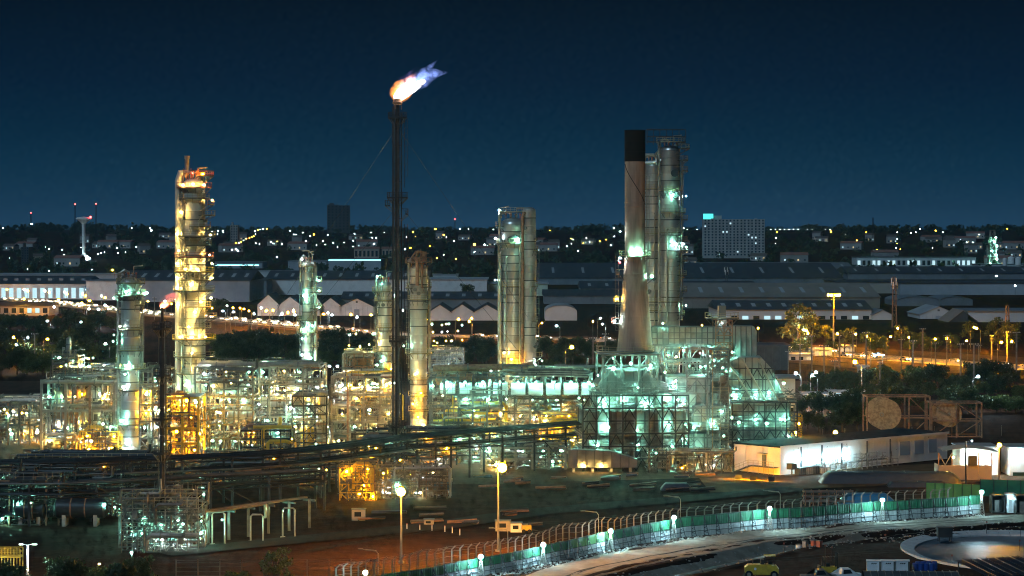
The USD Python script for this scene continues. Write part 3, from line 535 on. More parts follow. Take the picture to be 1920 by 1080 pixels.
zz(0, 250, 3.483, 'f', [(207, 590), (988, 638)], 2.0); zz(0, 250, 3.483, 'f', [(860, 583), (980, 607), (295, 740), (320, 750), (405, 755), (418, 783), (528, 742), (550, 770), (640, 780), (660, 775), (683, 770), (765, 745), (770, 775), (890, 738), (820, 770), (600, 873), (320, 880), (180, 870), (65, 805), (1515, 755), (1550, 757), (1385, 645), (1420, 660), (1455, 640), (20, 610)])
zz(1280, 380, 2.572, 'f', [(5, 125), (95, 210), (205, 80), (390, 80), (165, 160), (325, 170), (345, 210), (450, 170), (448, 195), (1030, 215), (1035, 145), (1100, 148), (1125, 145), (1145, 130), (1255, 145), (1340, 180), (1370, 190), (1385, 170), (1400, 190), (1430, 155), (445, 300), (1035, 175), (1205, 215), (820, 200), (785, 155)])
zz(1280, 380, 2.572, 'f', [(425 + 22 * k, 117 + (k % 3)) for k in range(14)] + [(22, 67), (37, 67), (70, 68)], .7); zz(1280, 380, 2.572, 'f', [(1513, 308), (1603, 342)], 2.2)
zz(1280, 380, 2.572, 'o', [(327, 235), (455, 145), (900, 150), (938, 222), (1035, 195), (1050, 220), (1565, 130), (885, 145)], 1.1); zz(1280, 380, 2.572, 'o', [(715, 142), (840, 180), (1220, 138), (498, 318), (533, 318), (905, 337)], 1.7)
zz(1080, 220, 2.573, 'f', [(50, 582), (65, 600), (185, 575), (168, 615), (182, 530), (10, 640)]); zz(1080, 220, 2.573, 'o', [(35, 605), (115, 597), (145, 590)]); zz(1080, 220, 2.573, 'o', [(103, 698), (137, 698)], 1.6)
for px, py, kd, sc in FAR:
    g = at_height(px, py, 7.3 * sc); where = 'left of the tallest column' if px < 330 else 'between the tallest column and the flare stack' if px < 740 else 'between the flare stack and the chimney' if px < 1170 else 'on the hill around the apartment block' if px < 1480 else 'at far right'
    big = 'bright' if sc > 1.4 else 'tiny'
    place(LPF[kd], FIRST, f'{big} {"white" if kd == "f" else "amber"} lamp of the far city {where}', g, 0, 'lamps of the far city', sc * max(g[1] / 4200, .45))
# ---------------------------------------------------------------- cars and barrier on the highway
CAR = thing('car', 'x', 'car', (0, 0, 0), 0, 'x', 1.0)
sec = [(-2.1, .35), (-2.15, .8), (-1.35, .95), (-.75, 1.45), (.75, 1.48), (1.45, 1.0), (2.1, .85), (2.15, .35)]
build(MB().addp([(x, -.85, z) for x, z in sec] + [(x, .85, z) for x, z in sec], [8, 8] + [4] * 8, list(range(8)) + list(range(15, 7, -1)) + [j for i in range(8) for j in (i, i + 8, (i + 1) % 8 + 8, (i + 1) % 8)]), 'body', 'car_paint', CAR)
for sg in (-1, 1):
    build(MB().addp([(-1.15, sg * .87, .98), (-.72, sg * .87, 1.38), (.72, sg * .87, 1.4), (1.2, sg * .87, 1.0)], [4], [0, 1, 2, 3]), 'window', 'pane_dark', CAR)
    for x in (-1.3, 1.3): build(MB().tube([(x, sg * .68, .33), (x, sg * .9, .33)], .33, 10), 'wheel', 'rubber', CAR)
    build(MB().box((2.13, sg * .62 - .22, .58), (2.19, sg * .62 + .22, .80)), 'headlight', 'car_headlight', CAR); build(MB().box((-2.20, sg * .62 - .2, .62), (-2.14, sg * .62 + .2, .82)), 'taillight', 'car_taillight', CAR)
hl = np.concatenate([[0], np.cumsum(np.hypot(*np.diff(HWY, axis=0).T))]); rn = random.Random(12); s = 8.0; k = 0
while s < hl[-1]:
    for lane, sg in ((-6.2, 1), (-2.6, 1), (2.8, -1), (6.4, -1)):
        if rn.random() < (.55 if s < hl[-1] * .62 else .26):
            ss = min(s + rn.uniform(0, 6), hl[-1]); x = np.interp(ss, hl, HWY[:, 0]); y = np.interp(ss, hl, HWY[:, 1]); j = min(np.searchsorted(hl, ss), len(hl) - 1); d = HWY[j] - HWY[j - 1]; a = math.atan2(d[1], d[0]); px = 960 + x * F / y
            nx_, ny_ = -math.sin(a), math.cos(a); where = 'left of the tallest column' if px < 335 else 'between the tallest column and the flare stack' if px < 735 else 'behind the middle of the plant' if px < 1180 else 'on the lit road at right'
            if -20 < px < 1940: place(CAR, FIRST, f'car on the {"near" if lane < 0 else "far"} side of the highway {where}', (x + nx_ * lane, y + ny_ * lane, .36), a if sg > 0 else a, 'cars on the highway')
    s += 13
for k in range(12):
    ss = hl[-1] * (.64 + .35 * k / 12); x = np.interp(ss, hl, HWY[:, 0]); y = np.interp(ss, hl, HWY[:, 1]); place(LP['s'], FIRST, f'near-side orange lamp of the lit road at right, {nth(k, 12)} of twelve', (x, y - 12.2, 0), PI / 2, 'orange lamps on the near side of the right road', .95)
for sd, nm in ((-12.2, 'near'), (12.2, 'far')):
    N = int(hl[-1] * .60 / 42)
    for k in range(N):
        ss = hl[-1] * .60 * (k + (.25 if sd < 0 else .75)) / N; x = np.interp(ss, hl, HWY[:, 0]); y = np.interp(ss, hl, HWY[:, 1]); place(LP['s' if sd < 0 else 'w'], FIRST, f'{"orange" if sd < 0 else "white"} lamp on the {nm} side of the highway behind the plant, {nth(k, N)}', (x, y + sd, 0), PI / 2 if sd < 0 else -PI / 2, f'lamps on the {nm} side of the highway', .8)
t = thing('crash_barrier', 'pale concrete crash barrier along the near edge of the highway', 'barrier', (*HWY[0], 0)); n = int(hl[-1] / 9)
for k in range(n):
    q = []
    for f in (k / n, (k + .97) / n):
        x = np.interp(f * hl[-1], hl, HWY[:, 0]); y = np.interp(f * hl[-1], hl, HWY[:, 1]); q.append((x, y - 10.5, .8))
    build(MB().bar(q[0], q[1], .35, 1.0), 'barrier_block', 'concrete', t, off=(*HWY[0], 0))
# ---------------------------------------------------------------- utility poles at right and left
POLE = thing('utility_pole', 'x', 'utility pole', (0, 0, 0), 0, 'x', 1.0)
build(MB().bar((0, 0, -.5), (0, 0, 12), .34), 'pole', 'concrete_post', POLE)
for z in (11.6, 10.7): build(MB().bar((-1.2, 0, z), (1.2, 0, z), .14), 'crossarm', 'steel_dark', POLE)
for x in (-1.1, -.5, .5, 1.1): build(MB().cyl((x, 0, 11.68), .09, .3, 6), 'insulator', 'white_wall', POLE)
pl = sorted([(1500, 712), (1522, 700), (1545, 735), (1574, 690), (1599, 690), (1624, 700), (1650, 745), (1730, 690), (1754, 700), (1775, 690), (1801, 720), (1826, 730), (1859, 690), (1835, 705), (1888, 690), (1906, 700), (1478, 720), (1565, 742), (1690, 700), (1712, 712)])
for k, (px, py) in enumerate(pl): place(POLE, FIRST, f'utility pole by the lit road at right, {nth(k, len(pl))}', G(px, py), .3 * (k % 3), 'utility poles at right', .85 + .1 * (k % 4))
pl = sorted([(466, 660), (290, 600), (655, 690), (1135, 690), (65, 690), (48, 700), (1112, 700)])
for k, (px, py) in enumerate(pl): place(POLE, FIRST, f'utility pole behind the plant, {nth(k, len(pl))}', G(px, py), .2, 'utility poles behind the plant', 1.0)
for k in range(3):
    a, b = G(1545, 735), G(1906, 700); m = MB(); a = a + (-1.1 + k, 0, 11.0); b = b + (-1.1 + k, 0, 11.0)
    m.tube([a + (b - a) * f - np.array([0, 0, 3.0 * math.sin(PI * ((f * 5) % 1))]) for f in np.linspace(0, 1, 31)], .04, 4); tag(build(m, 'overhead_wire', 'steel_dark'), f'sagging overhead wire between the utility poles at right, {["front", "middle", "back"][k]} of three', 'wire', 'overhead wires')
# buildings round the lit road and right of the heaters
S('dark blue metal shed right of the heater duct', 1419, 1478, 646, 694, 18, 'tank_black', 'roof_dark', 'flat', None, 4, 'metal_shed', 'shed')
S('blank pinkish stair block right of the second heater', 1465, 1491, 706, 815, 9, 'pink_wall', 'roof_grey', 'flat', None, 0, 'stair_block', 'building', wins=(2, .3, .5, 0, 'lit_window', 2))
for k, (a, b, yt, yb, dpt) in enumerate([(1512, 1552, 738, 752, 8), (1560, 1618, 731, 745, 9), (1480, 1524, 664, 676, 10), (1527, 1560, 654, 668, 10), (1576, 1602, 648, 660, 8), (1612, 1626, 685, 700, 6)]):
    S(['low kiosk with a lit front in the car park', 'white lit canopy hut beside the round green tree', 'lit roadside shop by the tall orange tree', 'small roadside shop under the orange lamps', 'roadside booth below the high-mast lamp', 'small grey booth near the big orange lamp'][k], a, b, yt, yb, dpt, 'cabin_white', 'roof_light', 'flat', None, 0, 'roadside_kiosk', 'kiosk', wins=(3, .3, .8, .7, 'lit_window' if k < 2 else 'lit_window_warm', k))
# ---------------------------------------------------------------- columns, stacks and flares
def platform(t, c, r, z, a0, a1, ext=1.25, paint='railing_paint', deck='grating', brackets=True, n=None):
    """ring platform of the given sector (degrees; 0 = right, -90 = towards the camera) with railing and brackets"""
    a0, a1 = math.radians(a0), math.radians(a1); n = n or max(4, int((a1 - a0) / .28)); R = r + ext; cx, cy = c
    full = a1 - a0 > 6.2
    m = MB().lathe([(r + .05, z - .12), (R, z - .12), (R, z), (r + .05, z), (r + .05, z - .12)], n, (cx, cy, 0), a0, a1 if not full else a0 + 2 * PI)
    pf = build(m, 'platform', deck, t); m = MB(); A = np.linspace(a0, a1, n + 1)
    q = [np.array([cx + (R - .06) * math.cos(a), cy + (R - .06) * math.sin(a), z]) for a in A]
    for p in q: m.bar(p, p + (0, 0, 1.1), .07)
    for hgt in (.55, 1.1):
        for u, v in zip(q[:-1], q[1:]): m.bar(u + (0, 0, hgt), v + (0, 0, hgt), .07)
    if not full:
        for p, a in ((q[0], a0), (q[-1], a1)): m.bar(p + (0, 0, 1.1), (cx + (r + .1) * math.cos(a), cy + (r + .1) * math.sin(a), z + 1.1), .07)
    for u, v in zip(q[:-1], q[1:]): m.bar(u + (0, 0, .1), v + (0, 0, .1), .03, .2)
    build(m, 'railing', paint, pf)
    if brackets:
        for a in A[::2]: build(MB().bar((cx + r * math.cos(a), cy + r * math.sin(a), z - 1.3), (cx + (R - .1) * math.cos(a), cy + (R - .1) * math.sin(a), z - .12), .10), 'bracket', 'steel_grey', pf)
    return pf
def ladder(t, c, r, a, z0, z1, matn='steel_pale', cage=True):
    a = math.radians(a); u = np.array([math.cos(a), math.sin(a), 0]); v = np.array([-u[1], u[0], 0]); b = np.array([c[0], c[1], 0]) + u * (r + .25); m = MB()
    for s_ in (-.22, .22): m.bar(b + v * s_ + (0, 0, z0), b + v * s_ + (0, 0, z1), .06)
    for z in np.arange(z0 + .3, z1, .6): m.bar(b - v * .22 + (0, 0, z), b + v * .22 + (0, 0, z), .04)
    l = build(m, 'ladder', matn, t)
    if cage and z1 - z0 > 4:
        m = MB()
        for z in np.arange(z0 + 2.3, z1, 1.2):
            pts = [b + v * .38 * math.cos(k) + u * .75 * math.sin(k) + (0, 0, z) for k in np.linspace(0, PI, 6)]
            for p, q in zip(pts[:-1], pts[1:]): m.bar(p, q, .04)
        for k in np.linspace(0, PI, 4)[1:-1]: p = b + v * .38 * math.cos(k) + u * .75 * math.sin(k); m.bar(p + (0, 0, z0 + 2.3), p + (0, 0, z1), .04)
        build(m, 'ladder_cage', matn, l)
def courses(t, prof_r, z0, z1, step, matn, n=32, c=(0, 0), name='shell_course', gap=.09):
    """cladding courses, each with its own bevelled edges; prof_r(z) gives the radius"""
    k = max(1, round((z1 - z0) / step)); zs = np.linspace(z0, z1, k + 1)
    rr = random.Random(int(z1 * 100)); alt = {'cladding': 'cladding_b', 'cladding_cream': 'cladding_cream_b', 'cladding_dull': 'cladding_b'}.get(matn)
    for a, b in zip(zs[:-1], zs[1:]):
        ra, rb = prof_r(a), prof_r(b)
        build(MB().lathe([(ra - .10, a), (ra, a + gap), (rb, b - gap), (rb - .10, b)], n, (c[0], c[1], 0)), name, alt if alt and rr.random() < .28 else matn, t, 30)
        if alt and rr.random() < .45: build(MB().lathe([(ra, a + .02), (ra + .07, a + .03), (ra + .07, a + .19), (ra, a + .2)], n, (c[0], c[1], 0)), 'insulation_ring', 'steel_dark', t, 30)
def column(name, label, px, w, ytop, ybase, matn='cladding', group=None, skirt=None, plats=(), lads=(), risers=(), lamps=(), step=1.9, head=True, cat='column', top_clutter=True, overhead=None, z0=0.0, dY=0.0, taper=None):
    Y = Yg(ybase) + dY; s = Y / F; r = w * s / 2; zt = PZ(ytop, Y); loc = (PX(px, Y), Y, 0); t = thing(name, label, cat, loc, 0, group); zpx = lambda py: PZ(py, Y)
    hd = r * .55 if head else 0; zs = zpx(skirt) if skirt else z0 + 1.5
    build(MB().lathe([(r * 1.04, z0), (r * 1.04, z0 + .4), (r * .99, z0 + .4), (r * .99, zs)], 28), 'skirt', 'skirt_concrete', t, 30)
    pr = taper or (lambda z: r)
    courses(t, lambda z: pr(z), zs, zt - hd, step, matn)
    if head: build(MB().lathe([(r - .05, zt - hd)] + [(r * math.cos(a), zt - hd + hd * math.sin(a)) for a in np.linspace(0, PI / 2, 8)], 28), 'head', matn, t, 30)
    for p in plats: platform(t, (0, 0), r, zpx(p[0]), p[1], p[2], *(p[3:] or ()))
    for a, ya, yb in lads: ladder(t, (0, 0), r, a, zpx(ya), zpx(yb))
    for k, (a, ya, yb, rp, mt) in enumerate(risers):
        A = math.radians(a); q = (r + rp + .25); x, y = q * math.cos(A), q * math.sin(A); za, zb = zpx(ya), zpx(yb)
        build(MB().tube([(x, y, za), (x, y, zb - rp * 2), (x * .85, y * .85, zb), (r * .5 * math.cos(A), r * .5 * math.sin(A), zb + .1)], rp, 10), 'riser_pipe', mt, t)
        m = MB()
        for z in np.arange(za + 3, zb - 2, 5.5): m.bar((r * .95 * math.cos(A), r * .95 * math.sin(A), z), (x, y, z), .12)
        build(m, 'pipe_bracket', 'steel_grey', t)
    for py, a, kind, R in lamps:
        if R < .25 and -150 < a < -30: continue
        R *= .62; A = math.radians(a); lamp(t, ((r + 1.35 + R) * math.cos(A), (r + 1.35 + R) * math.sin(A), zpx(py)), kind, R)
    # flange nozzles, manholes
    rn = random.Random(int(px))
    for k in range(5):
        a = math.radians(rn.uniform(-170, -10)); z = rn.uniform(zs + 2, zt - 4); u = np.array([math.cos(a), math.sin(a), 0]); b = u * (r - .1) + (0, 0, z)
        build(MB().tube([b, b + u * .55], .32, 10).tube([b + u * .5, b + u * .68], .46, 10), 'manhole', 'steel_grey', t)
    if top_clutter:
        m = MB()
        m.tube([(r * .3, 0, zt - .2), (r * .3, 0, zt + 2.2), (r * 1.2, 0, zt + 2.4)], .12, 6); build(m, 'davit', 'steel_pale', t)
        m = MB().tube([(-r * .2, 0, zt - .3), (-r * .2, 0, zt + 1.0), (-r * .6, -.3, zt + 1.4), (-r * 1.15, -.4, zt + .7), (-r * 1.18, -.4, zt - 5)], .28, 8); build(m, 'overhead_pipe', 'pipe_silver', t)
        for k in range(4):
            x = (k - 1.5) * r * .4; build(MB().tube([(x, -r * .3, zt - r * .3), (x, -r * .3, zt + .9)], .1, 6).tube([(x, -r * .3, zt + .6), (x, -r * .3, zt + .95)], .22, 8), 'relief_valve', 'red_paint' if k % 2 else 'steel_rust', t)
    return t, r, Y, zpx
# tallest left column
A, rA, YA, zA = column('distillation_column', 'tallest left column, cream clad, yellow-lit rings near its middle and base', 364, 42, 334, 834, 'cladding_cream', None, 800,
  plats=[(352, -175, 20, 1.5, 'red_paint'), (384, -40, 30, 2.0, 'red_paint'), (404, -60, 40, 2.2), (443, -130, 40, 2.3), (482, -200, 40, 1.9, 'red_paint'), (510, -200, 160, 2.0, 'yellow_paint'), (545, -200, 160, 2.1), (596, -75, 40, 2.6), (460, -110, 30, 1.4), (525, -150, 20, 1.2), (575, -120, 20, 1.3), (614, -150, 20, 1.3), (425, -100, 20, 1.2), (372, -160, 0, 1.0), (636, -200, 160, 2.4, 'yellow_paint'), (668, -180, 0, 2.2), (700, -180, 0, 1.8)],
  lads=[(-130, 636, 545), (-50, 545, 510), (-25, 443, 352), (-128, 510, 443), (-35, 636, 596)],
  risers=[(-172, 760, 325, .75, 'cladding_cream'), (-145, 700, 350, .22, 'pipe_silver'), (-135, 700, 380, .15, 'pipe_silver'), (-120, 640, 470, .12, 'pipe_dull'), (-60, 640, 500, .14, 'pipe_silver'), (-95, 720, 640, .2, 'pipe_silver')],
  lamps=[(348, -120, 'Y', .34), (346, -85, 'Y', .34), (347, -50, 'Y', .30), (375, 0, 'Y', .34), (440, -20, 'Y', .34), (478, -25, 'Y', .28), (494, -10, 'Y', .34), (494, -150, 'Y', .30), (504, -110, 'Y', .40), (505, -70, 'Y', .40), (521, 0, 'Y', .36), (533, -92, 'Y', .50), (540, -150, 'Y', .32), (558, -15, 'Y', .40), (565, -60, 'Y', .30),
         (584, -80, 'Y', .46), (578, 0, 'O', .30), (612, -100, 'Y', .32), (631, -130, 'Y', .44), (630, -90, 'Y', .44), (631, -45, 'Y', .42), (660, -90, 'Y', .34), (690, -70, 'Y', .3), (720, -110, 'T', .4), (438, -150, 'Y', .34), (398, -130, 'Y', .30), (571, -145, 'Y', .40), (520, -150, 'Y', .34), (470, -140, 'Y', .3)], step=2.0)
zt = zA(334)
m = MB()
for k in range(9):
    x = -2.2 + k * .55; m.bar((x, -1.2, zt - 1), (x, -1.2, zt + 2.2 - (k % 3) * .6), .16)
m.bar((-2.3, -1.2, zt + 1.0), (2.6, -1.2, zt + 1.2), .2).bar((-2.3, 1.2, zt + 1.8), (2.6, 1.2, zt + 1.6), .2); build(m, 'top_piping', 'steel_rust', A)
build(MB().tube([(-1.6, 0, zt), (-1.6, 0, zt + 4.6)], .5, 8).tube([(-1.6, 0, zt + 4.3), (-1.6, 0, zt + 5.0)], .62, 8), 'vent_stack', 'steel_pale', A)
platform(A, (2.6, -1.2), .3, zA(330), -180, 180, 1.7, 'red_paint'); lamp(A, (2.2, -2.4, zA(327)), 'O', .26); lamp(A, (0, -2.6, zA(325)), 'R', .2)
m = MB()                                                                     # flared support struts under the yellow ring
for a in np.radians(np.arange(-190, 11, 18)): m.bar((rA * 1.02 * math.cos(a), rA * 1.02 * math.sin(a), zA(530)), ((rA + 1.95) * math.cos(a), (rA + 1.95) * math.sin(a), zA(511)), .16)
build(m, 'strut_ring', 'steel_pale', A)
B, rB, YB, zB = column('fractionating_column', 'silver column at far left with teal-lit head and a vertical bright streak', 245, 37, 519, 850, 'cladding', None, 836,
  plats=[(531, -190, 20, 1.0), (553, -195, 20, 1.2), (572, -60, 20, .9), (618, -195, 15, .6), (657, -190, 20, .7), (691, -190, 30, 1.2), (730, -190, 20, .7), (795, -190, 20, 1.0)], lads=[(-15, 690, 553), (-170, 790, 690), (-15, 790, 730)],
  risers=[(-5, 800, 545, .22, 'pipe_silver'), (-172, 810, 560, .3, 'pipe_silver'), (-178, 800, 620, .12, 'pipe_dull'), (4, 760, 600, .12, 'pipe_dull')],
  lamps=[(546, -95, 'T', .42), (549, -10, 'T', .36), (559, -175, 'T', .22), (611, -120, 'W', .26), (640, -175, 'T', .36), (628, -176, 'T', .26), (684, -92, 'T', .52), (724, -105, 'W', .44), (786, -112, 'T', .55), (774, -20, 'O', .45), (735, -15, 'O', .45), (757, -10, 'O', .3), (828, -95, 'W', .5), (700, -100, 'T', .3)])
m = MB()
for k in range(4): m.bar((-2.4 + 1.6 * k, -1.6, zB(553)), (-2.4 + 1.6 * k, -1.6, zB(517)), .16)
m.bar((-2.4, -1.6, zB(517)), (2.4, -1.6, zB(517)), .18).bar((-2.4, -1.6, zB(530)), (2.4, -1.6, zB(530)), .16).bar((-2.4, -1.6, zB(530)), (-.8, -1.6, zB(517)), .12).bar((2.4, -1.6, zB(530)), (.8, -1.6, zB(517)), .12); build(m, 'top_gantry', 'steel_grey', B)
C, rC, YC, zC = column('slim_column', 'slim teal-lit column with a bent vent pipe on top', 576, 21, 490, 805, 'cladding', None, 795,
  plats=[(500, -180, 0, .8), (527, -40, 20, 2.2), (548, -60, 20, 2.2), (578, -60, 20, 2.2), (600, -180, 30, 1.0), (623, -190, 30, 1.2), (650, -60, 20, 1.5)], lads=[(-20, 640, 500)],
  risers=[(-8, 690, 494, .42, 'pipe_silver'), (0, 680, 520, .2, 'pipe_silver'), (-172, 670, 505, .14, 'pipe_dull'), (14, 690, 600, .3, 'steel_rust')],
  lamps=[(486, -110, 'W', .26), (526, -8, 'T', .36), (545, -6, 'T', .28), (554, -100, 'T', .58), (577, -6, 'T', .36), (617, -100, 'T', .52), (610, -60, 'T', .3), (634, -110, 'T', .3), (670, -70, 'T', .5), (664, -110, 'W', .4)])
build(MB().tube([(1.2, 0, zC(492)), (1.2, 0, zC(476)), (.4, 0, zC(470)), (-1.3, 0, zC(470))], .16, 7), 'vent_pipe', 'steel_pale', C)
D, rD, YD, zD = column('short_column', 'silver column with rounded head just left of the flare stack', 721, 26, 527, 795, 'cladding', None, 780,
  plats=[(546, -230, -60, 1.4), (564, -200, 20, .9), (614, -190, 20, .5), (658, -210, -20, 1.2), (690, -190, 20, .6)], lads=[(-165, 658, 546)], risers=[(-170, 690, 560, .16, 'pipe_dull'), (-8, 700, 540, .3, 'pipe_silver'), (-3, 640, 560, .12, 'pipe_dull')],
  lamps=[(518, -120, 'T', .42), (553, 10, 'T', .3), (580, 4, 'W', .24), (676, -100, 'T', .4), (600, -95, 'Y', .16), (690, -60, 'O', .4)])
E, rE, YE, zE = column('rusty_top_column', 'silver column with rusty piping on top and a pale skirt, right of the flare stack', 785, 32, 494, 815, 'cladding', None, 784,
  plats=[(492, -200, 30, 1.2, 'steel_rust'), (538, -60, 30, 1.1), (540, -210, -130, 1.1), (562, -190, 20, .7), (662, -195, 25, 1.2), (711, -190, 20, .6), (742, -190, 20, .5), (770, -190, 10, .5)], lads=[(-5, 660, 540), (-172, 700, 560)],
  risers=[(-95, 535, 486, .42, 'steel_rust'), (-70, 540, 488, .25, 'steel_rust'), (2, 700, 520, .26, 'pipe_silver'), (-172, 690, 530, .16, 'pipe_dull')],
  lamps=[(648, -170, 'T', .3), (700, -100, 'Y', .36), (735, -80, 'O', .5), (755, -110, 'O', .46), (780, -90, 'O', .5), (795, -70, 'Y', .5), (640, -95, 'Y', .2), (580, -95, 'Y', .16)])
zt = zE(494); m = MB()
for k in range(3): m.tube([(-1.6 + k, -.8, zt - 1), (-1.6 + k, -.8, zt + 1.4), (-.6 + k * .7, -.5, zt + 2.8), (.6 + k * .5, -.4, zt + 2.6), (1.3 + k * .2, -.4, zt + .5)], .24, 7)
m.bar((-2.0, -1, zt - 1), (0, -1, zt + 3.3), .16).bar((2.2, -1, zt - 1), (.4, -1, zt + 3.3), .16); build(m, 'top_piping', 'steel_rust', E)
Fc, rF, YF, zF = column('twin_column', 'thick left half of the silver twin column in the middle of the plant', 962, 44, 408, 800, 'cladding', None, 790,
  plats=[(398, -200, 30, .5), (424, -220, -140, 1.5), (456, -215, -20, 1.2), (537, -190, 20, .5), (602, -195, 0, .6), (670, -190, 0, .5)], lads=[(-170, 600, 456), (-172, 670, 600)],
  risers=[(-168, 690, 500, .35, 'pipe_silver'), (-155, 695, 470, .28, 'pipe_silver'), (-60, 700, 450, .2, 'pipe_silver'), (-120, 690, 480, .16, 'pipe_silver'), (-45, 690, 480, .25, 'cladding_dull')],
  lamps=[(449, -75, 'T', .58), (452, -115, 'T', .22), (447, -168, 'W', .34), (525, -178, 'W', .24), (590, -100, 'Y', .2), (672, -95, 'O', .55), (682, -60, 'O', .5), (660, -120, 'Y', .3), (640, -95, 'Y', .18), (700, -90, 'O', .5), (560, -85, 'W', .16), (610, -80, 'W', .16)])
lamp(Fc, (-3.4, -.3, zF(394)), 'W', .3)
build(MB().tube([(-3.4, 0, zF(700)), (-3.4, 0, zF(390)), (-1.0, 0, zF(387))], .2, 7), 'vent_pipe', 'steel_pale', Fc)
for k, (x, z) in enumerate([(-.6, 449), (.6, 447)]): build(MB().tube([(x, -rF - .1, zF(z)), (x, -rF - .7, zF(z))], .62, 14).tube([(x, -rF - .7, zF(z)), (x, -rF - .85, zF(z))], .8, 14), 'manhole_cover', 'steel_dark', Fc)
F2, r2, Y2, z2 = column('twin_column', 'plain right half of the silver twin column, with a tall hot pipe', 992, 25, 388, 803, 'cladding_dull', None, 790, plats=[(470, -60, 10, .6), (537, -70, 10, .6), (602, -70, 10, .6), (669, -60, 20, 1.6)], lads=[(-20, 670, 470)],
  risers=[(-135, 690, 400, .36, 'steel_rust')], lamps=[(683, -60, 'W', .3), (676, -10, 'T', .3), (690, -100, 'O', .5)], top_clutter=False)
# chimney and the two columns behind it
Hc, rH, YH, zH = column('tall_column', 'tall silver column right behind the chimney, pipes looping over its top', 1226, 32, 302, 800, 'cladding', 'tall columns behind the chimney', 790,
  plats=[(355, -190, 10, .5), (438, -190, 10, .6), (566, -190, 10, .5), (582, -190, 10, .6)], lads=[(-30, 560, 355)], risers=[(-50, 690, 320, .34, 'pipe_silver'), (-12, 600, 300, .2, 'pipe_dull'), (-90, 620, 400, .12, 'pipe_silver')], lamps=[(640, -60, 'T', .3), (470, -80, 'Y', .2), (560, -60, 'Y', .2), (350, -80, 'Y', .16), (410, -70, 'Y', .2)], dY=6)
Ic, rI, YI, zI = column('tall_column', 'tall silver column with many balconies down its right side', 1257, 36, 272, 800, 'cladding', 'tall columns behind the chimney', 790,
  plats=[(267, -190, 20, 1.2), (279, -60, 30, 2.4), (301, -50, 30, 2.0), (321, -50, 30, 2.0), (358, -190, 30, .7), (399, -130, 20, 1.4), (412, -50, 30, 1.9), (436, -190, 30, .6), (452, -50, 30, 1.8), (470, -60, 30, 2.0), (490, -50, 30, 1.8), (516, -50, 30, 1.7), (545, -50, 30, 1.7), (566, -190, 20, .8), (590, -50, 30, 1.2)],
  lads=[(-10, 560, 290), (-150, 560, 399)], risers=[(-165, 690, 300, .3, 'pipe_silver'), (-20, 600, 300, .26, 'pipe_silver'), (8, 600, 330, .14, 'pipe_dull'), (-110, 690, 430, .2, 'pipe_silver')],
  lamps=[(366, -85, 'T', .46), (368, 8, 'W', .38), (398, -70, 'Y', .2), (455, -80, 'T', .5), (458, -40, 'W', .38), (463, 0, 'T', .34), (573, 10, 'T', .4), (520, -60, 'Y', .22), (545, -65, 'Y', .22), (500, -55, 'Y', .22), (640, -80, 'T', .5), (590, -70, 'Y', .22), (330, -70, 'Y', .16), (480, -55, 'Y', .2)])
build(MB().tube([(-3.2, 2, zI(300)), (-3.2, 2, zI(288)), (-2.4, 1, zI(281)), (0, 0, zI(279)), (2, 0, zI(270))], .45, 10), 'crossover_pipe', 'pipe_silver', Ic)
build(MB().tube([(-6.5, -2, zI(291)), (-4.2, -2.2, zI(291)), (-3.5, -2.2, zI(297)), (-3.6, -2.2, zI(305)), (-6.5, -2, zI(306))], .42, 10), 'expansion_loop', 'pipe_silver', Ic)
m = MB()
for k in range(7): m.bar((-5.8 + k * 1.55, -2.2, zI(272)), (-5.8 + k * 1.55, -2.2, zI(243)), .14)
for z in (243, 256, 266): m.bar((-5.8, -2.2, zI(z)), (3.6, -2.2, zI(z)), .14).bar((-5.8, 2.2, zI(z)), (3.6, 2.2, zI(z)), .14)
for k in range(6): m.bar((-5.8 + k * 1.55, -2.2, zI(266)), (-4.25 + k * 1.55, -2.2, zI(256)), .1)
build(m, 'top_gantry', 'steel_dark', Ic)
for k in range(2):
    a = k; build(MB().tube([(.9 + .2 * k, -rI - .05, zI((325, 366)[k])), (.9 + .2 * k, -rI - .8, zI((325, 366)[k]))], (.95, .75)[k], 14), 'manhole_cover', 'steel_dark', Ic)
YG = 494.0; sG = YG / F; tG = thing('chimney', 'tall tan chimney with black top and flared foot on the first heater', 'chimney', (PX(1190.5, YG), YG, 0)); zG = lambda py: PZ(py, YG)
def rG(z): return 19 * sG + (34 - 19) * sG * np.clip((zG(482) - z) / (zG(482) - zG(665)), 0, 1) ** 1.0
courses(tG, rG, zG(665), zG(303), 2.6, 'stack_paint', 36, gap=.012)
courses(tG, lambda z: rG(z) * 1.03, zG(303), zG(246), 2.2, 'soot', 36, name='sooty_course', gap=.02)
build(MB().lathe([(rG(60) * 1.05, zG(246)), (rG(60) * 1.05, zG(244)), (rG(60) * .8, zG(244)), (rG(60) * .8, zG(252))], 36), 'rim', 'soot', tG, 30)
platform(tG, (0, 0), rG(zG(480)), zG(480), -200, 20, 1.2); platform(tG, (0, 0), rG(zG(515)), zG(515), -215, -150, 1.5); platform(tG, (0, 0), rG(zG(515)), zG(522), -20, 35, 1.5); platform(tG, (0, 0), rG(zG(562)), zG(566), -215, -165, 1.6, 'yellow_paint'); platform(tG, (0, 0), rG(zG(610)), zG(606), -215, -165, 1.6, 'red_paint')
ladder(tG, (0, 0), rG(zG(560)) + .3, -178, zG(640), zG(480)); ladder(tG, (0, 0), rG(zG(400)), -8, zG(520), zG(330))
for z in (380, 388, 513): build(MB().lathe([(rG(zG(z)) + .01, zG(z) - .12), (rG(zG(z)) + .10, zG(z) - .08), (rG(zG(z)) + .10, zG(z) + .08), (rG(zG(z)) + .01, zG(z) + .12)], 36), 'stiffener_ring', 'stack_paint', tG, 30)
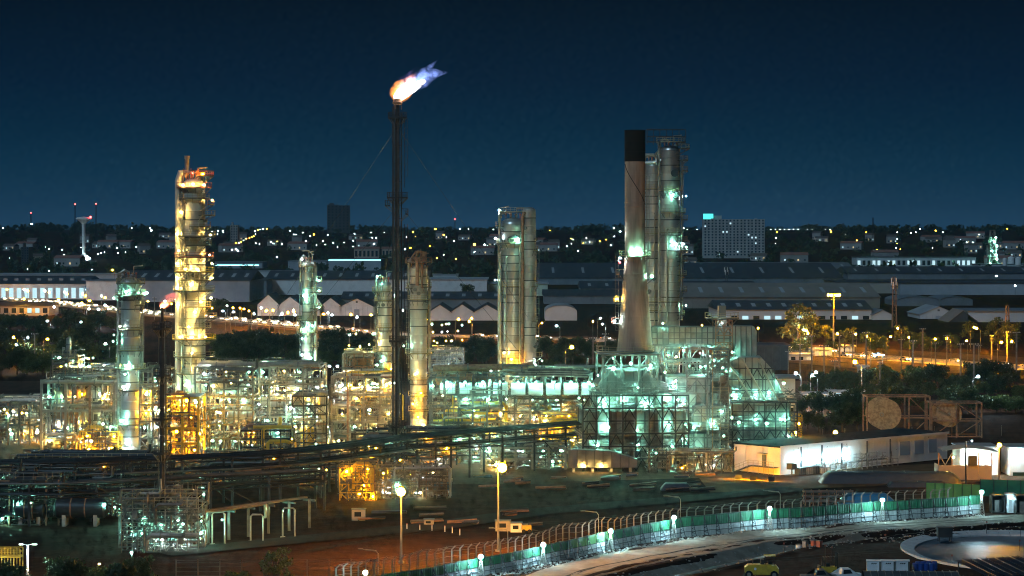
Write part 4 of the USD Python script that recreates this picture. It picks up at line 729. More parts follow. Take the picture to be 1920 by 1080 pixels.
for py, a, kd, R in [(476, -100, 'T', .44), (474, -70, 'T', .40), (484, -168, 'W', .24), (492, -175, 'R', .22), (518, -8, 'T', .34), (560, -172, 'Y', .26), (602, -172, 'W', .3), (434, -178, 'W', .16)]:
    q = rG(zG(py)) + .75 + R; A_ = math.radians(a); lamp(tG, (q * math.cos(A_), q * math.sin(A_), zG(py)), kd, R)
m = MB()                                                                     # sagging cable stays on the upper shell
build(MB().tube([(rG(60) * 1.02 * math.cos(a), rG(60) * 1.02 * math.sin(a), zG(308 + (a + 2.9) * 30)) for a in np.linspace(-.4, -2.9, 14)][::-1], .07, 5), 'cable', 'soot', tG)
# main flare stack
YS = Yg(884); sS = YS / F; tS = thing('flare_stack', 'tall dark guyed flare stack burning at its tip', 'flare stack', (PX(745, YS), YS, 0)); zS = lambda py: PZ(py, YS)
courses(tS, lambda z: .46, .2, zS(196), 5.2, 'steel_dark', 16, name='riser_section', gap=.06)
build(MB().lathe([(1.5, 0), (1.5, .8), (.9, .8), (.7, 2.0)], 16), 'footing', 'concrete', tS)
for k, (x, y, rp) in enumerate([(-.85, -.4, .16), (-.62, -.75, .1), (.82, -.35, .13), (.2, -.95, .12), (-.2, -.9, .07)]): build(MB().tube([(x, y, .3), (x, y, zS(200 + 6 * k))], rp, 8), 'pilot_pipe', ('steel_dark', 'pipe_dull')[k % 2], tS)
ladder(tS, (.45, -.1), .75, -12, zS(352), zS(222), 'steel_dark'); ladder(tS, (.45, -.1), .75, -12, zS(880), zS(420), 'steel_dark')
for k, py in enumerate(np.arange(240, 870, 34)): build(MB().lathe([(.46, zS(py)), (.92, zS(py)), (.92, zS(py) + .14), (.46, zS(py) + .14)], 12), 'guide_ring', 'steel_dark', tS)
for py, a0, a1, e in [(221, -230, 60, 1.0), (371, -220, 60, 1.2), (386, -230, -140, 1.6), (402, -40, 20, 1.3), (640, -180, 180, .8), (800, -180, 180, .9)]: platform(tS, (0, 0), .9, zS(py), a0, a1, e, 'steel_dark', 'steel_dark')
build(MB().lathe([(.62, zS(196)), (1.0, zS(194)), (1.0, zS(191)), (.75, zS(189)), (.75, zS(186)), (.55, zS(186)), (.55, zS(190))], 16), 'flare_tip', 'steel_rust', tS, 30)
for a in (.4, 2.4, 4.4): build(MB().tube([(.9 * math.cos(a), .9 * math.sin(a), zS(205)), (.9 * math.cos(a), .9 * math.sin(a), zS(184))], .07, 6), 'pilot_burner', 'steel_rust', tS)
GUY = [(725, 275, 560, 660, 700), (765, 262, 1010, 700, 640), (730, 400, 590, 640, 720), (756, 385, 1000, 680, 700), (734, 395, 700, 590, 760)]
for px0, py0, px1, py1, yb in [(740, 245, 480, 640, 620), (750, 245, 1075, 720, 640), (741, 392, 520, 668, 700), (750, 385, 965, 650, 700), (742, 392, 690, 700, 720)]:
    a = np.array([PX(px0, YS) - PX(745, YS), 0, zS(py0)]); Y_ = YS + (150 if yb < 650 else 60); b = np.array([PX(px1, Y_) - PX(745, YS), Y_ - YS, PZ(py1, Y_)])
    d = b - a; b2 = a + d * min(1.6, a[2] / max(a[2] - b[2], .1)); build(MB().tube([a, b2], .045, 4), 'guy_wire', 'steel_dark', tS)
# flames
def flame(label, base, tilt, col):
    """licking gas in nested layers, each thinner and brighter than the one round it"""
    fp = thing('flame', label, 'flame', base); k = 16; n = 30
    for nm, dx, dz, LL, ww, lean, mt, sd, lays in col:
        for q in range(lays):
            sc = 1 - .2 * q; V = []
            for i in range(n):
                u = i / (n - 1); rr = ww * sc * (math.sin(PI * u ** .62) ** .8 + .10 * (1 - u)) + .001
                for j in range(k):
                    a = j * 2 * PI / k; nz = meshkit.fbm(np.array([[math.cos(a) * .9 + 5, math.sin(a) * .9 + sd, u * LL * .34 + 9]]), 4, 4)[0] - .5; n2 = meshkit.fbm(np.array([[sd * 3.1, 2.0, u * 4.0]]), 3, 7)[0] - .5
                    r2 = rr * (1 + 1.5 * nz * u ** .7); ang = tilt + lean * u; z = u * LL * (1 - .10 * q) + .05 * LL * q
                    V.append((dx + z * math.sin(ang) + r2 * math.cos(a) * math.cos(ang) + n2 * .8 * u, r2 * math.sin(a) * .8, dz + z * math.cos(ang) - r2 * math.cos(a) * math.sin(ang) + n2 * .8 * u))
            j = np.arange(k); j2 = (j + 1) % k; build(MB().add(np.array(V), np.vstack([np.stack([i * k + j, i * k + j2, (i + 1) * k + j2, (i + 1) * k + j], 1) for i in range(n - 1)])), nm, mt, fp, True)
    return fp
def fire(name, c, s, dens, L, w):
    """a burning gas: glows by its own light, thins out towards its edge"""
    MAT[name] = usdkit.material(stage, f'/World/Looks/{name}', {'tc': ('texture_coordinate', {}), 'g': ('geometry', {}), 'n': ('noise_texture', {'scale': .6, 'detail': 3.0, 'roughness': .6}),
        'mr': ('map_range', {'from_min': .38, 'from_max': .62, 'to_min': .05, 'to_max': 1.6, 'clamp': True}), 'm': ('math', {'math_type': 'multiply', 'value2': s}),
        'v': ('principled_volume', {'color': (0, 0, 0), 'density': 0.02, 'emission_color': c})},
        [('g.position', 'n.vector'), ('n.fac', 'mr.value'), ('mr.result', 'm.value1'), ('m.value', 'v.emission_strength')], volume='v.volume')
fire('fire_white', (1.0, .86, .66), 6, .02, 1, 1); fire('fire_orange', (1.0, .34, .06), .55, .02, 1, 1); fire('fire_blue', (.26, .38, 1.0), .24, .02, 1, 1); fire('fire_violet', (.36, .28, .9), .05, .02, 1, 1); fire('fire_small', (1.0, .45, .18), 5.0, .02, 1, 1); fire('fire_pink', (1.0, .18, .12), .5, .02, 1, 1)
flame('big white and blue flame blowing right from the flare tip', (PX(738.5, YS), YS, zS(186.5)), math.radians(44),
      [('white_core', .15, -.2, 7.8, 1.2, .25, 'fire_white', 1.0, 2), ('orange_edge', -.25, -.1, 7.4, 1.9, -.05, 'fire_orange', 2.0, 3), ('blue_plume', .6, .5, 11.6, 1.6, .36, 'fire_blue', 3.0, 4), ('blue_tongue', 1.0, .6, 10.6, 1.3, .05, 'fire_blue', 6.0, 3), ('violet_tongue', .2, .9, 7.6, 1.3, -.12, 'fire_violet', 9.0, 2)])
# small flare at left
YT = Yg(1030); sT = YT / F; tT = thing('small_flare_stack', 'slender dark flare stack at left with a small pink flame', 'flare stack', (PX(304, YT), YT, 0)); zT = lambda py: PZ(py, YT)
courses(tT, lambda z: .36, .2, zT(605), 4.5, 'steel_dark', 12, name='riser_section', gap=.05); courses(tT, lambda z: .22, zT(605), zT(577), 2.0, 'steel_dark', 12, name='tip_section', gap=.02)
build(MB().lathe([(1.0, 0), (1.0, .6), (.5, .6), (.38, 1.6)], 12), 'footing', 'concrete', tT)
build(MB().tube([(.5, -.2, .2), (.5, -.2, zT(600))], .08, 6), 'pilot_pipe', 'pipe_dull', tT); build(MB().tube([(-.5, -.2, .2), (-.5, -.2, zT(620))], .06, 6), 'pilot_pipe', 'pipe_dull', tT)
ladder(tT, (0, 0), .4, -15, .5, zT(618), 'steel_dark')
for py, a0, a1, e in [(617, -180, 180, 1.0), (704, -200, 20, .9), (786, -200, 20, 1.0), (850, -190, 30, 1.0), (955, -190, 30, .8)]: platform(tT, (0, 0), .45, zT(py), a0, a1, e, 'steel_dark', 'steel_dark')
flame('small pink-orange flame blowing right from the slender flare', (PX(301, YT), YT, zT(577.5)), math.radians(40), [('bright_core', 0, 0, 2.8, .5, .35, 'fire_small', 1.0, 2), ('pink_edge', 0, .1, 4.2, .85, .35, 'fire_pink', 4.0, 2)])
# ---------------------------------------------------------------- process units: steel frames full of pipes and lamps
def unit(label, x0, x1, ytop, ybase, depth, nx, ny, nz, matn='steel_grey', lamps='TTTTTT', pipes=14, tangle=90, seed=1, braces=.4, decks=.5, colw=.36, vess=(), R=.30, zs=None, name='process_unit', cat='process unit', pmats=('pipe_silver', 'pipe_dull', 'pipe_silver'), dY=0, zl=None, rails=.6, group=None, rust=.15, z0=0.0):
    Y = Yg(ybase) + dY; s = Y / F; W = (x1 - x0) * s; h = PZ(ytop, Y) - z0; o = (PX(x0, Y), Y, z0); t = thing(name, label, cat, o, 0, group); rn = random.Random(seed)
    xs = np.linspace(0, W, nx); ys = np.linspace(0, depth, ny); L = np.linspace(0, h, nz + 1) if zs is None else np.array([0] + [PZ(q, Y) - z0 for q in zs])
    for x in xs:
        for y in ys:
            e = min(colw, 1.2) / 2; build(MB().box((x - e, y - e, -.2), (x + e, y + e, h)), 'post', matn if rn.random() > rust else 'steel_rust', t)
    for z in L[1:]:
        for j, y in enumerate(ys):
            for i in range(nx - 1): build(MB().box((xs[i] + colw / 2, y - colw * .32, z - colw), (xs[i + 1] - colw / 2, y + colw * .32, z - .02)), 'beam', matn if rn.random() > rust * .5 else 'steel_rust', t)
        for x in xs:
            for j in range(ny - 1): build(MB().box((x - colw * .3, ys[j] + colw / 2, z - colw * .9), (x + colw * .3, ys[j + 1] - colw / 2, z - .03)), 'cross_beam', matn, t)
    for k in range(len(L) - 1):
        for i in range(nx - 1):
            for y in (ys[0],) if rn.random() < .6 else (ys[0], ys[-1]):
                if rn.random() < braces:
                    a, b = (xs[i] + .1, xs[i + 1] - .1); za, zb = L[k] + .1, L[k + 1] - colw; m = MB(); q = rn.random()
                    if q < .35: m.bar((a, y - .02, za), (b, y - .02, zb), .16)
                    elif q < .6: m.bar((b, y - .02, za), (a, y - .02, zb), .16)
                    else: c = (a + b) / 2; m.bar((a, y - .02, za), (c, y - .02, zb), .16).bar((b, y - .02, za), (c, y - .02, zb), .16)
                    build(m, 'brace', matn, t)
            if rn.random() < decks:
                j = rn.randrange(ny - 1); z = L[k + 1]; build(MB().box((xs[i], ys[j], z), (xs[i + 1], ys[j + 1], z + .06)), 'deck', 'grating', t)
        if rn.random() < rails:
            z = L[k + 1] + .06; m = MB(); y = -colw / 2
            for x in np.arange(0, W + .1, 1.6): m.bar((x, y, z), (x, y, z + 1.1), .06)
            for q in (.55, 1.1): m.bar((0, y, z + q), (W, y, z + q), .06)
            build(m, 'railing', rn.choice(['railing_paint', 'steel_pale', 'railing_paint']), t)
    for v in vess:
        fx, fy, fz, r, LL, ori, mt = v; c = np.array([fx * W, fy * depth, fz * h]); m = MB()
        prof = [(0, -.5 * r)] + [(r * math.sin(a), -.5 * r * math.cos(a)) for a in np.linspace(.3, PI / 2, 5)] + [(r, LL)] + [(r * math.cos(a), LL + .5 * r * math.sin(a)) for a in np.linspace(.3, PI / 2 - .05, 5)] + [(0, LL + .5 * r)]
        m.lathe(prof, 18); V = np.vstack(m.V)
        if ori == 'h': V = V[:, [2, 1, 0]] * (1, 1, 1)
        m.V = [V + c]; 
        if ori == 'h': m.I = [m.I[0].reshape(-1, 4)[:, ::-1].ravel()]
        vp = build(m, 'vessel', mt, t, 35); m = MB()
        for q in (.2, .8):
            if ori == 'h': m.tube([c + (LL * q - .15, 0, 0), c + (LL * q + .15, 0, 0)], r * 1.03, 18); m.box(c + (LL * q - .2, -r * .7, -r - 1.0), c + (LL * q + .2, r * .7, -r * .6))
            else: m.lathe([(r, LL * q - .1), (r + .12, LL * q - .1), (r + .12, LL * q + .1), (r, LL * q + .1)], 18, c)
        build(m, 'vessel_saddle' if ori == 'h' else 'vessel_band', 'steel_grey', vp)
        if ori == 'v':
            m = MB()
            for a in range(4): u = np.array([math.cos(a * PI / 2 + .7), math.sin(a * PI / 2 + .7), 0]) * r * .8; m.bar(c + u + (0, 0, 0), c + u + (0, 0, -min(c[2], 2.5)), .25)
            build(m, 'vessel_leg', 'steel_grey', vp)
    for k in range(pipes):
        r = rn.choice([.10, .14, .18, .24, .34]); z = rn.choice(list(L[1:])) + rn.choice([.35, .6, 1.3, -1.0]) + r; z = min(z, h + .6); y = rn.uniform(-.6, depth * .9); a = rn.uniform(-.5, W * .6); b = a + rn.uniform(.25, .8) * W; b = min(b, W + 1.0); p = [(a, y, z), (b, y, z)]
        if rn.random() < .55: zz_ = max(.3, z - rn.uniform(1.5, 6)); p = [(a, y, zz_), (a, y, z - r * 2), (a + r * 2, y, z)] + p[1:]
        if rn.random() < .45: zz_ = max(.3, z - rn.uniform(1.5, 7)) if rn.random() < .75 else z + rn.uniform(1, 2.5); p = p[:-1] + [(b - r * 2, y, z), (b, y, z + math.copysign(r * 2, zz_ - z)), (b, y, zz_)]
        build(MB().tube(p, r, 8), 'pipe', rn.choice(pmats), t)
    m = MB()
    for k in range(tangle):
        p = np.array([rn.uniform(0, W), rn.uniform(-.8, depth), rn.uniform(.2, h * 1.02)]); q = [p.copy()]; ax = rn.choice([0, 2, 2, 0, 1])
        for i in range(rn.randint(2, 4)):
            p = p.copy(); p[ax] += rn.choice([-1, 1]) * rn.uniform(.6, 3.5); p[2] = min(max(p[2], .15), h + 1.2); p[0] = min(max(p[0], -.4), W + .4); p[1] = min(max(p[1], -1.0), depth); q.append(p); ax = rn.choice([0, 1, 2])
        q = [q[0]] + [b for a, b in zip(q[:-1], q[1:]) if np.linalg.norm(b - a) > .05]
        if len(q) > 1: m.tube(q, rn.choice([.04, .06, .08, .11]), 5)
        if k % 4 == 0: e = rn.uniform(.12, .4); m.box(q[0] - e, q[0] + e * np.array([1, 1, rn.uniform(1, 2.2)]))
    if m.n: tag(build(m, 'small_piping', rn.choice(['pipe_dull', 'steel_grey', 'pipe_dull']), t), kind='stuff')
    nl = len(lamps)
    lamps = ''.join('Y' if c == 'T' and rn.random() < .28 and x1 < 1110 and ybase < 940 else c for c in lamps)
    for k, kd in enumerate(lamps):
        lv = L[:-1] if zl is None else zl; z = lv[(k * 7 + seed) % len(lv)]; z = z + min(2.6, (h / len(L)) * .62); x = W * ((k + .5 + rn.uniform(-.35, .35)) / nl)
        lamp(t, (x, rn.choice([-.4, depth * .3, depth * .55, depth * .8]), z), kd, R * rn.uniform(.75, 1.2))
        lv = L[:-1] if zl is None else zl; z = lv[(k * 5 + seed + 1) % len(lv)] + min(2.6, (h / len(L)) * rn.uniform(.4, .8)); q = rn.random(); kd = ('O' if q < .38 else 'Y' if q < .70 else kd) if kd == 'T' and ybase < 940 else kd
        lamp(t, (W * rn.uniform(.03, .97), rn.choice([depth * .3, depth * .5, depth * .8]), z), kd, R * rn.uniform(.55, .95))
    return t, (W, depth, h, np.array(o), s)
U = unit
U('low teal-lit pipe frames at the far left edge', -25, 76, 756, 834, 22, 6, 3, 2, 'steel_grey', 'TTWTTTTWTO', 20, 150, 3, .25, .2, vess=[(.3, .6, .3, 1.0, 4, 'v', 'cladding'), (.62, .4, .25, 1.2, 3, 'v', 'cladding_dull')])
U('open pale frame on tall orange-lit legs at left holding a brown vessel', 78, 214, 712, 848, 16, 4, 3, 3, 'steel_pale', 'TTWTTTOOTTWTOTT', 22, 170, 5, .55, .35, .55, vess=[(.24, .5, .33, 2.7, 7.5, 'v', 'steel_rust'), (.62, .55, .3, 1.9, 8, 'v', 'cladding'), (.12, .3, .05, 1.3, 2.5, 'v', 'cladding')], zs=[822, 768, 713])
U('small stepped tower of platforms above the left frame', 99, 146, 668, 848, 8, 3, 2, 7, 'steel_grey', 'TWTTTT', 6, 120, 8, .7, .8, .22, dY=5, rails=1, zs=[712, 700, 690, 682, 675, 668], zl=[14.5, 16.5, 18], vess=[(.5, .5, .86, .55, 6.5, 'v', 'pipe_silver'), (.3, .5, .86, .35, 4.5, 'v', 'pipe_silver')])
U('pipe bridge with white guard frames beside the silver column', 138, 226, 690, 848, 8, 6, 2, 3, 'steel_pale', 'TTWT', 10, 70, 81, .2, .6, .24, dY=6, rails=1, zs=[714, 702, 690], zl=[17.0, 15.5])
U('orange-lit low piping below the left frame', 150, 222, 808, 852, 8, 4, 2, 2, 'yellow_paint', 'OOOYO', 16, 110, 9, .3, .3, .25, pmats=('yellow_paint', 'steel_rust', 'pipe_silver'))
U('teal-lit tall frame between silver column and tallest column', 262, 312, 694, 852, 12, 3, 2, 5, 'steel_grey', 'TTYTTWTTT', 14, 130, 11, .5, .5, vess=[(.3, .5, .2, 1.0, 5, 'v', 'cladding')])
U('yellow-lit portal frame in front of the tallest column', 312, 372, 744, 858, 10, 3, 2, 4, 'yellow_paint', 'OOOOO', 12, 90, 13, .8, .4, .5, pmats=('yellow_paint', 'steel_rust', 'yellow_paint'), R=.38)
U('tall grey frame right of the tallest column, teal lit through five floors', 366, 474, 688, 848, 18, 5, 3, 6, 'steel_grey', 'TTWTTTTYTTTWTTTT', 26, 260, 15, .45, .4, vess=[(.2, .4, .72, 1.2, 7, 'h', 'cladding'), (.55, .3, .4, 1.3, 5, 'h', 'cladding_dull'), (.8, .5, .3, 1.2, 5, 'v', 'cladding')])
U('bright teal-lit truss frame left of the slim column', 474, 600, 688, 842, 18, 5, 3, 5, 'steel_pale', 'WTTWTTTWTTWTTTTTYT', 26, 260, 17, .6, .35, vess=[(.1, .4, .56, 1.4, 6, 'h', 'cladding'), (.72, .5, .25, 1.6, 6, 'v', 'cladding'), (.5, .4, .75, 1.0, 7, 'h', 'cladding')])
U('dark low frame with a yellow bent pipe left of the flare foot', 452, 545, 806, 868, 8, 6, 2, 4, 'steel_dark', 'OOTOTO', 18, 140, 19, .3, .3, .3, pmats=('steel_rust', 'yellow_paint', 'pipe_dull'))
U('cluttered dark frame between the slim column and the truss deck', 548, 612, 742, 846, 12, 4, 2, 6, 'steel_dark', 'TTTTWT', 14, 200, 21, .3, .5, .25, vess=[(.85, .3, .1, 1.4, 11, 'v', 'cladding'), (.4, .3, .05, 1.5, 4, 'v', 'yellow_paint')])
U('pale truss deck on legs left of the flare stack', 622, 742, 705, 844, 14, 5, 3, 5, 'steel_pale', 'WYTYTTYWTYYTTW', 24, 230, 23, .7, .45, .42, zs=[820, 790, 762, 738, 705], vess=[(.35, .5, .35, 1.2, 6, 'h', 'pipe_silver'), (.15, .6, .75, 1.1, 9, 'h', 'white_wall')], pmats=('pipe_silver', 'steel_pale', 'yellow_paint'))
U('brown boiler box with a bent pipe behind the truss deck', 646, 700, 662, 800, 10, 4, 2, 4, 'steel_rust', 'TYT', 8, 70, 25, .5, .7, .3, zs=[700, 686, 672, 662], zl=[17, 20], vess=[(.3, .4, .85, 1.3, 4, 'h', 'steel_rust')])
U('dark frame with glowing orange windows at the foot of the flare stack', 660, 905, 812, 872, 9, 11, 2, 3, 'steel_dark', 'OOTOTOWOTT', 26, 220, 27, .25, .45, .34, pmats=('pipe_dark', 'steel_rust', 'pipe_dull'))
U('tall open frame around the rusty-topped column', 806, 940, 706, 850, 16, 6, 3, 5, 'steel_grey', 'TTYTOTTTWTTOTTT', 30, 240, 29, .5, .4, .4, zs=[822, 790, 764, 738, 706], vess=[(.1, .4, .2, 1.0, 8, 'h', 'yellow_paint'), (.45, .4, .42, 1.2, 6, 'h', 'steel_rust'), (.1, .5, .93, 1.2, 12, 'h', 'steel_rust'), (.6, .6, .1, 1.5, 4, 'v', 'cladding')], pmats=('pipe_silver', 'yellow_paint', 'steel_pale'))
U('wide frame below the twin column with rows of white cooler boxes', 936, 1110, 698, 848, 18, 7, 3, 5, 'steel_grey', 'TTTWTTTTTTWTTOTTTT', 34, 300, 31, .5, .4, .4, zs=[824, 796, 770, 742, 700], vess=[(.3, .3, .3, 1.5, 7, 'h', 'steel_rust'), (.7, .5, .28, 1.3, 5, 'v', 'cladding'), (.2, .6, .05, 1.2, 4, 'v', 'cladding')], pmats=('pipe_silver', 'pipe_dull', 'steel_pale'))
U('orange-lit yellow pipework left of the first heater', 1012, 1102, 782, 848, 8, 4, 2, 4, 'yellow_paint', 'OOOYOY', 26, 90, 33, .2, .4, .3, pmats=('yellow_paint', 'yellow_paint', 'steel_pale'), dY=-4, R=.52)
U('teal-lit lattice unit behind the rusty-topped column', 806, 868, 656, 740, 14, 6, 3, 6, 'steel_grey', 'TTWTTTT', 10, 160, 35, .6, .4, .25, zl=[14, 17, 19])
U('low teal-lit piping left of the first heater foot', 905, 1060, 838, 880, 12, 6, 2, 2, 'steel_pale', 'TTTWTTTTT', 18, 200, 37, .3, .2, .45, R=.34, vess=[(.3, .5, .05, 1.2, 3, 'v', 'white_wall'), (.75, .5, .05, 1.0, 3, 'v', 'cladding')])
U('orange-lit scaffold hut in the yard below the pipe rack', 637, 702, 876, 938, 7, 5, 3, 4, 'yellow_paint', 'OOOO', 8, 120, 39, .8, .4, .14, pmats=('yellow_paint', 'steel_rust'), R=.26)
U('brightly lit pump station with a blue tank in the yard', 702, 838, 884, 936, 9, 8, 3, 3, 'steel_grey', 'OWTOWWTW', 18, 260, 41, .5, .3, .14, vess=[(.74, .5, .45, 1.1, 3.5, 'h', 'tank_blue')], R=.26)
U('white-lit equipment skid in the left foreground', 228, 372, 932, 1036, 10, 8, 3, 5, 'steel_pale', 'TTWTTWT', 14, 330, 43, .35, .2, .12, zl=[.6, 1.4, 3.2], R=.26)
U('dim pipe skids at the lower left edge', -30, 110, 900, 985, 14, 7, 2, 3, 'steel_dark', 'TTT', 24, 180, 45, .3, .3, .25, R=.2, pmats=('pipe_dull', 'pipe_dark'))
U('dim pipe skids behind the black drum', 110, 236, 904, 968, 12, 6, 2, 3, 'steel_dark', 'TT', 22, 200, 47, .3, .3, .22, R=.2, pmats=('pipe_dull', 'pipe_dark'))
U('dim pipework in front of the plant at left', 20, 300, 862, 905, 12, 12, 2, 2, 'steel_dark', 'O', 30, 200, 49, .2, .2, .25, R=.14, pmats=('pipe_dull', 'pipe_dark', 'pipe_dark'))
U('dim pipework behind the right half of the dark rack', 380, 630, 856, 912, 12, 11, 2, 3, 'steel_dark', 'OTOTO', 30, 220, 51, .3, .3, .28, pmats=('steel_rust', 'pipe_dark', 'pipe_dull'), R=.2)
# air cooler bank
Y = Yg(848); s = Y / F
for k in range(9):
    x0 = 826 + k * 33; t = thing('air_cooler', f'white louvred cooler box on the plant deck, {nth(k, 9)} of the row', 'air cooler', (PX(x0, Y), Y - 1.4, PZ(739, Y)), 0, 'white cooler boxes'); w = 27 * s; hh = 21 * s
    build(MB().box((0, 0, 0), (w, 5, hh)), 'plenum', 'cabin_white', t)
    for q in range(6): build(MB().box((.1, -.12, hh * (q + .15) / 6), (w - .1, -.01, hh * (q + .6) / 6)), 'louvre', 'cabin_white', t)
    build(MB().lathe([(w * .3, hh + .01), (w * .36, hh + .5), (w * .33, hh + .5), (w * .27, hh + .05)], 14, (w / 2, 2.5, 0)), 'fan_ring', 'steel_grey', t); lamp(t, (w * .5, -1.0, hh + .3), 'T', .26)
    build(MB().bar((.1, .3, 0), (.1, .3, -1.2), .2), 'leg', 'steel_grey', t); build(MB().bar((w - .1, .3, 0), (w - .1, .3, -1.2), .2), 'leg', 'steel_grey', t)
# big individual lines that stand out
def line(label, pts, r, matn, py_base, name='pipeline', flanges=True):
    Y = Yg(py_base); o = np.array([PX(pts[0][0], Y), Y, 0]); t = thing(name, label, 'pipe', o); q = []
    for p in pts: dy = p[2] if len(p) > 2 else 0; q.append(P(p[0], p[1], Y + dy) - o)
    build(MB().tube(q, r, 12), 'pipe_run', matn, t, 40); m = MB()
    for a, b in zip(q[:-1], q[1:]):
        if flanges and np.linalg.norm(b - a) > 5: c = (a + b) / 2; d = (b - a) / np.linalg.norm(b - a); m = MB().tube([c - d * .12, c + d * .12], r * 1.35, 12); build(m, 'flange', 'steel_grey', t)
    m = MB(); c = q[len(q) // 2]; m.bar(c, (c[0], c[1], max(c[2] - 3, .1)), .2); build(m, 'pipe_hanger', 'steel_grey', t)
line('fat beige pipe running along the top deck to the twin column', [(812, 691), (850, 690), (905, 689), (980, 688), (1000, 684)], .75, 'steel_rust', 842)
line('orange inverted-U pipe pair, left one, below the twin column', [(1000, 742), (1010, 738), (1015, 742), (1016, 765)], .45, 'steel_pale', 838); line('orange inverted-U pipe pair, right one, below the twin column', [(1020, 740), (1028, 738), (1031, 742), (1032, 765)], .45, 'steel_pale', 838)
line('long yellow-lit pipe with an S bend beside the first heater', [(1030, 762), (1033, 776), (1038, 783), (1070, 781), (1100, 778)], .42, 'yellow_paint', 846); line('bright yellow pipe under the tall open frame', [(812, 790), (845, 789), (872, 788), (930, 787)], .4, 'yellow_paint', 848)
line('yellow pipe bent over like a hook at the dark low frame', [(502, 852), (502, 832), (506, 828), (535, 827), (545, 830)], .38, 'yellow_paint', 868)
line('silver U-bend pipe at the foot of the silver column', [(262, 800), (266, 776), (274, 772), (280, 778), (281, 808)], .4, 'pipe_silver', 850)
line('long pale roof pipe over the grey frame right of the tallest column', [(372, 684), (440, 684), (520, 683), (598, 683)], .5, 'steel_pale', 846); line('pale beam pipe across the top of the open pale frame', [(80, 716), (140, 716), (215, 716)], .36, 'steel_pale', 850)
line('brown bent pipe over the boiler box', [(643, 700), (644, 664), (650, 660), (680, 660)], .35, 'steel_pale', 802)
for k in range(6): line(f'grey pipe bundle on the wide frame, {nth(k, 6)} line', [(960 + 6 * k, 705 - 2 * k), (1040, 704 - 2 * k), (1102, 706 - 2 * k)], .22, ('pipe_silver', 'pipe_dull')[k % 2], 850)
# ---------------------------------------------------------------- pipe racks
def rack(label, pts, tiers, npipes, width, spacing, post='steel_dark', pm=('pipe_dark', 'pipe_dark', 'pipe_dull'), rr=(.10, .22), seed=1, tee=False, lampk=None):
    pts = np.array(pts, float); L = np.concatenate([[0], np.cumsum(np.hypot(*np.diff(pts, axis=0).T))]); n = max(2, int(L[-1] / spacing)); o = np.array([*pts[0], 0]); t = thing('pipe_rack', label, 'pipe rack', o); rn = random.Random(seed)
    def at(s):
        j = min(max(np.searchsorted(L, s), 1), len(L) - 1); d = (pts[j] - pts[j - 1]) / np.hypot(*(pts[j] - pts[j - 1])); return np.array([np.interp(s, L, pts[:, 0]), np.interp(s, L, pts[:, 1])]) - pts[0], np.array([-d[1], d[0]])
    for k in range(n + 1):
        c, nn = at(L[-1] * k / n)
        for sg in ((0,) if tee else (-.5, .5)): q = c + nn * width * sg * .8; build(MB().box((q[0] - .2, q[1] - .2, 0), (q[0] + .2, q[1] + .2, tiers[-1])), 'post', post, t)
        if lampk and k % lampk[0] == 1: lamp(t, (c[0] + nn[0] * 1.2, c[1] - .6, lampk[1]), lampk[2], lampk[3])
        for z in tiers: build(MB().bar((*(c - nn * width * .55), z - .2), (*(c + nn * width * .55), z - .2), .3), 'cross_beam', post, t)
        if not tee and k < n and k % 2 == 0:
            c2, n2 = at(L[-1] * (k + 1) / n); build(MB().bar((*(c - nn * width * .42), tiers[-1] - .4), (*(c2 - n2 * width * .42), .6), .14), 'brace', post, t)
    for z in tiers:
        if not tee:
            for sg in (-.42, .42):
                q = [np.array([*(at(s)[0] + at(s)[1] * width * sg), z - .45]) for s in np.linspace(0, L[-1], n + 1)]; build(MB().tube(q, .13, 4), 'side_beam', post, t)
        for k in range(npipes):
            f = (k + .5) / npipes - .5; r = rn.uniform(*rr); a, b = (0, L[-1]) if rn.random() < .7 else (rn.uniform(0, .3) * L[-1], rn.uniform(.6, 1) * L[-1])
            q = [np.array([*(at(s)[0] + at(s)[1] * width * f), z + r]) for s in np.linspace(a, b, 2 * n + 1)]
            if rn.random() < .35: q.append(q[-1] + (0, 0, -2.2))
            build(MB().tube(q, r, 8), 'pipe', rn.choice(pm), t)
    return t
rack('long dark pipe rack curving across in front of the plant', line_px([(-60, 962), (150, 958), (300, 952), (450, 945), (560, 935), (650, 922), (760, 904), (880, 892), (1000, 880), (1100, 870)]), (6.2, 8.4), 10, 6.5, 8.5, seed=2, lampk=(6, 5.0, 'T', .24))
rack('lower dark pipe rack at the left in front of the long one', line_px([(-60, 985), (120, 984), (240, 978), (360, 968), (480, 962), (600, 955)]), (5.0, 6.6), 7, 5, 9, seed=4, lampk=(3, 3.6, 'T', .26))
rack('grey pipe rack on single T-shaped posts in the left foreground', line_px([(225, 1020), (330, 1022), (395, 1018), (480, 1004), (580, 990)]), (4.7,), 5, 2.4, 4.2, 'steel_grey', ('pipe_silver', 'pipe_dull', 'pipe_silver'), (.1, .2), 6, True, lampk=(3, 3.2, 'T', .17))
for k, (px, pb, hh) in enumerate([(398, 1022, 5.0), (470, 1016, 4.2), (530, 1008, 4.6)]):
    t = thing('pipe_portal', f'pale bent standpipe portal near the left foreground skid, {nth(k, 3)}', 'pipe', G(px, pb), 0, 'standpipe portals'); build(MB().tube([(0, 0, 0), (0, 0, hh - .3), (.3, 0, hh), (1.6, 0, hh), (1.9, 0, hh - .3), (1.9, 0, 0)], .13, 8), 'pipe_run', 'pipe_silver', t); build(MB().lathe([(.4, 0), (.4, .2), (0, .2)], 8), 'base_plate', 'concrete', t)
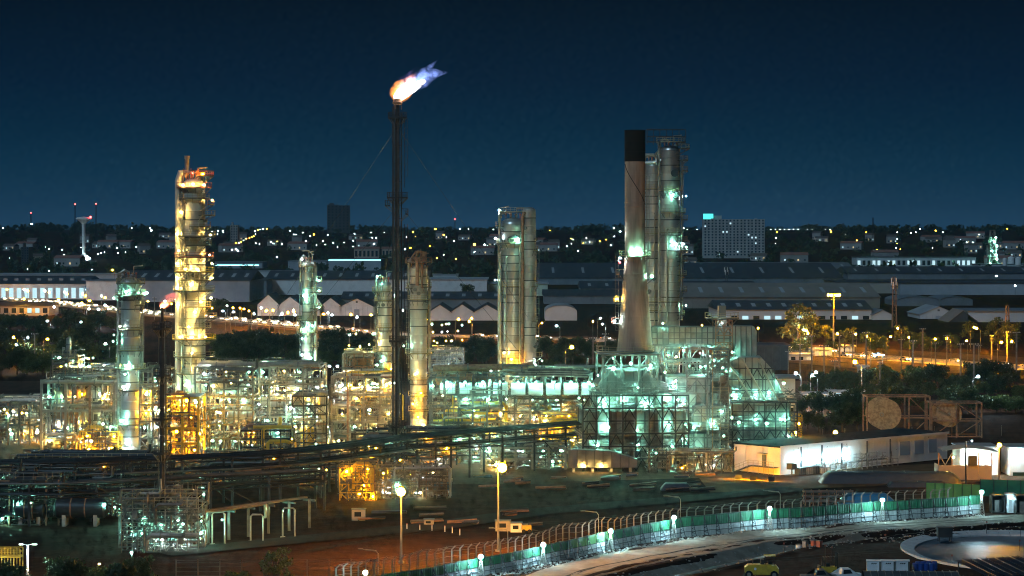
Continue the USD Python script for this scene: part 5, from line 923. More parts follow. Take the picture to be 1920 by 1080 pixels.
def drum(label, x0, x1, py, pb, r_px, lit):
    Y = Yg(pb); s = Y / F; L_ = (x1 - x0) * s; r = r_px * s; z = PZ(py, Y); t = thing('horizontal_drum', label, 'pressure vessel', (PX(x0, Y), Y + r, 0))
    prof = [(.01, -.5 * r)] + [(r * math.sin(a), -.5 * r * math.cos(a)) for a in np.linspace(.25, PI / 2, 6)] + [(r, L_)] + [(r * math.cos(a), L_ + .5 * r * math.sin(a)) for a in np.linspace(.25, PI / 2 - .01, 6)]
    m = MB().lathe(prof, 24); m.V = [np.vstack(m.V)[:, [2, 1, 0]] + (0, 0, z)]; m.I = [m.I[0].reshape(-1, 4)[:, ::-1].ravel()]; build(m, 'shell', 'tank_black', t, 35)
    for q in (.3, .62): build(MB().tube([(L_ * q - .1, 0, z), (L_ * q + .1, 0, z)], r * 1.02, 24), 'band', 'steel_rust', t)
    for q in (.15, .85): build(MB().box((L_ * q - .3, -r * .8, 0), (L_ * q + .3, r * .8, z - r * .6)), 'saddle', 'concrete', t)
    if lit: lamp(t, (L_ + r * .3, -r * .9, z + r * .45), 'T', .30)
drum('black horizontal drum with a lit right end in the left foreground', 106, 190, 955, 988, 19, True); drum('unlit black drum at the left edge behind the other drum', 30, 78, 958, 986, 20, False)
# ---------------------------------------------------------------- fired heaters: plated boxes with stiffeners, walkways, lamps
_lamp = lamp
def lamp(parent, p, kind='T', R=.28, face=(0, -1, 0)): _lamp(parent, p, kind, R * .70 if kind in 'TW' else R, face)
def plated(t, a, b, nx, nz, matn='heater_plate', side=True, ny=None, rn=None, core=True):
    """box from a to b clad in separate plates with stiffeners between them, on the front, left and right"""
    a, b = np.array(a, float), np.array(b, float); rn = rn or random.Random(int(a[0] * 7 + a[2]))
    build(MB().box(a + (.06, .06, 0), b - (.06, .06, 0)), 'casing', 'heater_rib', t)
    xs, zs = np.linspace(a[0], b[0], nx + 1), np.linspace(a[2], b[2], nz + 1)
    for i in range(nx):
        for k in range(nz): build(MB().box((xs[i] + .07, a[1] - .02, zs[k] + .07), (xs[i + 1] - .07, a[1] + .05, zs[k + 1] - .07)), 'plate', matn if rn.random() > .22 else 'heater_plate_dull', t)
    for x in xs: build(MB().box((x - .08, a[1] - .34, a[2]), (x + .10, a[1] - .03, b[2])), 'stiffener', 'heater_rib', t)
    ys = np.linspace(a[1], b[1], (ny or max(2, nx // 2)) + 1)
    for sx, x in ((-1, a[0]), (1, b[0])):
        for j in range(len(ys) - 1):
            for k in range(nz): build(MB().box((x - .05 if sx > 0 else x - .02, ys[j] + .07, zs[k] + .07), (x + .02 if sx > 0 else x + .05, ys[j + 1] - .07, zs[k + 1] - .07)), 'plate', matn, t)
        for y in ys: build(MB().box((x + sx * .03, y - .08, a[2]), (x + sx * .24, y + .08, b[2])), 'stiffener', 'heater_rib', t)
    for z in zs[1:-1]: build(MB().box((a[0], a[1] - .16, z - .06), (b[0], a[1] - .03, z + .06)), 'girt', 'heater_rib', t)
def walkway(t, x0, x1, y0, y1, z, ext=1.3, paint='steel_pale'):
    """deck round a box with railing on the front and both sides"""
    m = MB().box((x0 - ext, y0 - ext, z), (x1 + ext, y0 - .06, z + .08)); w = build(m, 'walkway', 'grating', t); m = MB()
    build(MB().box((x0 - ext, y0 - .058, z), (x0 - .08, y1, z + .08)), 'walkway', 'grating', t); build(MB().box((x1 + .08, y0 - .058, z), (x1 + ext, y1, z + .08)), 'walkway', 'grating', t)
    q = [(x0 - ext, y1), (x0 - ext, y0 - ext), (x1 + ext, y0 - ext), (x1 + ext, y1)]
    for (ax, ay), (bx, by) in zip(q[:-1], q[1:]):
        n = max(2, int(math.hypot(bx - ax, by - ay) / 1.5))
        for k in range(n + 1): f = k / n; m.bar((ax + (bx - ax) * f, ay + (by - ay) * f, z), (ax + (bx - ax) * f, ay + (by - ay) * f, z + 1.15), .07)
        for h in (.6, 1.15): m.bar((ax, ay, z + h), (bx, by, z + h), .07)
    for x in np.arange(x0, x1, 2.5): m.bar((x, y0, z - 1.1), (x, y0 - ext, z), .1)
    build(m, 'railing', paint, w)
def tower_frame(t, x0, x1, y0, y1, z0, z1, nx, nz, w=.42, matn='steel_grey', xb=.8, seed=1):
    rn = random.Random(seed); xs, zs = np.linspace(x0, x1, nx), np.linspace(z0, z1, nz + 1)
    for y in (y0, y1):
        for x in xs: build(MB().box((x - w / 2, y - w / 2, z0), (x + w / 2, y + w / 2, z1)), 'post', matn, t)
        for z in zs[1:]:
            for i in range(nx - 1): build(MB().box((xs[i] + w / 2, y - w * .3, z - w), (xs[i + 1] - w / 2, y + w * .3, z - .02)), 'beam', matn, t)
    for k in range(nz):
        for i in range(nx - 1):
            if rn.random() < xb: build(MB().bar((xs[i], y0 - .05, zs[k]), ((xs[i] + xs[i + 1]) / 2, y0 - .05, zs[k + 1] - w), .2).bar((xs[i + 1], y0 - .05, zs[k]), ((xs[i] + xs[i + 1]) / 2, y0 - .05, zs[k + 1] - w), .2), 'brace', matn, t)
def hopper(t, pts, y0, y1, nx, matn='heater_plate'):
    """plated shape whose front outline is pts (x, z), ribbed from side to side"""
    n = len(pts); m = MB().addp([(x, y0, z) for x, z in pts] + [(x, y1, z) for x, z in pts], [n, n] + [4] * n, list(range(n)) + list(range(2 * n - 1, n - 1, -1)) + [j for i in range(n) for j in (i, i + n, (i + 1) % n + n, (i + 1) % n)]); build(m, 'hopper_shell', matn, t)
    from shapely.geometry import Polygon, box as bx
    pg = Polygon(pts); x0, z0, x1, z1 = pg.bounds; xs = np.linspace(x0, x1, nx + 1); nzz = max(2, int((z1 - z0) / 2.0)); zs = np.linspace(z0, z1, nzz + 1)
    for i in range(nx):
        for k in range(nzz):
            g = pg.intersection(bx(xs[i] + .07, zs[k] + .07, xs[i + 1] - .07, zs[k + 1] - .07))
            if g.area > .2 and g.geom_type == 'Polygon':
                c = list(g.exterior.coords)[:-1]; k_ = len(c); c = c if g.exterior.is_ccw else c[::-1]; build(MB().addp([(x, y0 - .06, z) for x, z in c] + [(x, y0 - .005, z) for x, z in c], [k_] + [4] * k_, list(range(k_)) + [j for q in range(k_) for j in (q, q + k_, (q + 1) % k_ + k_, (q + 1) % k_)]), 'plate', matn, t)
    for x in xs:
        g = pg.intersection(bx(x - .09, z0, x + .09, z1))
        if g.area > .1: a = g.bounds; build(MB().box((a[0], y0 - .26, a[1]), (a[2], y0 - .065, a[3])), 'stiffener', 'heater_rib', t)
Yh = Yg(882); sh = Yh / F
t = thing('fired_heater', 'left fired heater: plated two-storey box carrying the tan chimney', 'fired heater', (PX(1104, Yh), Yh, 0), math.radians(5)); H1 = t; zh = lambda py: PZ(py, Yh)
plated(t, (0, 0, zh(866)), (18.5, 14, zh(824)), 9, 2); plated(t, (-.3, -.1, zh(818)), (18.8, 14.2, zh(772)), 10, 2, 'heater_plate'); plated(t, (1.8, 1.5, zh(768)), (17.0, 12, zh(740)), 8, 1)
hopper(t, [(3.0, zh(739)), (15.5, zh(739)), (16.4, zh(722)), (13.2, zh(712)), (11.5, zh(696)), (4.0, zh(696)), (2.2, zh(722))], 2.5, 11, 8, 'heater_plate_dull')
walkway(t, 0, 18.5, 0, 14, zh(846)); walkway(t, 0, 18.6, 0, 14, zh(822)); walkway(t, .5, 18, .5, 13.5, zh(769.5), 1.6); walkway(t, 2.5, 15.8, 2, 11.5, zh(740), 1.2)
tower_frame(t, 3.0, 14.0, 1.2, 11.5, zh(768), zh(664), 4, 4, .42, 'steel_grey', .75, 3)
build(MB().box((2.5, .8, zh(666)), (14.6, 12, zh(664))), 'top_deck', 'heater_rib', t); platform(t, (8.4, 8), 3.9, zh(664) + .1, -200, 20, 2.0)
for x in np.linspace(-.6, 19, 9): build(MB().box((x - .2, -.9, 0), (x + .2, -.5, zh(770))), 'post', 'steel_grey', t)
for k, (x, y, py, kd, R) in enumerate([(1.5, -1.6, 834, 'T', .45), (5.5, -1.6, 852, 'T', .5), (9.5, -1.6, 834, 'T', .42), (13.2, -1.6, 851, 'T', .55), (16.5, -1.8, 836, 'T', .42), (3.6, -1.9, 800, 'T', .6), (9.5, -1.9, 806, 'T', .3), (15.8, -1.7, 797, 'T', .4), (19.5, 2, 800, 'T', .45), (20, 6, 830, 'T', .5), (3.2, -.2, 757, 'T', .58), (7.0, .2, 752, 'T', .5), (11.5, -.2, 757, 'T', .55), (15.8, .2, 752, 'T', .5), (18.3, 2, 752, 'W', .36),
     (-1.6, 3, 748, 'T', .36), (5.0, .5, 690, 'T', .4), (8.5, .3, 682, 'T', .5), (12.5, .5, 686, 'T', .46), (15.6, 2, 700, 'T', .42), (17.6, 1.4, 716, 'W', .45), (2.0, 1.5, 705, 'T', .3), (10, 1, 728, 'T', .22), (6, 8, 676, 'T', .4), (11, 6, 677, 'T', .4)]): lamp(t, (x, y, zh(py)), kd, R)
tower_frame(t, -1.4, 19.8, -1.9, -1.5, 0, zh(740), 9, 6, .24, 'steel_dark', .45, 12)
rn = random.Random(61); m = MB()
for k in range(260):
    z = rn.choice([zh(862), zh(846), zh(822), zh(769), zh(739)]) + rn.uniform(.2, 2.2); x = rn.uniform(-1, 19.5); m.tube([(x, -1.2, z), (x + rn.uniform(.5, 2.5), -1.2 + rn.uniform(-.3, .3), z), (x + rn.uniform(.5, 2.5), -1.0, z + rn.uniform(-1, 1.2))], rn.choice([.05, .07, .1]), 5)
tag(build(m, 'small_piping', 'steel_grey', t), kind='stuff')
for k in range(7): x = .8 + 2.7 * k; build(MB().tube([(x, -1.1, zh(868)), (x, -1.1, zh(842)), (x, -.2, zh(838))], .2, 8), 'burner_pipe', 'pipe_silver', t)
t = thing('air_duct', 'beige ribbed air duct tapering along the ground below the left heater', 'duct', G(1066, 886)); 
hopper(t, [(0, .9), (7.5, .9), (13.6, 1.0), (13.6, 2.6), (8, 4.3), (0, 4.6)], 0, 3, 8, 'heater_plate_dull')
for x in (.8, 4.5, 8.2, 12): build(MB().box((x, .3, 0), (x + .5, 2.6, .9)), 'pier', 'concrete', t)
for x in (3.0, 6.6): lamp(t, (x, -.5, 1.3), 'Y', .26)
t = thing('fired_heater', 'middle plated heater block with tall box flues between the two big heaters', 'fired heater', (PX(1287, Yh) , Yh + 10, 0)); y_ = Yh + 10; zm = lambda py: PZ(py, y_)
plated(t, (-3.0, 0, zm(772)), (6.4, 9, zm(706)), 5, 4); plated(t, (2.0, -1.5, zm(800)), (8.5, 8, zm(760)), 4, 2); plated(t, (0, -1, zm(866)), (8.5, 8, zm(812)), 4, 2); plated(t, (5.8, -.5, zm(772)), (8.9, 8, zm(700)), 2, 4, 'heater_plate_dull')
walkway(t, 0, 8.5, -1.5, 8, zm(806)); walkway(t, -3, 8.5, -.5, 8, zm(775), 1.1); tower_frame(t, -3.5, 9, -1.8, 8, 0, zm(652), 4, 8, .34, 'steel_grey', .5, 6)
for x, y, py, kd, R in [(2, -2.6, 800, 'T', .4), (6, -2.6, 792, 'T', .44), (0, -1.2, 756, 'T', .4), (-2, -1.2, 722, 'T', .36), (3.5, -1.2, 770, 'T', .36), (8, -1.4, 690, 'T', .5), (2, -2.2, 846, 'T', .34), (6.5, -2.2, 852, 'W', .34), (-1.5, -2.2, 668, 'Y', .3), (9.6, -1.6, 740, 'T', .4), (9.8, -1.6, 782, 'T', .4), (4, -2.2, 850, 'T', .4)]: lamp(t, (x, y, zm(py)), kd, R)
Y3 = Yg(872); t = thing('fired_heater', 'right fired heater: broad plated box under a sloping ribbed hood', 'fired heater', (PX(1366, Y3), Y3, 0), math.radians(-3)); z3 = lambda py: PZ(py, Y3); w3 = 113 * Y3 / F
plated(t, (0, 0, z3(802)), (w3, 12, z3(757)), 6, 2); plated(t, (.6, .6, z3(860)), (w3 - .6, 11, z3(808)), 6, 2, 'heater_plate_dull'); hopper(t, [(-.6, z3(752)), (w3 - .6, z3(752)), (w3 - 1.2, z3(738)), (w3 - 3.6, z3(690)), (w3 - 5.5, z3(671)), (2.0, z3(671)), (-.6, z3(684))], 1.5, 10, 9)
walkway(t, 0, w3, 0, 12, z3(804), 1.4); walkway(t, 0, w3, 0, 12, z3(755), 1.4); walkway(t, 0, w3, .6, 11, z3(832), 1.3); tower_frame(t, -.9, w3 + .9, -1.8, 11, 0, z3(757), 6, 5, .3, 'steel_grey', .3, 7)
tower_frame(t, -1.5, w3 + 1.5, -2.3, -1.9, 0, z3(752), 8, 7, .22, 'steel_dark', .4, 14); tower_frame(t, 0, w3 - 3, .3, .7, z3(752), z3(690), 5, 3, .2, 'steel_dark', .5, 15)
for k in range(3): build(MB().bar((-.5 + k * 3.2, -.3, z3(672)), (5.0 + k * 2.6, -1.5, z3(752)), .3), 'stay', 'steel_pale', t)
for x, y, py, kd, R in [(2.0, -2, 790, 'T', .46), (5.2, -2, 785, 'T', .50), (7.6, -2, 792, 'T', .46), (10.5, -2, 784, 'T', .50), (w3 - .8, -2, 786, 'T', .55), (1.5, -.4, 745, 'T', .46), (5.4, -.4, 740, 'T', .4), (8.2, -.3, 736, 'T', .46), (11.2, -.3, 718, 'T', .5), (-1.2, 0, 704, 'T', .46), (-1.6, .5, 742, 'T', .5), (3, -2, 846, 'T', .5), (6.5, -2, 848, 'W', .45), (10, -2, 842, 'T', .5), (2, -2, 822, 'T', .24), (12, -1.6, 816, 'T', .34), (w3 + 1.5, 2, 812, 'O', .36), (w3 + 2.2, 3, 796, 'O', .3)]: lamp(t, (x, y, z3(py)), kd, R)
m = MB(); rn = random.Random(66)
for k in range(240):
    z = rn.choice([z3(862), z3(832), z3(804), z3(754)]) + rn.uniform(.2, 2.4); x = rn.uniform(-1, w3 + 1); m.tube([(x, -1.1, z), (x + rn.uniform(.5, 2.5), -1.1 + rn.uniform(-.3, .3), z), (x + rn.uniform(.5, 2.5), -.8, z + rn.uniform(-1, 1.2))], rn.choice([.05, .07, .1]), 5)
tag(build(m, 'small_piping', 'steel_grey', t), kind='stuff')
Yd = Y3 + 8; t = thing('flue_duct', 'long grey ribbed flue duct bending down at its right end', 'duct', (PX(1222, Yd), Yd, 0)); zd = lambda py: PZ(py, Yd); q = Yd / F
plated(t, (0, 0, zd(646)), (146 * q, 6, zd(613)), 14, 3, 'heater_plate'); hopper(t, [(155 * q, zd(672)), (197 * q, zd(672)), (197 * q, zd(622)), (192 * q, zd(612)), (152 * q, zd(611)), (147 * q, zd(616)), (147 * q, zd(640)), (155 * q, zd(641))], 0.02, 6, 5, 'heater_plate')
tower_frame(t, 6 * q, 140 * q, .5, 5.5, 0, zd(647), 5, 8, .3, 'steel_grey', .45, 9); build(MB().box((178 * q, 1, 0), (184 * q, 4, zd(672))), 'duct_support', 'steel_grey', t)
for x, py, kd, R in [(20, 606, 'T', .3), (60, 655, 'T', .4), (110, 654, 'T', .3), (150, 660, 'T', .36), (30, 665, 'T', .4), (90, 662, 'W', .3), (130, 606, 'W', .24)]: lamp(t, (x * q, -1.2, zd(py)), kd, R)
build(MB().box((126 * q, 1, zd(612)), (142 * q, 5, zd(600))), 'damper_box', 'heater_plate', t); build(MB().box((122 * q, .5, zd(598)), (146 * q, 5.5, zd(597))), 'top_platform', 'grating', t); build(MB().box((127 * q, 1.4, zd(596)), (140 * q, 4.5, zd(574))), 'stub_stack', 'heater_plate_dull', t); platform(t, (134 * q, 3), 2.4, zd(597), -200, 20, 1.2)
tower_frame(t, 119 * q, 150 * q, -1.2, 5.8, zd(668), zd(600), 3, 5, .22, 'steel_rust', .8, 10)
U('narrow stair tower between the middle and the right heater', 1336, 1366, 668, 876, 6, 3, 2, 9, 'steel_grey', 'TTWTTTT', 8, 110, 91, .8, .9, .22, rails=1)
U('low dark pump row below the middle heater', 1216, 1370, 852, 886, 6, 10, 2, 1, 'steel_dark', 'TTTWT', 16, 150, 93, .2, .2, .2, R=.24)
U('orange-lit stairs and ducts at the right end of the second heater', 1476, 1502, 782, 824, 5, 3, 2, 3, 'yellow_paint', 'OO', 6, 40, 95, .8, .6, .25, pmats=('yellow_paint',))
U('dark frame filling the gap under the flue duct', 1286, 1366, 676, 868, 8, 4, 2, 7, 'steel_grey', 'TTTTT', 10, 120, 97, .6, .3, .3, dY=6)
lamp = _lamp
# ---------------------------------------------------------------- white building with pink end wall
Bc = G(1463, 893)[:2]; Cc = G(1776, 862)[:2]; d = Cc - Bc; LB = float(np.hypot(*d)); d = d / LB; aB = math.atan2(d[1], d[0]); hB = 5.6; DB = 12.3
t = thing('control_building', 'long flat-roofed building, pink end wall with door and stairs, white side', 'building', (*Bc, .22), aB); BLD = t
build(MB().box((.05, .05, 0), (LB, DB, hB - .3)), 'wall', 'pink_wall', t)
n = 13
for k in range(n): build(MB().box((LB * k / n + .02, -.03, 0), (LB * (k + 1) / n - .02, .05, hB - .3)), 'wall_panel', 'white_wall', t)
for k in range(4): build(MB().box((-.03, DB * k / 4 + .02, 0), (.05, DB * (k + 1) / 4 - .02, hB - .3)), 'wall_panel', 'pink_wall', t)
build(MB().box((-.25, -.25, hB - .3), (LB + .25, DB + .25, hB)), 'roof', 'roof_black', t); build(MB().box((-.29, -.29, hB - .42), (LB + .29, -.24, hB + .05)), 'fascia', 'white_wall', t)
dy = 4.2; dr = build(MB().box((-.12, dy - .55, 1.5), (-.03, dy + .55, 3.7)), 'door', 'steel_grey', t); build(MB().box((-.16, dy + .38, 2.5), (-.12, dy + .46, 2.7)), 'handle', 'steel_pale', dr); build(MB().box((-1.0, dy - .95, 3.95), (-.03, dy + .95, 4.05)), 'door_canopy', 'steel_grey', t); build(MB().cyl((-.4, dy, 4.05), .04, 1.1, 5), 'aerial', 'steel_dark', t)
m = MB().box((-1.5, .4, 1.36), (-.05, 7.2, 1.48)); ld = build(m, 'landing', 'grating', t)
m = MB()
for k in range(9): m.box((-1.45, 7.2 + k * .42, 1.30 - k * .155), (-.15, 7.6 + k * .42, 1.36 - k * .155))
build(m, 'stair_flight', 'grating', t); m = MB()
for h in (.55, 1.05): m.bar((-1.48, .4, 1.48 + h), (-1.48, 7.2, 1.48 + h), .06).bar((-1.48, 7.2, 1.48 + h), (-1.48, 11, .1 + h), .06)
for k in range(6): m.bar((-1.48, .4 + k * 1.36, 0), (-1.48, .4 + k * 1.36, 2.53), .06)
for k in range(1, 4): m.bar((-1.48, 7.2 + k * 1.2, 1.36 - k * .42), (-1.48, 7.2 + k * 1.2, 2.5 - k * .42), .06)
build(m, 'stair_railing', 'railing_paint', t)
rn = random.Random(4)
for f in (.115, .235, .35, .5, .64): build(MB().box((LB * f - .11, -.2, .2), (LB * f + .11, -.04, hB - .4)), 'downpipe', 'steel_dark', t)
for f, R in ((.075, .42), (.10, .30), (.16, .34), (.195, .30), (.255, .40), (.33, .34), (.375, .34)): lamp(t, (LB * f, -.75, 2.9), 'B', R * .72)
for k, (f, w_) in enumerate([(.70, 3.2), (.79, 3.0), (.88, 2.6)]): build(MB().box((LB * f, -.10, 1.6), (LB * f + w_, -.035, 4.4)), 'shuttered_bay', 'shed_wall_grey', t)
for k in range(26):                                                          # smoke-blackened, illegible marks under the eaves
    x = LB * (rn.uniform(.06, .12) if k < 9 else rn.uniform(.14, .40) if k < 18 else rn.uniform(.66, .97)); z = hB - .85 + rn.uniform(-.2, .2) if k < 18 else rn.uniform(2.2, 5.0); e = rn.uniform(.08, .28)
    build(MB().sheet([(x, -.038, z), (x + e, -.038, z + .05), (x + e * 1.2, -.038, z + e * .8), (x + .1, -.038, z + e * .6)]), 'stain', 'soot', t)
m = MB()                                                                     # scaffold and guard rails in front of the white side
t = thing('pipe_scaffold', 'pale pipe scaffold with guard rails standing against the white wall', 'scaffold', (*(Bc + d * LB * .16 + np.array([d[1], -d[0]]) * 2.2), .22), aB); W = LB * .46
for k in range(16):
    x = W * k / 15
    for y in (-.8, .8): build(MB().cyl((x, y, 0), .06, 1.6 + 1.5 * (7 < k < 13), 6), 'standard', 'steel_pale', t)
for z in (.8, 1.55):
    for y in (-.8, .8): build(MB().bar((0, y, z), (W, y, z), .07), 'ledger', 'steel_pale', t)
for z in (2.2, 2.9):
    for y in (-.8, .8): build(MB().bar((W * .5, y, z), (W * .84, y, z), .07), 'ledger', 'steel_pale', t)
build(MB().box((W * .48, -.7, 1.58), (W * .86, .7, 1.64)), 'scaffold_deck', 'grating', t); m = MB(); rn = random.Random(8)
for k in range(120): p = np.array([rn.uniform(0, W), rn.uniform(-.7, .7), rn.uniform(.2, 2.6)]); m.bar(p, p + np.array(rn.choice([(1.2, 0, 0), (0, 0, 1.1), (.8, 0, .5), (0, .8, 0)])), rn.choice([.05, .08, .14]))
tag(build(m, 'small_piping', 'pipe_silver', t), kind='stuff')
def on_wall(f, off, z=.22): q = Bc + d * LB * f + np.array([d[1], -d[0]]) * off; return (*q, z)
for k, (f, off, w_, h_, mt, lab) in enumerate([(.055, 2.6, 2.6, 1.3, 'tank_black', 'dark crate under the first wall lamp'), (.09, 2.8, 2.6, 1.4, 'concrete', 'ribbed concrete-coloured crate beside the dark crate'), (.125, 2.8, 2.2, 1.4, 'tank_black', 'dark crate right of the ribbed crate'), (.165, 3.4, 2.0, 1.1, 'cabin_white', 'open pale frame box in front of the white wall'), (.01, 2.6, 1.5, 1.1, 'steel_dark', 'dark switch box on a post at the building corner')]):
    z0 = 1.2 if k == 4 else 0; t = thing('equipment_crate', lab, 'crate', on_wall(f, off), aB); build(MB().box((0, 0, z0), (w_, 1.4, z0 + h_)), 'crate_body', mt, t); build(MB().box((-.06, -.06, z0 + h_), (w_ + .06, 1.46, z0 + h_ + .07)), 'lid', 'steel_grey', t)
    for q in range(4): build(MB().box((w_ * (q + .1) / 4, -.05, z0 + .1), (w_ * (q + .25) / 4, -.005, z0 + h_ - .1)), 'batten', 'steel_grey', t)
    if z0: build(MB().box((.6, .6, 0), (.8, .8, z0)), 'leg', 'steel_grey', t)
for k, (px, py) in enumerate([(1384, 901), (1412, 903), (1446, 905)]):
    t = thing('ground_floodlight', f'orange ground floodlight facing the pink end wall, {nth(k, 3)} of three', 'floodlight', G(px, py) + (0, 0, .2), 0, 'orange ground floodlights'); build(MB().box((-.5, -.1, 0), (.5, .5, .12)), 'base', 'concrete', t); h = build(MB().box((-.6, -.24, .12), (.6, -.12, .95)), 'lamp_head', 'steel_dark', t); build(MB().ico((0, .4, .5), (.30, .25, .20)[k], 0), 'bulb', 'lamp_street_sodium', h)
# tarp covered heap
g = G(1668, 906); t = thing('covered_stack', 'long dark tarpaulin-covered stack in front of the white building', 'tarpaulin', g); a, b = 13.5, 3.0; V = []; nu, nv = 30, 12; rg = np.random.default_rng(5)
for i in range(nu):
    for j in range(nv):
        u, v = i / (nu - 1) * 2 - 1, j / (nv - 1) * 2 - 1; e = min((1 - abs(u)) * 7, 1) ** .55 * min((1 - abs(v)) * 2.2, 1) ** .5; z = 2.3 * e * (.9 + .12 * meshkit.noise(np.array([[u * 4, v * 2, .3]]))[0]) - .05; V.append((u * a, v * b, z))
ii = np.array([[i * nv + j, (i + 1) * nv + j, (i + 1) * nv + j + 1, i * nv + j + 1] for i in range(nu - 1) for j in range(nv - 1)]); build(MB().add(V, ii), 'tarpaulin', 'tarp', t, 50)
for k in range(4): x = -a * .7 + k * a * .45; build(MB().tube([(x, -b, .02), (x + .1, -b * .55, 1.9), (x + .1, 0, 2.36), (x, b * .55, 1.9)], .04, 5), 'rope', 'steel_pale', t)
g = G(1720, 912); t = thing('covered_stack', 'low dark tarpaulin heap right of the long covered stack', 'tarpaulin', g); build(MB().add([(x * .42, y * .6, z * .42) for x, y, z in V], ii), 'tarpaulin', 'tarp', t, 50); build(MB().tube([(0, -1.6, .1), (0, -.8, .9), (0, 0, 1.02)], .04, 5), 'rope', 'steel_pale', t)
# open shed and lit white buildings at right
g = G(1760, 902); s = g[1] / F; t = thing('open_shed', 'brown-walled open shed with braced posts and a curved roof', 'shed', g); w = 100 * s; 
for k in range(4): build(MB().box((w * k / 4 + .02, 0, 0), (w * (k + 1) / 4 - .02, .25, 3.0)), 'wall_panel', 'roof_tan', t)
build(MB().box((0, .25, 0), (.25, 5, 3.0)), 'side_wall', 'roof_tan', t)
for k in range(5): build(MB().box((w * k / 4 - .1, -.02, 3), (w * k / 4 + .1, .2, 5.4)), 'post', 'steel_rust', t)
for k in (0, 3): build(MB().bar((w * k / 4, .1, 5.3), (w * (k + .5) / 4, .1, 3.05), .15).bar((w * (k + 1) / 4, .1, 5.3), (w * (k + .5) / 4, .1, 3.05), .15), 'brace', 'steel_pale', t)
m = MB(); u = np.linspace(0, 1, 9); V = [(w * (.08 + 1.05 * q), -.6, 5.5 + .8 * math.sin(PI * (q * .9 + .1))) for q in u] + [(w * (.08 + 1.05 * q), 5.2, 5.7 + .8 * math.sin(PI * (q * .9 + .1))) for q in u]; build(m.add(V, [[i, i + 1, i + 10, i + 9] for i in range(8)]), 'roof', 'shed_wall_tan', t); lamp(t, (w * .3, 1.5, 4.4), 'Y', .26)
build(MB().box((w * .55, -.6, 3.0), (w * .72, .02, 4.9)), 'control_cabinet', 'steel_dark', t)
g = G(1800, 893); s = g[1] / F; t = thing('site_office', 'brightly lit white site office behind the open shed', 'site office', g); w = 72 * s; 
build(MB().box((0, .05, 0), (w, 8, 5.6)), 'wall', 'white_wall', t); build(MB().box((-.2, -.2, 5.6), (w + .2, 8.2, 5.8)), 'roof', 'roof_grey', t)
for k in range(4): build(MB().box((w * k / 4 + .02, -.02, 0), (w * (k + 1) / 4 - .02, .05, 5.6)), 'wall_panel', 'white_wall', t)
build(MB().box((w * .45, -.08, 0), (w * .58, -.025, 2.2)), 'door', 'steel_grey', t); lamp(t, (w * .2, -1.6, 3.6), 'W', .36); lamp(t, (w * .55, -1.8, 3.4), 'W', .3)
g = G(1893, 894); s = g[1] / F; t = thing('site_office', 'pale teal-lit site office cut by the right edge', 'site office', g); w = 60 * s; build(MB().box((0, .05, 0), (w, 8, 5.6)), 'wall', 'white_wall', t); build(MB().box((-.2, -.2, 5.6), (w + .2, 8.2, 5.8)), 'roof', 'roof_grey', t)
for k in range(3): build(MB().box((w * k / 3 + .02, -.02, 0), (w * (k + 1) / 3 - .02, .05, 5.6)), 'wall_panel', 'white_wall', t)
build(MB().box((w * .1, -.3, 0), (w, -.05, .9)), 'planter', 'leaf_dark', t); lamp(t, (w * .2, -1.5, 5.1), 'B', .3)
for k, (px, pb, hh, kd, R, lab) in enumerate([(1873, 914, 7.8, 's', .36, 'orange lamp post in front of the white site office'), (1811, 925, 9.5, 'w', .10, 'dark lamp post in front of the open shed'), (752, 1056, 10.2, 's', .62, 'tall orange lamp post left of the fence lamps'), (934, 1034, 12.4, 's', .66, 'tallest orange lamp post in the yard, lamp on the right'), (1566, 852, 4.6, 's', .40, 'orange lamp behind the long building'), (352, 856, 12.0, 's', .5, 'big orange lamp glowing in front of the tallest column')]):
    t = thing('lamp_post', lab, 'lamp post', G(px, pb)); x = {1: 1.0}.get(k, .6 if k == 3 else 0); build(MB().tube([(0, 0, -.3), (0, 0, hh)], [.20, .12], 9), 'pole', 'steel_pale' if k != 1 else 'steel_dark', t); build(MB().lathe([(.45, 0), (.45, .3), (.2, .3)], 10), 'footing', 'concrete', t)
    h = build(MB().bar((0, 0, hh - .1), (x, -.3, hh + .1), .09).box((x - .4, -.6, hh + .1 + R), (x + .4, -.05, hh + .25 + R)), 'lamp_head', 'steel_dark', t); build(MB().ico((x, -.35, hh + .1), R, 1), 'bulb', LM[kd], h)
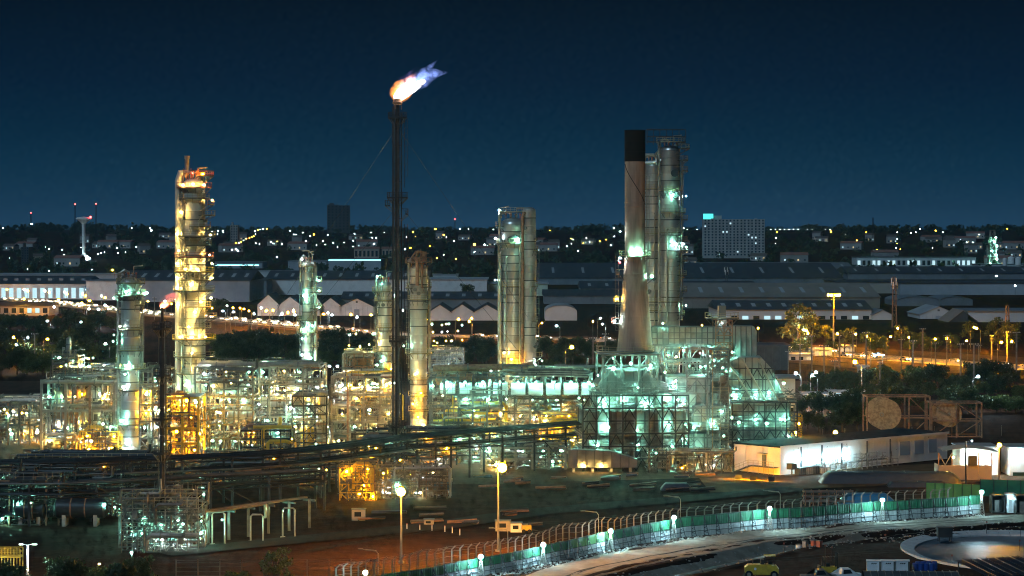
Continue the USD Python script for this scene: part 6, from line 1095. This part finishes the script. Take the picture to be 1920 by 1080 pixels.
# ---------------------------------------------------------------- hoarding with trussed props and floodlight masts
fl = np.concatenate([[0], np.cumsum(np.hypot(*np.diff(FENCE, axis=0).T))])
def fat(s): return np.array([np.interp(s, fl, FENCE[:, 0]), np.interp(s, fl, FENCE[:, 1])])
n = int(fl[-1] / 2.45); o = np.array([*FENCE[0], 0]); t = thing('site_hoarding', 'long curving site hoarding, green sheets over white sheets', 'hoarding', o); rn = random.Random(9); HT = {}
for k in range(n):
    a, b = fat(fl[-1] * k / n), fat(fl[-1] * (k + 1) / n); px = 960 + a[0] * F / a[1]; e = (b - a) / np.hypot(*(b - a)); nn = np.array([e[1], -e[0]]); hgt = float(np.interp(px, [700, 1000, 1340, 1840], [2.5, 2.7, 3.3, 3.2])); z = float(ground_z(a[0], a[1])) - .1
    green = 'hoarding_lime' if (700 < px < 820 or 1060 < px < 1140) else 'hoarding_green'; hw = hgt * .52
    for nm, za, zb, mt in (('white_sheet', z, z + hw, 'hoarding_white'), ('green_sheet', z + hw + .03, z + hgt, green)):
        m = MB(); q = 10; A = [a + e * (.02 + (np.hypot(*(b - a)) - .04) * i / q) for i in range(q + 1)]; off = [.03 if i % 2 else -.03 for i in range(q + 1)]
        V = [(*(A[i] + nn * off[i]), za) for i in range(q + 1)] + [(*(A[i] + nn * off[i]), zb) for i in range(q + 1)]; build(m.add(V, [[i, i + 1, i + q + 2, i + q + 1] for i in range(q)]), nm, mt, t, off=o)
    m = MB(); f1, f2 = a + nn * .12, a + nn * 1.3
    m.bar((*f1, z), (*f1, z + hgt), .08).bar((*f2, z + .05), (*f1, z + hgt * .95), .07).bar((*f2, z + .05), (*f1, z + .25), .06)
    for q in range(1, 5): w1, w2 = q / 5, (q + (.5)) / 5; m.bar((*f1, z + hgt * w1), (*(f1 + (f2 - f1) * max(0, 1 - w2)), z + hgt * .95 * min(w2, 1)), .05).bar((*f1, z + hgt * w1), (*(f1 + (f2 - f1) * (1 - w1)), z + hgt * .95 * w1), .05)
    build(m, 'trussed_prop', 'steel_dark', t, off=o)
    for zz_ in (hw * .5, hw, hgt - .1): build(MB().bar((*(a + nn * .07), z + zz_), (*(b + nn * .07), z + zz_), .07), 'rail', 'steel_dark', t, off=o)
for k, (px, py) in enumerate([(692, 1073), (906, 1043), (1022, 1021), (1148, 995), (1265, 970), (1444, 953), (1653, 937), (1843, 922)]):
    j = np.argmin(np.abs(960 + np.array([fat(s)[0] * F / fat(s)[1] for s in np.linspace(0, fl[-1], 800)]) - px)); q = fat(np.linspace(0, fl[-1], 800)[j]) - (.3, 2.4); hh = PZ(py, q[1]); z0 = float(ground_z(*q)); t = thing('floodlight_mast', f'bluish-white floodlight on a slim lattice mast at the hoarding, {nth(k, 8)} of eight', 'floodlight', (*q, z0), 0, 'floodlights along the hoarding'); hh -= z0
    for i in range(3): a = i * 2 * PI / 3 - .5; build(MB().bar((.55 * math.cos(a), .55 * math.sin(a), 0), (.10 * math.cos(a), .10 * math.sin(a), hh - .3), .06), 'leg', 'steel_pale', t)
    m = MB()
    for i in range(8):
        for q_ in range(3): a, b = q_ * 2 * PI / 3 - .5, (q_ + 1) * 2 * PI / 3 - .5; r1, r2 = .55 - .45 * i / 8, .55 - .45 * (i + 1) / 8; m.bar((r1 * math.cos(a), r1 * math.sin(a), (hh - .3) * i / 8), (r2 * math.cos(b), r2 * math.sin(b), (hh - .3) * (i + 1) / 8), .04)
    build(m, 'lacing', 'steel_pale', t); h = build(MB().box((-.26, -.06, hh - .22), (.26, .12, hh + .26)), 'lamp_head', 'steel_dark', t); build(MB().ico((0, -.45, hh), .33, 1), 'bulb', 'lamp_blue_white', h)
# concrete posts with bent tops behind the hoarding
t = thing('concrete_post_fence', 'row of concrete fence posts with bent tops behind the hoarding', 'fence', o); off = np.array([-1.2, 4.0]); ws = []
for k in range(78):
    a = fat(fl[-1] * (.02 + .95 * k / 77)) + off; z = float(ground_z(*a)) - .2; ws.append(np.array([*a, z])); m = MB().bar((*a, z), (*a, z + 3.75), .20).bar((*a, z + 3.7), (a[0] + .5, a[1] - .1, z + 4.25), .16); build(m, 'bent_post', 'concrete_post', t, off=o)
for zz_, dx in ((1.2, 0), (2.0, 0), (2.8, 0), (3.5, 0), (3.95, .2), (4.2, .45)): m = MB().tube([w + (dx, 0, zz_) for w in ws], .02, 4); build(m, 'barbed_wire', 'steel_grey', t, off=o)
# second hoarding at right
t = thing('site_hoarding', 'second plain green hoarding behind the right end of the curving one', 'hoarding', G(1736, 938)); q = [G(1736, 938), G(1838, 942), G(1838, 931), G(1990, 936)]; o = q[0]
for a, b in ((q[0], q[1]), (q[2], q[3])):
    nn = 6
    for k in range(nn): u, v = a + (b - a) * k / nn, a + (b - a) * (k + .98) / nn; build(MB().bar((u[0], u[1], 1.6), (v[0], v[1], 1.6), .08, 3.0), 'green_sheet', 'hoarding_lime' if a is q[0] else 'hoarding_green', t, off=o); build(MB().bar((u[0], u[1] - .1, 0), (u[0], u[1] - .1, 3.2), .1), 'post', 'steel_dark', t, off=o)
# gatehouse cabins at right end
for k, (px, pb, w_, h_, mt, lab) in enumerate([(1860, 962, 2.2, 3.0, 'steel_dark', 'dark cabin at the right end of the hoarding'), (1888, 962, 1.7, 3.2, 'cabin_white', 'cyan-lit open cabin at the right edge'), (1906, 965, 2.6, 3.2, 'steel_dark', 'dark container with a sign plate at the right edge')]):
    t = thing('gate_cabin', lab, 'cabin', G(px, pb)); build(MB().box((0, 0, 0), (w_, 2.5, .15)).box((0, 0, h_ - .12), (w_, 2.5, h_)).box((0, 0, 0), (.1, 2.5, h_)).box((w_ - .1, 0, 0), (w_, 2.5, h_)).box((0, 2.4, 0), (w_, 2.5, h_)), 'cabin_shell', mt, t); build(MB().box((w_ * .2, -.05, .2), (w_ * .55, 0.0, 2.2)), 'door', 'hoarding_white' if k == 1 else 'steel_grey', t)
    if k == 1: lamp(t, (w_ * .5, 1.0, h_ - .8), 'B', .14)
    if k == 2: build(MB().box((w_ * .62, -.06, 1.4), (w_ * .92, -.01, 2.6)), 'sign_plate', 'cabin_white', t)
# gooseneck lamps (unlit) behind the hoarding
for k, (px, pt, pb) in enumerate([(709, 1030, 1078), (952, 990, 1037), (1122, 958, 1000), (1276, 930, 972), (1463, 920, 958)]):
    t = thing('gooseneck_lamp', f'unlit long-armed grey lamp behind the hoarding, {nth(k, 5)} of five', 'street lamp', G(px, pb), 0, 'unlit arm lamps'); s = Yg(pb) / F; hh = (pb - pt) * s; build(MB().tube([(0, 0, 0), (0, 0, hh - .6), (-.3, 0, hh - .2), (-2.2, 0, hh)], .07, 7), 'pole', 'steel_pale', t); build(MB().box((-2.8, -.15, hh - .06), (-2.1, .15, hh + .1)), 'lamp_head', 'steel_grey', t)
# ---------------------------------------------------------------- yard bits
for k, (px, pb, w_, h_, lab) in enumerate([(672, 978, 2.2, 1.9, 'small grey cabin in the dark yard'), (804, 986, 1.6, .9, 'grey box left of the tallest orange lamp post'), (943, 998, 2.4, 1.7, 'dim grey cabin beside the tallest orange lamp post'), (968, 1000, 1.8, 1.5, 'white cabin with dark trim in the yard')]):
    t = thing('site_cabin', lab, 'cabin', G(px, pb) + (0, 0, .05)); build(MB().box((-w_ / 2, 0, .1), (w_ / 2, 1.6, h_)), 'cabin_body', 'cabin_white' if k == 3 else 'concrete', t); build(MB().box((-w_ / 2 - .1, -.1, h_), (w_ / 2 + .1, 1.7, h_ + .1)), 'roof', 'roof_grey', t); build(MB().box((-w_ * .3, -.04, h_ * .4), (w_ * .2, -.005, h_ * .8)), 'window', 'pane_dark', t)
t = thing('generator', 'small towable generator with an orange beacon beside the white cabin', 'generator', G(988, 1000) + (0, 0, .05)); build(MB().box((-.9, 0, .4), (.7, .9, 1.2)), 'housing', 'yellow_paint', t); build(MB().tube([(.3, .4, 1.2), (.3, .4, 1.7)], .08, 6), 'exhaust', 'steel_dark', t)
for x in (-.5, .4): build(MB().tube([(x, -.1, .3), (x, .12, .3)], .3, 10), 'wheel', 'rubber', t)
build(MB().bar((.7, .4, .5), (1.7, .4, .3), .1), 'tow_bar', 'steel_dark', t)
rn = random.Random(31)
for k, (px, py) in enumerate([(763, 994), (787, 996), (810, 996), (834, 998), (862, 1004), (848, 1000)]): t = thing('marker_post', f'short white marker post in the dark yard, {nth(k, 6)} of the line', 'post', G(px, py) + (0, 0, .05), 0, 'marker posts in the yard'); build(MB().cyl((0, 0, 0), .09, .9, 7), 'post_shaft', 'cabin_white', t); build(MB().cyl((0, 0, .9), .12, .1, 7), 'cap', 'red_paint', t)
for k in range(30):
    px, py = (rn.uniform(900, 1330), rn.uniform(893, 925)) if k < 20 else (rn.uniform(690, 1000), rn.uniform(955, 990)); L_ = rn.uniform(2, 6); t = thing('scrap_pile', f'low dark pile of scrap pipes in the yard {"below the heaters" if k < 20 else "left of the tallest orange lamp post"}', 'scrap pile', G(px, py) + (0, 0, .1), rn.uniform(-.4, .4), 'scrap piles in the yard')
    for q in range(5): a = rn.uniform(-.3, .3); z = .15 + .22 * (q // 3); y = rn.uniform(-.6, .6); build(MB().tube([(-L_ / 2, y - a, z), (L_ / 2, y + a, z + rn.uniform(0, .3))], rn.uniform(.08, .2), 7), 'scrap_pipe', rn.choice(['pipe_dark', 'steel_rust', 'pipe_dull']), t)
g = G(1268, 918); t = thing('covered_stack', 'small dark covered heap in the yard below the heaters', 'tarpaulin', g); build(MB().add([(x * .22, y * .55, z * .55) for x, y, z in [(u * 13.5, v * 3, 2.3 * min((1 - abs(u)) * 3, 1) ** .6 * min((1 - abs(v)) * 2.2, 1) ** .5 - .05) for u in np.linspace(-1, 1, 30) for v in np.linspace(-1, 1, 12)]], ii), 'tarpaulin', 'tarp', t, 50); build(MB().tube([(0, -1.5, .1), (0, -.8, 1.1), (0, 0, 1.24)], .03, 5), 'rope', 'steel_pale', t)
# storage rack of pipes behind the fence at right
t = thing('pipe_stillage', 'open rack of long grey pipes behind the hoarding at right', 'rack', G(1510, 948)); w = 88 * Yg(948) / F
for x in np.linspace(0, w, 7):
    for y in (0, 2.5): build(MB().bar((x, y, 0), (x, y, 2.6), .14), 'post', 'steel_rust', t)
for z in (.7, 1.5, 2.3):
    for k in range(4): build(MB().tube([(-.3, .3 + k * .6, z), (w + rn.uniform(-2, .5), .3 + k * .6, z)], .16, 7), 'stored_pipe', rn.choice(['pipe_dull', 'steel_rust', 'pipe_silver']), t)
g = G(1625, 945); t = thing('covered_stack', 'bluish tarpaulin heap behind the hoarding', 'tarpaulin', g); build(MB().add([(u * 5, v * 2.4, 1.9 * min((1 - abs(u)) * 3, 1) ** .6 * min((1 - abs(v)) * 2.2, 1) ** .5 - .05) for u in np.linspace(-1, 1, 30) for v in np.linspace(-1, 1, 12)], ii), 'tarpaulin', 'tank_blue', t, 50); build(MB().tube([(0, -2.2, .2), (0, -1.2, 1.75), (0, 0, 1.9)], .03, 5), 'rope', 'steel_pale', t)
# caged drums
def caged(label, x0, x1, ytop, yb, pxc, pyc, r_px, Yo):
    Y = Yg(yb); s = Y / F; W = (x1 - x0) * s; h = PZ(ytop, Y); t = thing('caged_drum', label, 'cable drum', (PX(x0, Y), Y, 0), .0); D = 7.0
    r = r_px * s; c = np.array([(pxc - x0) * s, -.3 if Yo else 1.6, PZ(pyc, Y)]); m = MB().lathe([(r * .10, 0), (r, 0), (r, .35), (r * .55, .4), (r * .55, D - .4), (r, D - .35), (r, D), (r * .1, D)], 40)
    V = np.vstack(m.V); m.V = [np.stack([V[:, 0], V[:, 2], -V[:, 1]], 1) + c]; build(m, 'drum', 'drum_board', t, 35)
    m = MB().lathe([(r * .10, -.02), (r * .14, -.02), (r * .14, -.14), (r * .07, -.14), (r * .07, .3), (.01, .3)], 20); V = np.vstack(m.V); cc = c + (-r * .24 * (Yo > 0), 0, 0); m.V = [np.stack([V[:, 0], V[:, 2], -V[:, 1]], 1) + cc]; build(m, 'hub', 'steel_pale', t)
    nx_ = max(3, int(W / 3.2))
    for y in (.9, D):
        for x in np.linspace(0, W, nx_): build(MB().box((x - .16, y - .16, 0), (x + .16, y + .16, h)), 'post', 'steel_rust', t)
        for z in (.5, h * .5, h): build(MB().box((0, y - .12, z - .3), (W, y + .12, z)), 'beam', 'steel_rust', t)
    xs = np.linspace(0, W, nx_)
    for i in range(nx_ - 1):
        if xs[i] > c[0] + r * .6 or r_px < 25: build(MB().bar((xs[i], .9, .4), (xs[i + 1], .9, h * .5), .16).bar((xs[i + 1], .9, h * .5), (xs[i], .9, h - .2), .16), 'brace', 'steel_rust', t)
    for x in (0, W): build(MB().box((x - .12, 1.0, h - .3), (x + .12, D, h)), 'cross_beam', 'steel_rust', t)
caged('big brown wooden drum held in front of a rusty lattice cage', 1627, 1745, 743, 822, 1660, 777, 29.5, 1); caged('smaller rusty cage with a half-hidden brown drum', 1748, 1842, 755, 822, 1782, 778, 24, 0)
rn = random.Random(44)
for k in range(10): px = 1500 + 42 * k; t = thing('fence_post', f'thin pale post behind the long building, {nth(k, 10)} of the line', 'post', G(px, 826 - k), 0, 'posts behind the long building'); build(MB().cyl((0, 0, 0), .08, 2.4, 6), 'post_shaft', 'concrete_post', t); build(MB().cyl((0, 0, 2.4), .1, .08, 6), 'cap', 'steel_pale', t)
# ---------------------------------------------------------------- foreground right: ditch pipes, pond, machines, containers, barrels, roofs
Lp = line_px([(1150, 1096), (1235, 1077), (1340, 1053), (1420, 1036), (1486, 1024)])
for k in range(2):
    t = thing('drain_pipe', f'long bluish pipe lying in the ditch, {"upper" if k == 0 else "lower"} of two', 'pipe', (*Lp[0], 0), 0, 'pipes in the ditch'); q = [np.array([p[0] - Lp[0][0], p[1] - Lp[0][1] + (.5 - k * 1.0), -1.0]) for p in Lp]; build(MB().tube(q, .24, 10), 'pipe_run', 'pipe_silver', t)
    for a, b in zip(q[:-1], q[1:]):
        for f in (.25, .75): c = a + (b - a) * f; e = (b - a) / np.linalg.norm(b - a); build(MB().tube([c - e * .15, c + e * .15], .31, 10), 'coupling', 'steel_grey', t)
m = MB(); t = thing('pond_rim', 'pale concrete rim curving round the lined pond', 'kerb', (*POND_C, 0))
for k in range(64):
    a, b = 2 * PI * k / 64, 2 * PI * (k + .96) / 64; p = [np.array([(POND_R[0] + e) * math.cos(x), (POND_R[1] + e) * math.sin(x), z]) for x in (a, b) for e, z in ((-.9, -.12), (1.2, .30))]; V = p + [q - np.array([0, 0, .5]) for q in p]; build(MB().add(V, [[0, 1, 3, 2], [4, 6, 7, 5], [0, 4, 5, 1], [1, 5, 7, 3], [3, 7, 6, 2], [2, 6, 4, 0]]), 'rim_slab', 'hoarding_white', t)
A = np.linspace(0, 2 * PI, 65)[:-1]; V = [(POND_C[0], POND_C[1], -.95)] + [(POND_C[0] + POND_R[0] * f * math.cos(a), POND_C[1] + POND_R[1] * f * math.sin(a), -.95 + .12 * meshkit.noise(np.array([[f * 9, a * 3, 1.]]))[0] + .5 * (f > .95)) for f in (.35, .7, .97) for a in A]
fc = []; ct = []
for i in range(64): fc += [0, 1 + i, 1 + (i + 1) % 64]; ct.append(3)
for r_ in range(2):
    for i in range(64): fc += [1 + r_ * 64 + i, 1 + (r_ + 1) * 64 + i, 1 + (r_ + 1) * 64 + (i + 1) % 64, 1 + r_ * 64 + (i + 1) % 64]; ct.append(4)
tag(build(MB().addp(V, ct, fc), 'pond_floor', 'pond_lining'), kind='structure')
g = G(1771, 1013); t = thing('dark_tank', 'dark square tank on legs between pond and dirt track', 'tank', g); build(MB().box((-1.1, -.8, .5), (1.1, .8, 2.0)), 'tank_body', 'tank_black', t)
for x in (-.9, .9):
    for y in (-.6, .6): build(MB().bar((x, y, -.2), (x, y, .5), .12), 'leg', 'steel_dark', t)
build(MB().box((-1.15, -.85, 2.0), (1.15, .85, 2.08)), 'lid', 'steel_dark', t)
def wheel(t, x, y, r, w=.5): p = build(MB().tube([(x, y - w / 2, r), (x, y + w / 2, r)], r, 18), 'wheel', 'rubber', t); build(MB().tube([(x, y - w / 2 - .03, r), (x, y - w / 2 + .02, r)], r * .5, 12), 'rim', 'steel_pale', p)
g = G(1428, 1083); t = thing('road_roller', 'yellow tyred road roller parked at the bottom edge', 'road roller', (*g[:2], float(ground_z(*g[:2]))), math.radians(-4))
sec = [(-2.3, .75), (-2.35, 1.5), (-1.9, 1.85), (.9, 1.95), (2.0, 1.75), (2.35, 1.3), (2.3, .7), (1.5, .55), (-1.5, .55)]; k_ = len(sec)
build(MB().addp([(x, -.85, z) for x, z in sec] + [(x, .85, z) for x, z in sec], [k_, k_] + [4] * k_, list(range(k_))[::-1] + list(range(k_, 2 * k_)) + [j for i in range(k_) for j in (i, (i + 1) % k_, (i + 1) % k_ + k_, i + k_)]), 'body', 'yellow_paint', t)
for x in (-1.75, 1.7):
    for y in (-.62, .62): wheel(t, x, y, .55, .5)
for x in (.5, 1.7):
    for y in (-.7, .7): build(MB().bar((x, y, 1.85), (x, y, 3.1), .08), 'canopy_post', 'steel_dark', t)
build(MB().box((.3, -.85, 3.1), (1.9, .85, 3.18)), 'canopy', 'yellow_paint', t); build(MB().box((.9, -.35, 1.9), (1.5, .35, 2.3)), 'seat', 'rubber', t); build(MB().box((-.2, -.6, 1.95), (.35, .6, 2.55)), 'console', 'steel_dark', t); build(MB().tube([(-1.2, .4, 1.8), (-1.2, .4, 2.5)], .07, 7), 'exhaust', 'steel_dark', t)
build(MB().tube([(-.9, -.88, 1.35), (-.9, -.86, 1.35)], .18, 14), 'badge', 'cabin_white', t)
g = G(1555, 1078); t = thing('forklift', 'orange and black forklift with overhead guard at the bottom edge', 'forklift', (*g[:2], float(ground_z(*g[:2]))), math.radians(8))
build(MB().box((-1.3, -.6, .35), (.9, .6, 1.15)), 'body', 'yellow_paint', t); build(MB().box((-1.6, -.6, .35), (-1.3, .6, 1.35)), 'counterweight', 'steel_dark', t)
for x, z in ((-.9, 2.5), (.7, 2.5)):
    for y in (-.55, .55): build(MB().bar((x, y, 1.1), (x * .9, y, z), .1), 'guard_post', 'steel_dark', t)
for q in range(5): x = -.85 + q * .38; build(MB().bar((x, -.6, 2.5), (x, .6, 2.5), .08), 'guard_bar', 'steel_dark', t)
for y in (-.35, .35): build(MB().bar((1.05, y, .1), (1.05, y, 3.1), .12), 'mast_rail', 'steel_dark', t); build(MB().box((1.1, y - .08, .1), (2.2, y + .08, .16)), 'fork', 'steel_dark', t)
build(MB().box((-.5, -.3, 1.15), (0, .3, 1.6)), 'seat', 'rubber', t)
for x in (-.9, .6):
    for y in (-.55, .55): wheel(t, x, y, .36, .25)
for k, (px, pb, cl, lab) in enumerate([(1535, 1092, 'pipe_silver', 'teal pickup truck in front of the forklift'), (1583, 1090, 'cabin_white', 'silver pickup truck right of the forklift')]):
    g = G(px, pb); t = thing('pickup_truck', lab, 'pickup truck', (*g[:2], float(ground_z(*g[:2]))), .1 * k); sec = [(-2.5, .5), (-2.5, 1.0), (-.6, 1.02), (-.4, 1.75), (.7, 1.78), (1.3, 1.15), (2.4, 1.0), (2.5, .5)]; k_ = 8
    build(MB().addp([(x, -.9, z) for x, z in sec] + [(x, .9, z) for x, z in sec], [k_, k_] + [4] * k_, list(range(k_))[::-1] + list(range(k_, 2 * k_)) + [j for i in range(k_) for j in (i, (i + 1) % k_, (i + 1) % k_ + k_, i + k_)]), 'body', cl, t); build(MB().addp([(-.35, -.91, 1.1), (.95, -.91, 1.15), (.62, -.91, 1.68), (-.28, -.91, 1.66)], [4], [0, 1, 2, 3]), 'window', 'pane_dark', t)
    for x in (-1.5, 1.55):
        for y in (-.75, .75): wheel(t, x, y, .38, .26)
for k, px in enumerate([1637, 1664, 1691]):
    g = G(px, 1076); t = thing('storage_container', f'small white storage container at the bottom edge, {nth(k, 3)} of three', 'container', (*g[:2], float(ground_z(*g[:2]))), -.12, 'small white containers'); build(MB().box((-.85, 0, .1), (.85, 1.6, 1.7)), 'container_body', 'cabin_white', t); build(MB().box((.85, -.01, .1), (1.05, 1.6, 1.66)), 'side_panel', 'steel_grey', t)
    build(MB().box((-.92, -.05, 1.7), (1.1, 1.65, 1.78)), 'lid', 'cabin_white', t)
    for x in (-.78, .78): build(MB().box((x - .05, -.05, .12), (x + .05, -.01, 1.66)), 'corner_post', 'cabin_white', t)
    for x in (-.25, .02, .28): build(MB().sheet([(x, -.012, 1.32), (x + .22, -.012, 1.36), (x + .18, -.012, 1.52), (x + .04, -.012, 1.5)]), 'mark', 'soot', t)
for k in range(8):
    g = G(1716 + (k % 4) * 10.5 + (k // 4) * 5, 1072 - (k // 4) * 3.5); t = thing('steel_barrel', f'blue steel barrel right of the white containers, {["front", "back"][k // 4]} row {nth(k % 4, 4)}', 'barrel', (*g[:2], float(ground_z(*g[:2]))), 0, 'blue barrels'); build(MB().lathe([(.01, 0), (.38, 0), (.38, 1.15), (.36, 1.18), (.34, 1.15), (.01, 1.15)], 16), 'barrel_body', 'barrel_blue', t, 30)
    for z in (.38, .76): build(MB().lathe([(.38, z - .04), (.41, z), (.38, z + .04)], 16), 'hoop', 'barrel_blue', t)
def curved_roof(label, x0, x1, pb, h, nrib, rz):
    g = G((x0 + x1) / 2, pb); s = g[1] / F; w = (x1 - x0) * s; t = thing('corrugated_shelter', label, 'shelter', (*g[:2], 0), rz); D = 5.0; A = np.linspace(0, PI, 11)
    for k in range(nrib):
        a, b = -w / 2 + w * k / nrib, -w / 2 + w * (k + .93) / nrib; V = [(x, D / 2 - D / 2 * math.cos(q), .5 + h * math.sin(q)) for x in (a, b) for q in A]; build(MB().add(V, [[i, i + 1, i + 12, i + 11] for i in range(10)]), 'roof_sheet', 'pipe_dull', t, 40); build(MB().tube([(b + w / nrib * .03, D / 2 - D / 2 * math.cos(q), .54 + h * math.sin(q)) for q in A], .05, 5), 'seam_rib', 'pipe_silver', t)
    for x in (-w / 2, w / 2):
        for y in (.1, D - .1): build(MB().bar((x, y, -.2), (x, y, .6), .12), 'post', 'steel_dark', t)
curved_roof('dark curved corrugated shelter roof at the bottom edge below the containers', 1622, 1800, 1104, 1.5, 13, -.05)
g = G(1905, 1090); t = thing('sheet_metal_roof', 'dark sloping sheet metal roof in the bottom right corner', 'roof', (*g[:2], 0), math.radians(24))
for k in range(8): build(MB().addp([(-6.5 + k * 1.3, -3, 1.3), (-5.3 + k * 1.3, -3, 1.3), (-5.3 + k * 1.3, 5, 2.6), (-6.5 + k * 1.3, 5, 2.6)], [4], [0, 1, 2, 3]), 'roof_sheet', 'tank_black', t); build(MB().bar((-5.24 + k * 1.3, -3, 1.36), (-5.24 + k * 1.3, 5, 2.66), .09), 'seam_rib', 'pipe_silver' if k % 2 == 0 else 'pipe_dark', t)
for x in (-6.2, 3.6):
    for y in (-2.8, 4.6): build(MB().bar((x, y, -.2), (x, y, 1.3 + (y + 3) * .16), .14), 'post', 'steel_dark', t)
for k, (px, py) in enumerate([(1498, 1027), (1510, 1028), (1526, 1026), (1536, 1028)]): g = G(px, py); t = thing('site_drum', ['white tub beside the ditch end', 'pale box beside the ditch end', 'red crate beside the ditch end', 'dark red barrel beside the ditch end'][k], 'container', (*g[:2], float(ground_z(*g[:2])))); build(MB().lathe([(.01, 0), (.45, 0), (.5, .9), (.01, .9)], 12 if k % 2 == 0 else 4), 'tub', ['cabin_white', 'concrete', 'red_paint', 'red_paint'][k], t); build(MB().lathe([(.52, .9), (.52, .98), (.01, 1.0)], 12 if k % 2 == 0 else 4), 'lid', 'steel_grey', t)
for k, (px, py) in enumerate([(1548, 1048), (1560, 1052), (1785, 1050), (1470, 1030), (1660, 1004), (1850, 1000), (1912, 1022)]): g = G(px, py); t = thing('survey_pole', f'thin pole stuck in the dirt at bottom right, {nth(sorted([1548, 1560, 1785, 1470, 1660, 1850, 1912]).index(px), 7)}', 'pole', (*g[:2], float(ground_z(*g[:2]))), 0, 'poles in the dirt'); build(MB().cyl((0, 0, -.1), .05, 2.3, 6), 'pole_shaft', 'steel_dark', t); build(MB().box((-.12, -.02, 1.9), (.12, .02, 2.15)), 'flag', 'red_paint', t)
m = MB(); rg = np.random.default_rng(2)                                       # pebbles and rubble nobody could count
for k in range(1500):
    s_ = rg.random() * .985 + .01; j = s_ * (len(DITCH) - 1); i = int(j); p = DITCH[i] + (DITCH[min(i + 1, len(DITCH) - 1)] - DITCH[i]) * (j - i) + rg.normal(size=2) * (.6, 2.2) + (0, rg.choice([-3.4, 3.4])); e = rg.uniform(.05, .22); z = float(ground_z(*p)); mm = trimesh.creation.icosphere(0, 1.0); m.add(mm.vertices * (e, e, e * .7) + (*p, z + e * .2), mm.faces)
for k in range(900):
    p = fat(rg.random() * fl[-1]) + (rg.normal() * .5, -rg.uniform(1.2, 5)); e = rg.uniform(.05, .25); z = float(ground_z(*p)); mm = trimesh.creation.icosphere(0, 1.0); m.add(mm.vertices * (e, e, e * .7) + (*p, z + e * .2), mm.faces)
tag(build(m, 'rubble', 'concrete'), kind='stuff')
# ---------------------------------------------------------------- foreground left
t = thing('wire_fence', 'wire fence on slim posts along the bottom left of the yard', 'fence', G(330, 1088)); o = G(330, 1088); q = [G(x, 1088 - (x - 330) * .006) for x in np.arange(330, 860, 41)]
for k, p in enumerate(q): build(MB().bar((p[0], p[1], -.1), (p[0], p[1], 2.8), .12), 'post', 'steel_rust' if k % 2 else 'concrete_post', t, off=o)
for z in (.6, 1.2, 1.8, 2.4, 2.7): build(MB().tube([p + (0, -.05, z) for p in q], .018, 4), 'wire', 'steel_grey', t, off=o)
g = G(52, 1108); t = thing('twin_head_lamp', 'lamp post with two flat heads at bottom left, pole lit yellow-white', 'street lamp', g); hh = PZ(1022, g[1]); build(MB().tube([(0, 0, -.2), (0, 0, hh)], [.17, .13], 9), 'pole', 'cabin_white', t)
for sg in (-1, 1): build(MB().bar((0, 0, hh), (sg * 1.0, 0, hh + .15), .08), 'arm', 'steel_pale', t); h = build(MB().box((sg * .55 - .05, -.2, hh + .16), (sg * 1.25 + .05, .2, hh + .26)), 'lamp_head', 'steel_pale', t); build(MB().box((sg * .65 - .02, -.14, hh + .10), (sg * 1.15 + .02, .14, hh + .155)), 'lamp_glass', 'lamp_street_white', h)
lamp(t, (.5, -2.4, 3.2), 'Y', .1)
g = G(247, 1076); t = thing('yard_lamp', 'greenish-white lamp on a short pole among the foreground trees', 'street lamp', g); hh = PZ(1036, g[1]); build(MB().tube([(0, 0, -.2), (0, 0, hh)], .09, 7), 'pole', 'steel_pale', t); lamp(t, (0, -.1, hh), 'T', .24); lamp(t, (-3.5, -6, 2.2), 'Y', .2); lamp(t, (-8, -7, 2.0), 'Y', .2)
g = G(10, 1072); t = thing('guard_platform', 'yellow railed platform cut by the left edge at the bottom', 'platform', g + (0, 0, 0)); w = 3.4; zt = PZ(1044, g[1])
for k in range(6):
    for y in (0, 2): build(MB().bar((-2.2 + k * .85, y, 0), (-2.2 + k * .85, y, zt + 1.1), .1), 'post', 'yellow_paint', t)
for z in (zt, zt + .55, zt + 1.1):
    for y in (0, 2): build(MB().bar((-2.2, y, z), (2.05, y, z), .1), 'rail', 'yellow_paint', t)
build(MB().box((-2.3, -.1, zt - .15), (2.1, 2.1, zt - .06)), 'deck', 'yellow_paint', t); lamp(t, (-.5, -1.8, zt + .9), 'Y', .09); lamp(t, (-.2, -1.5, zt - 1.6), 'W', .14)
# ---------------------------------------------------------------- haze
usdkit.material(stage, '/World/Looks/haze_air', {'v': ('principled_volume', {'color': (.20, .58, 1.0), 'density': HAZE, 'anisotropy': .6})}, [], volume='v.volume')
MAT['haze_air'] = UsdShade.Material.Get(stage, '/World/Looks/haze_air')
hz = build(MB().box((-6500, -300, -6), (6500, 7600, 150)), 'haze', 'haze_air'); tag(hz, kind='stuff')
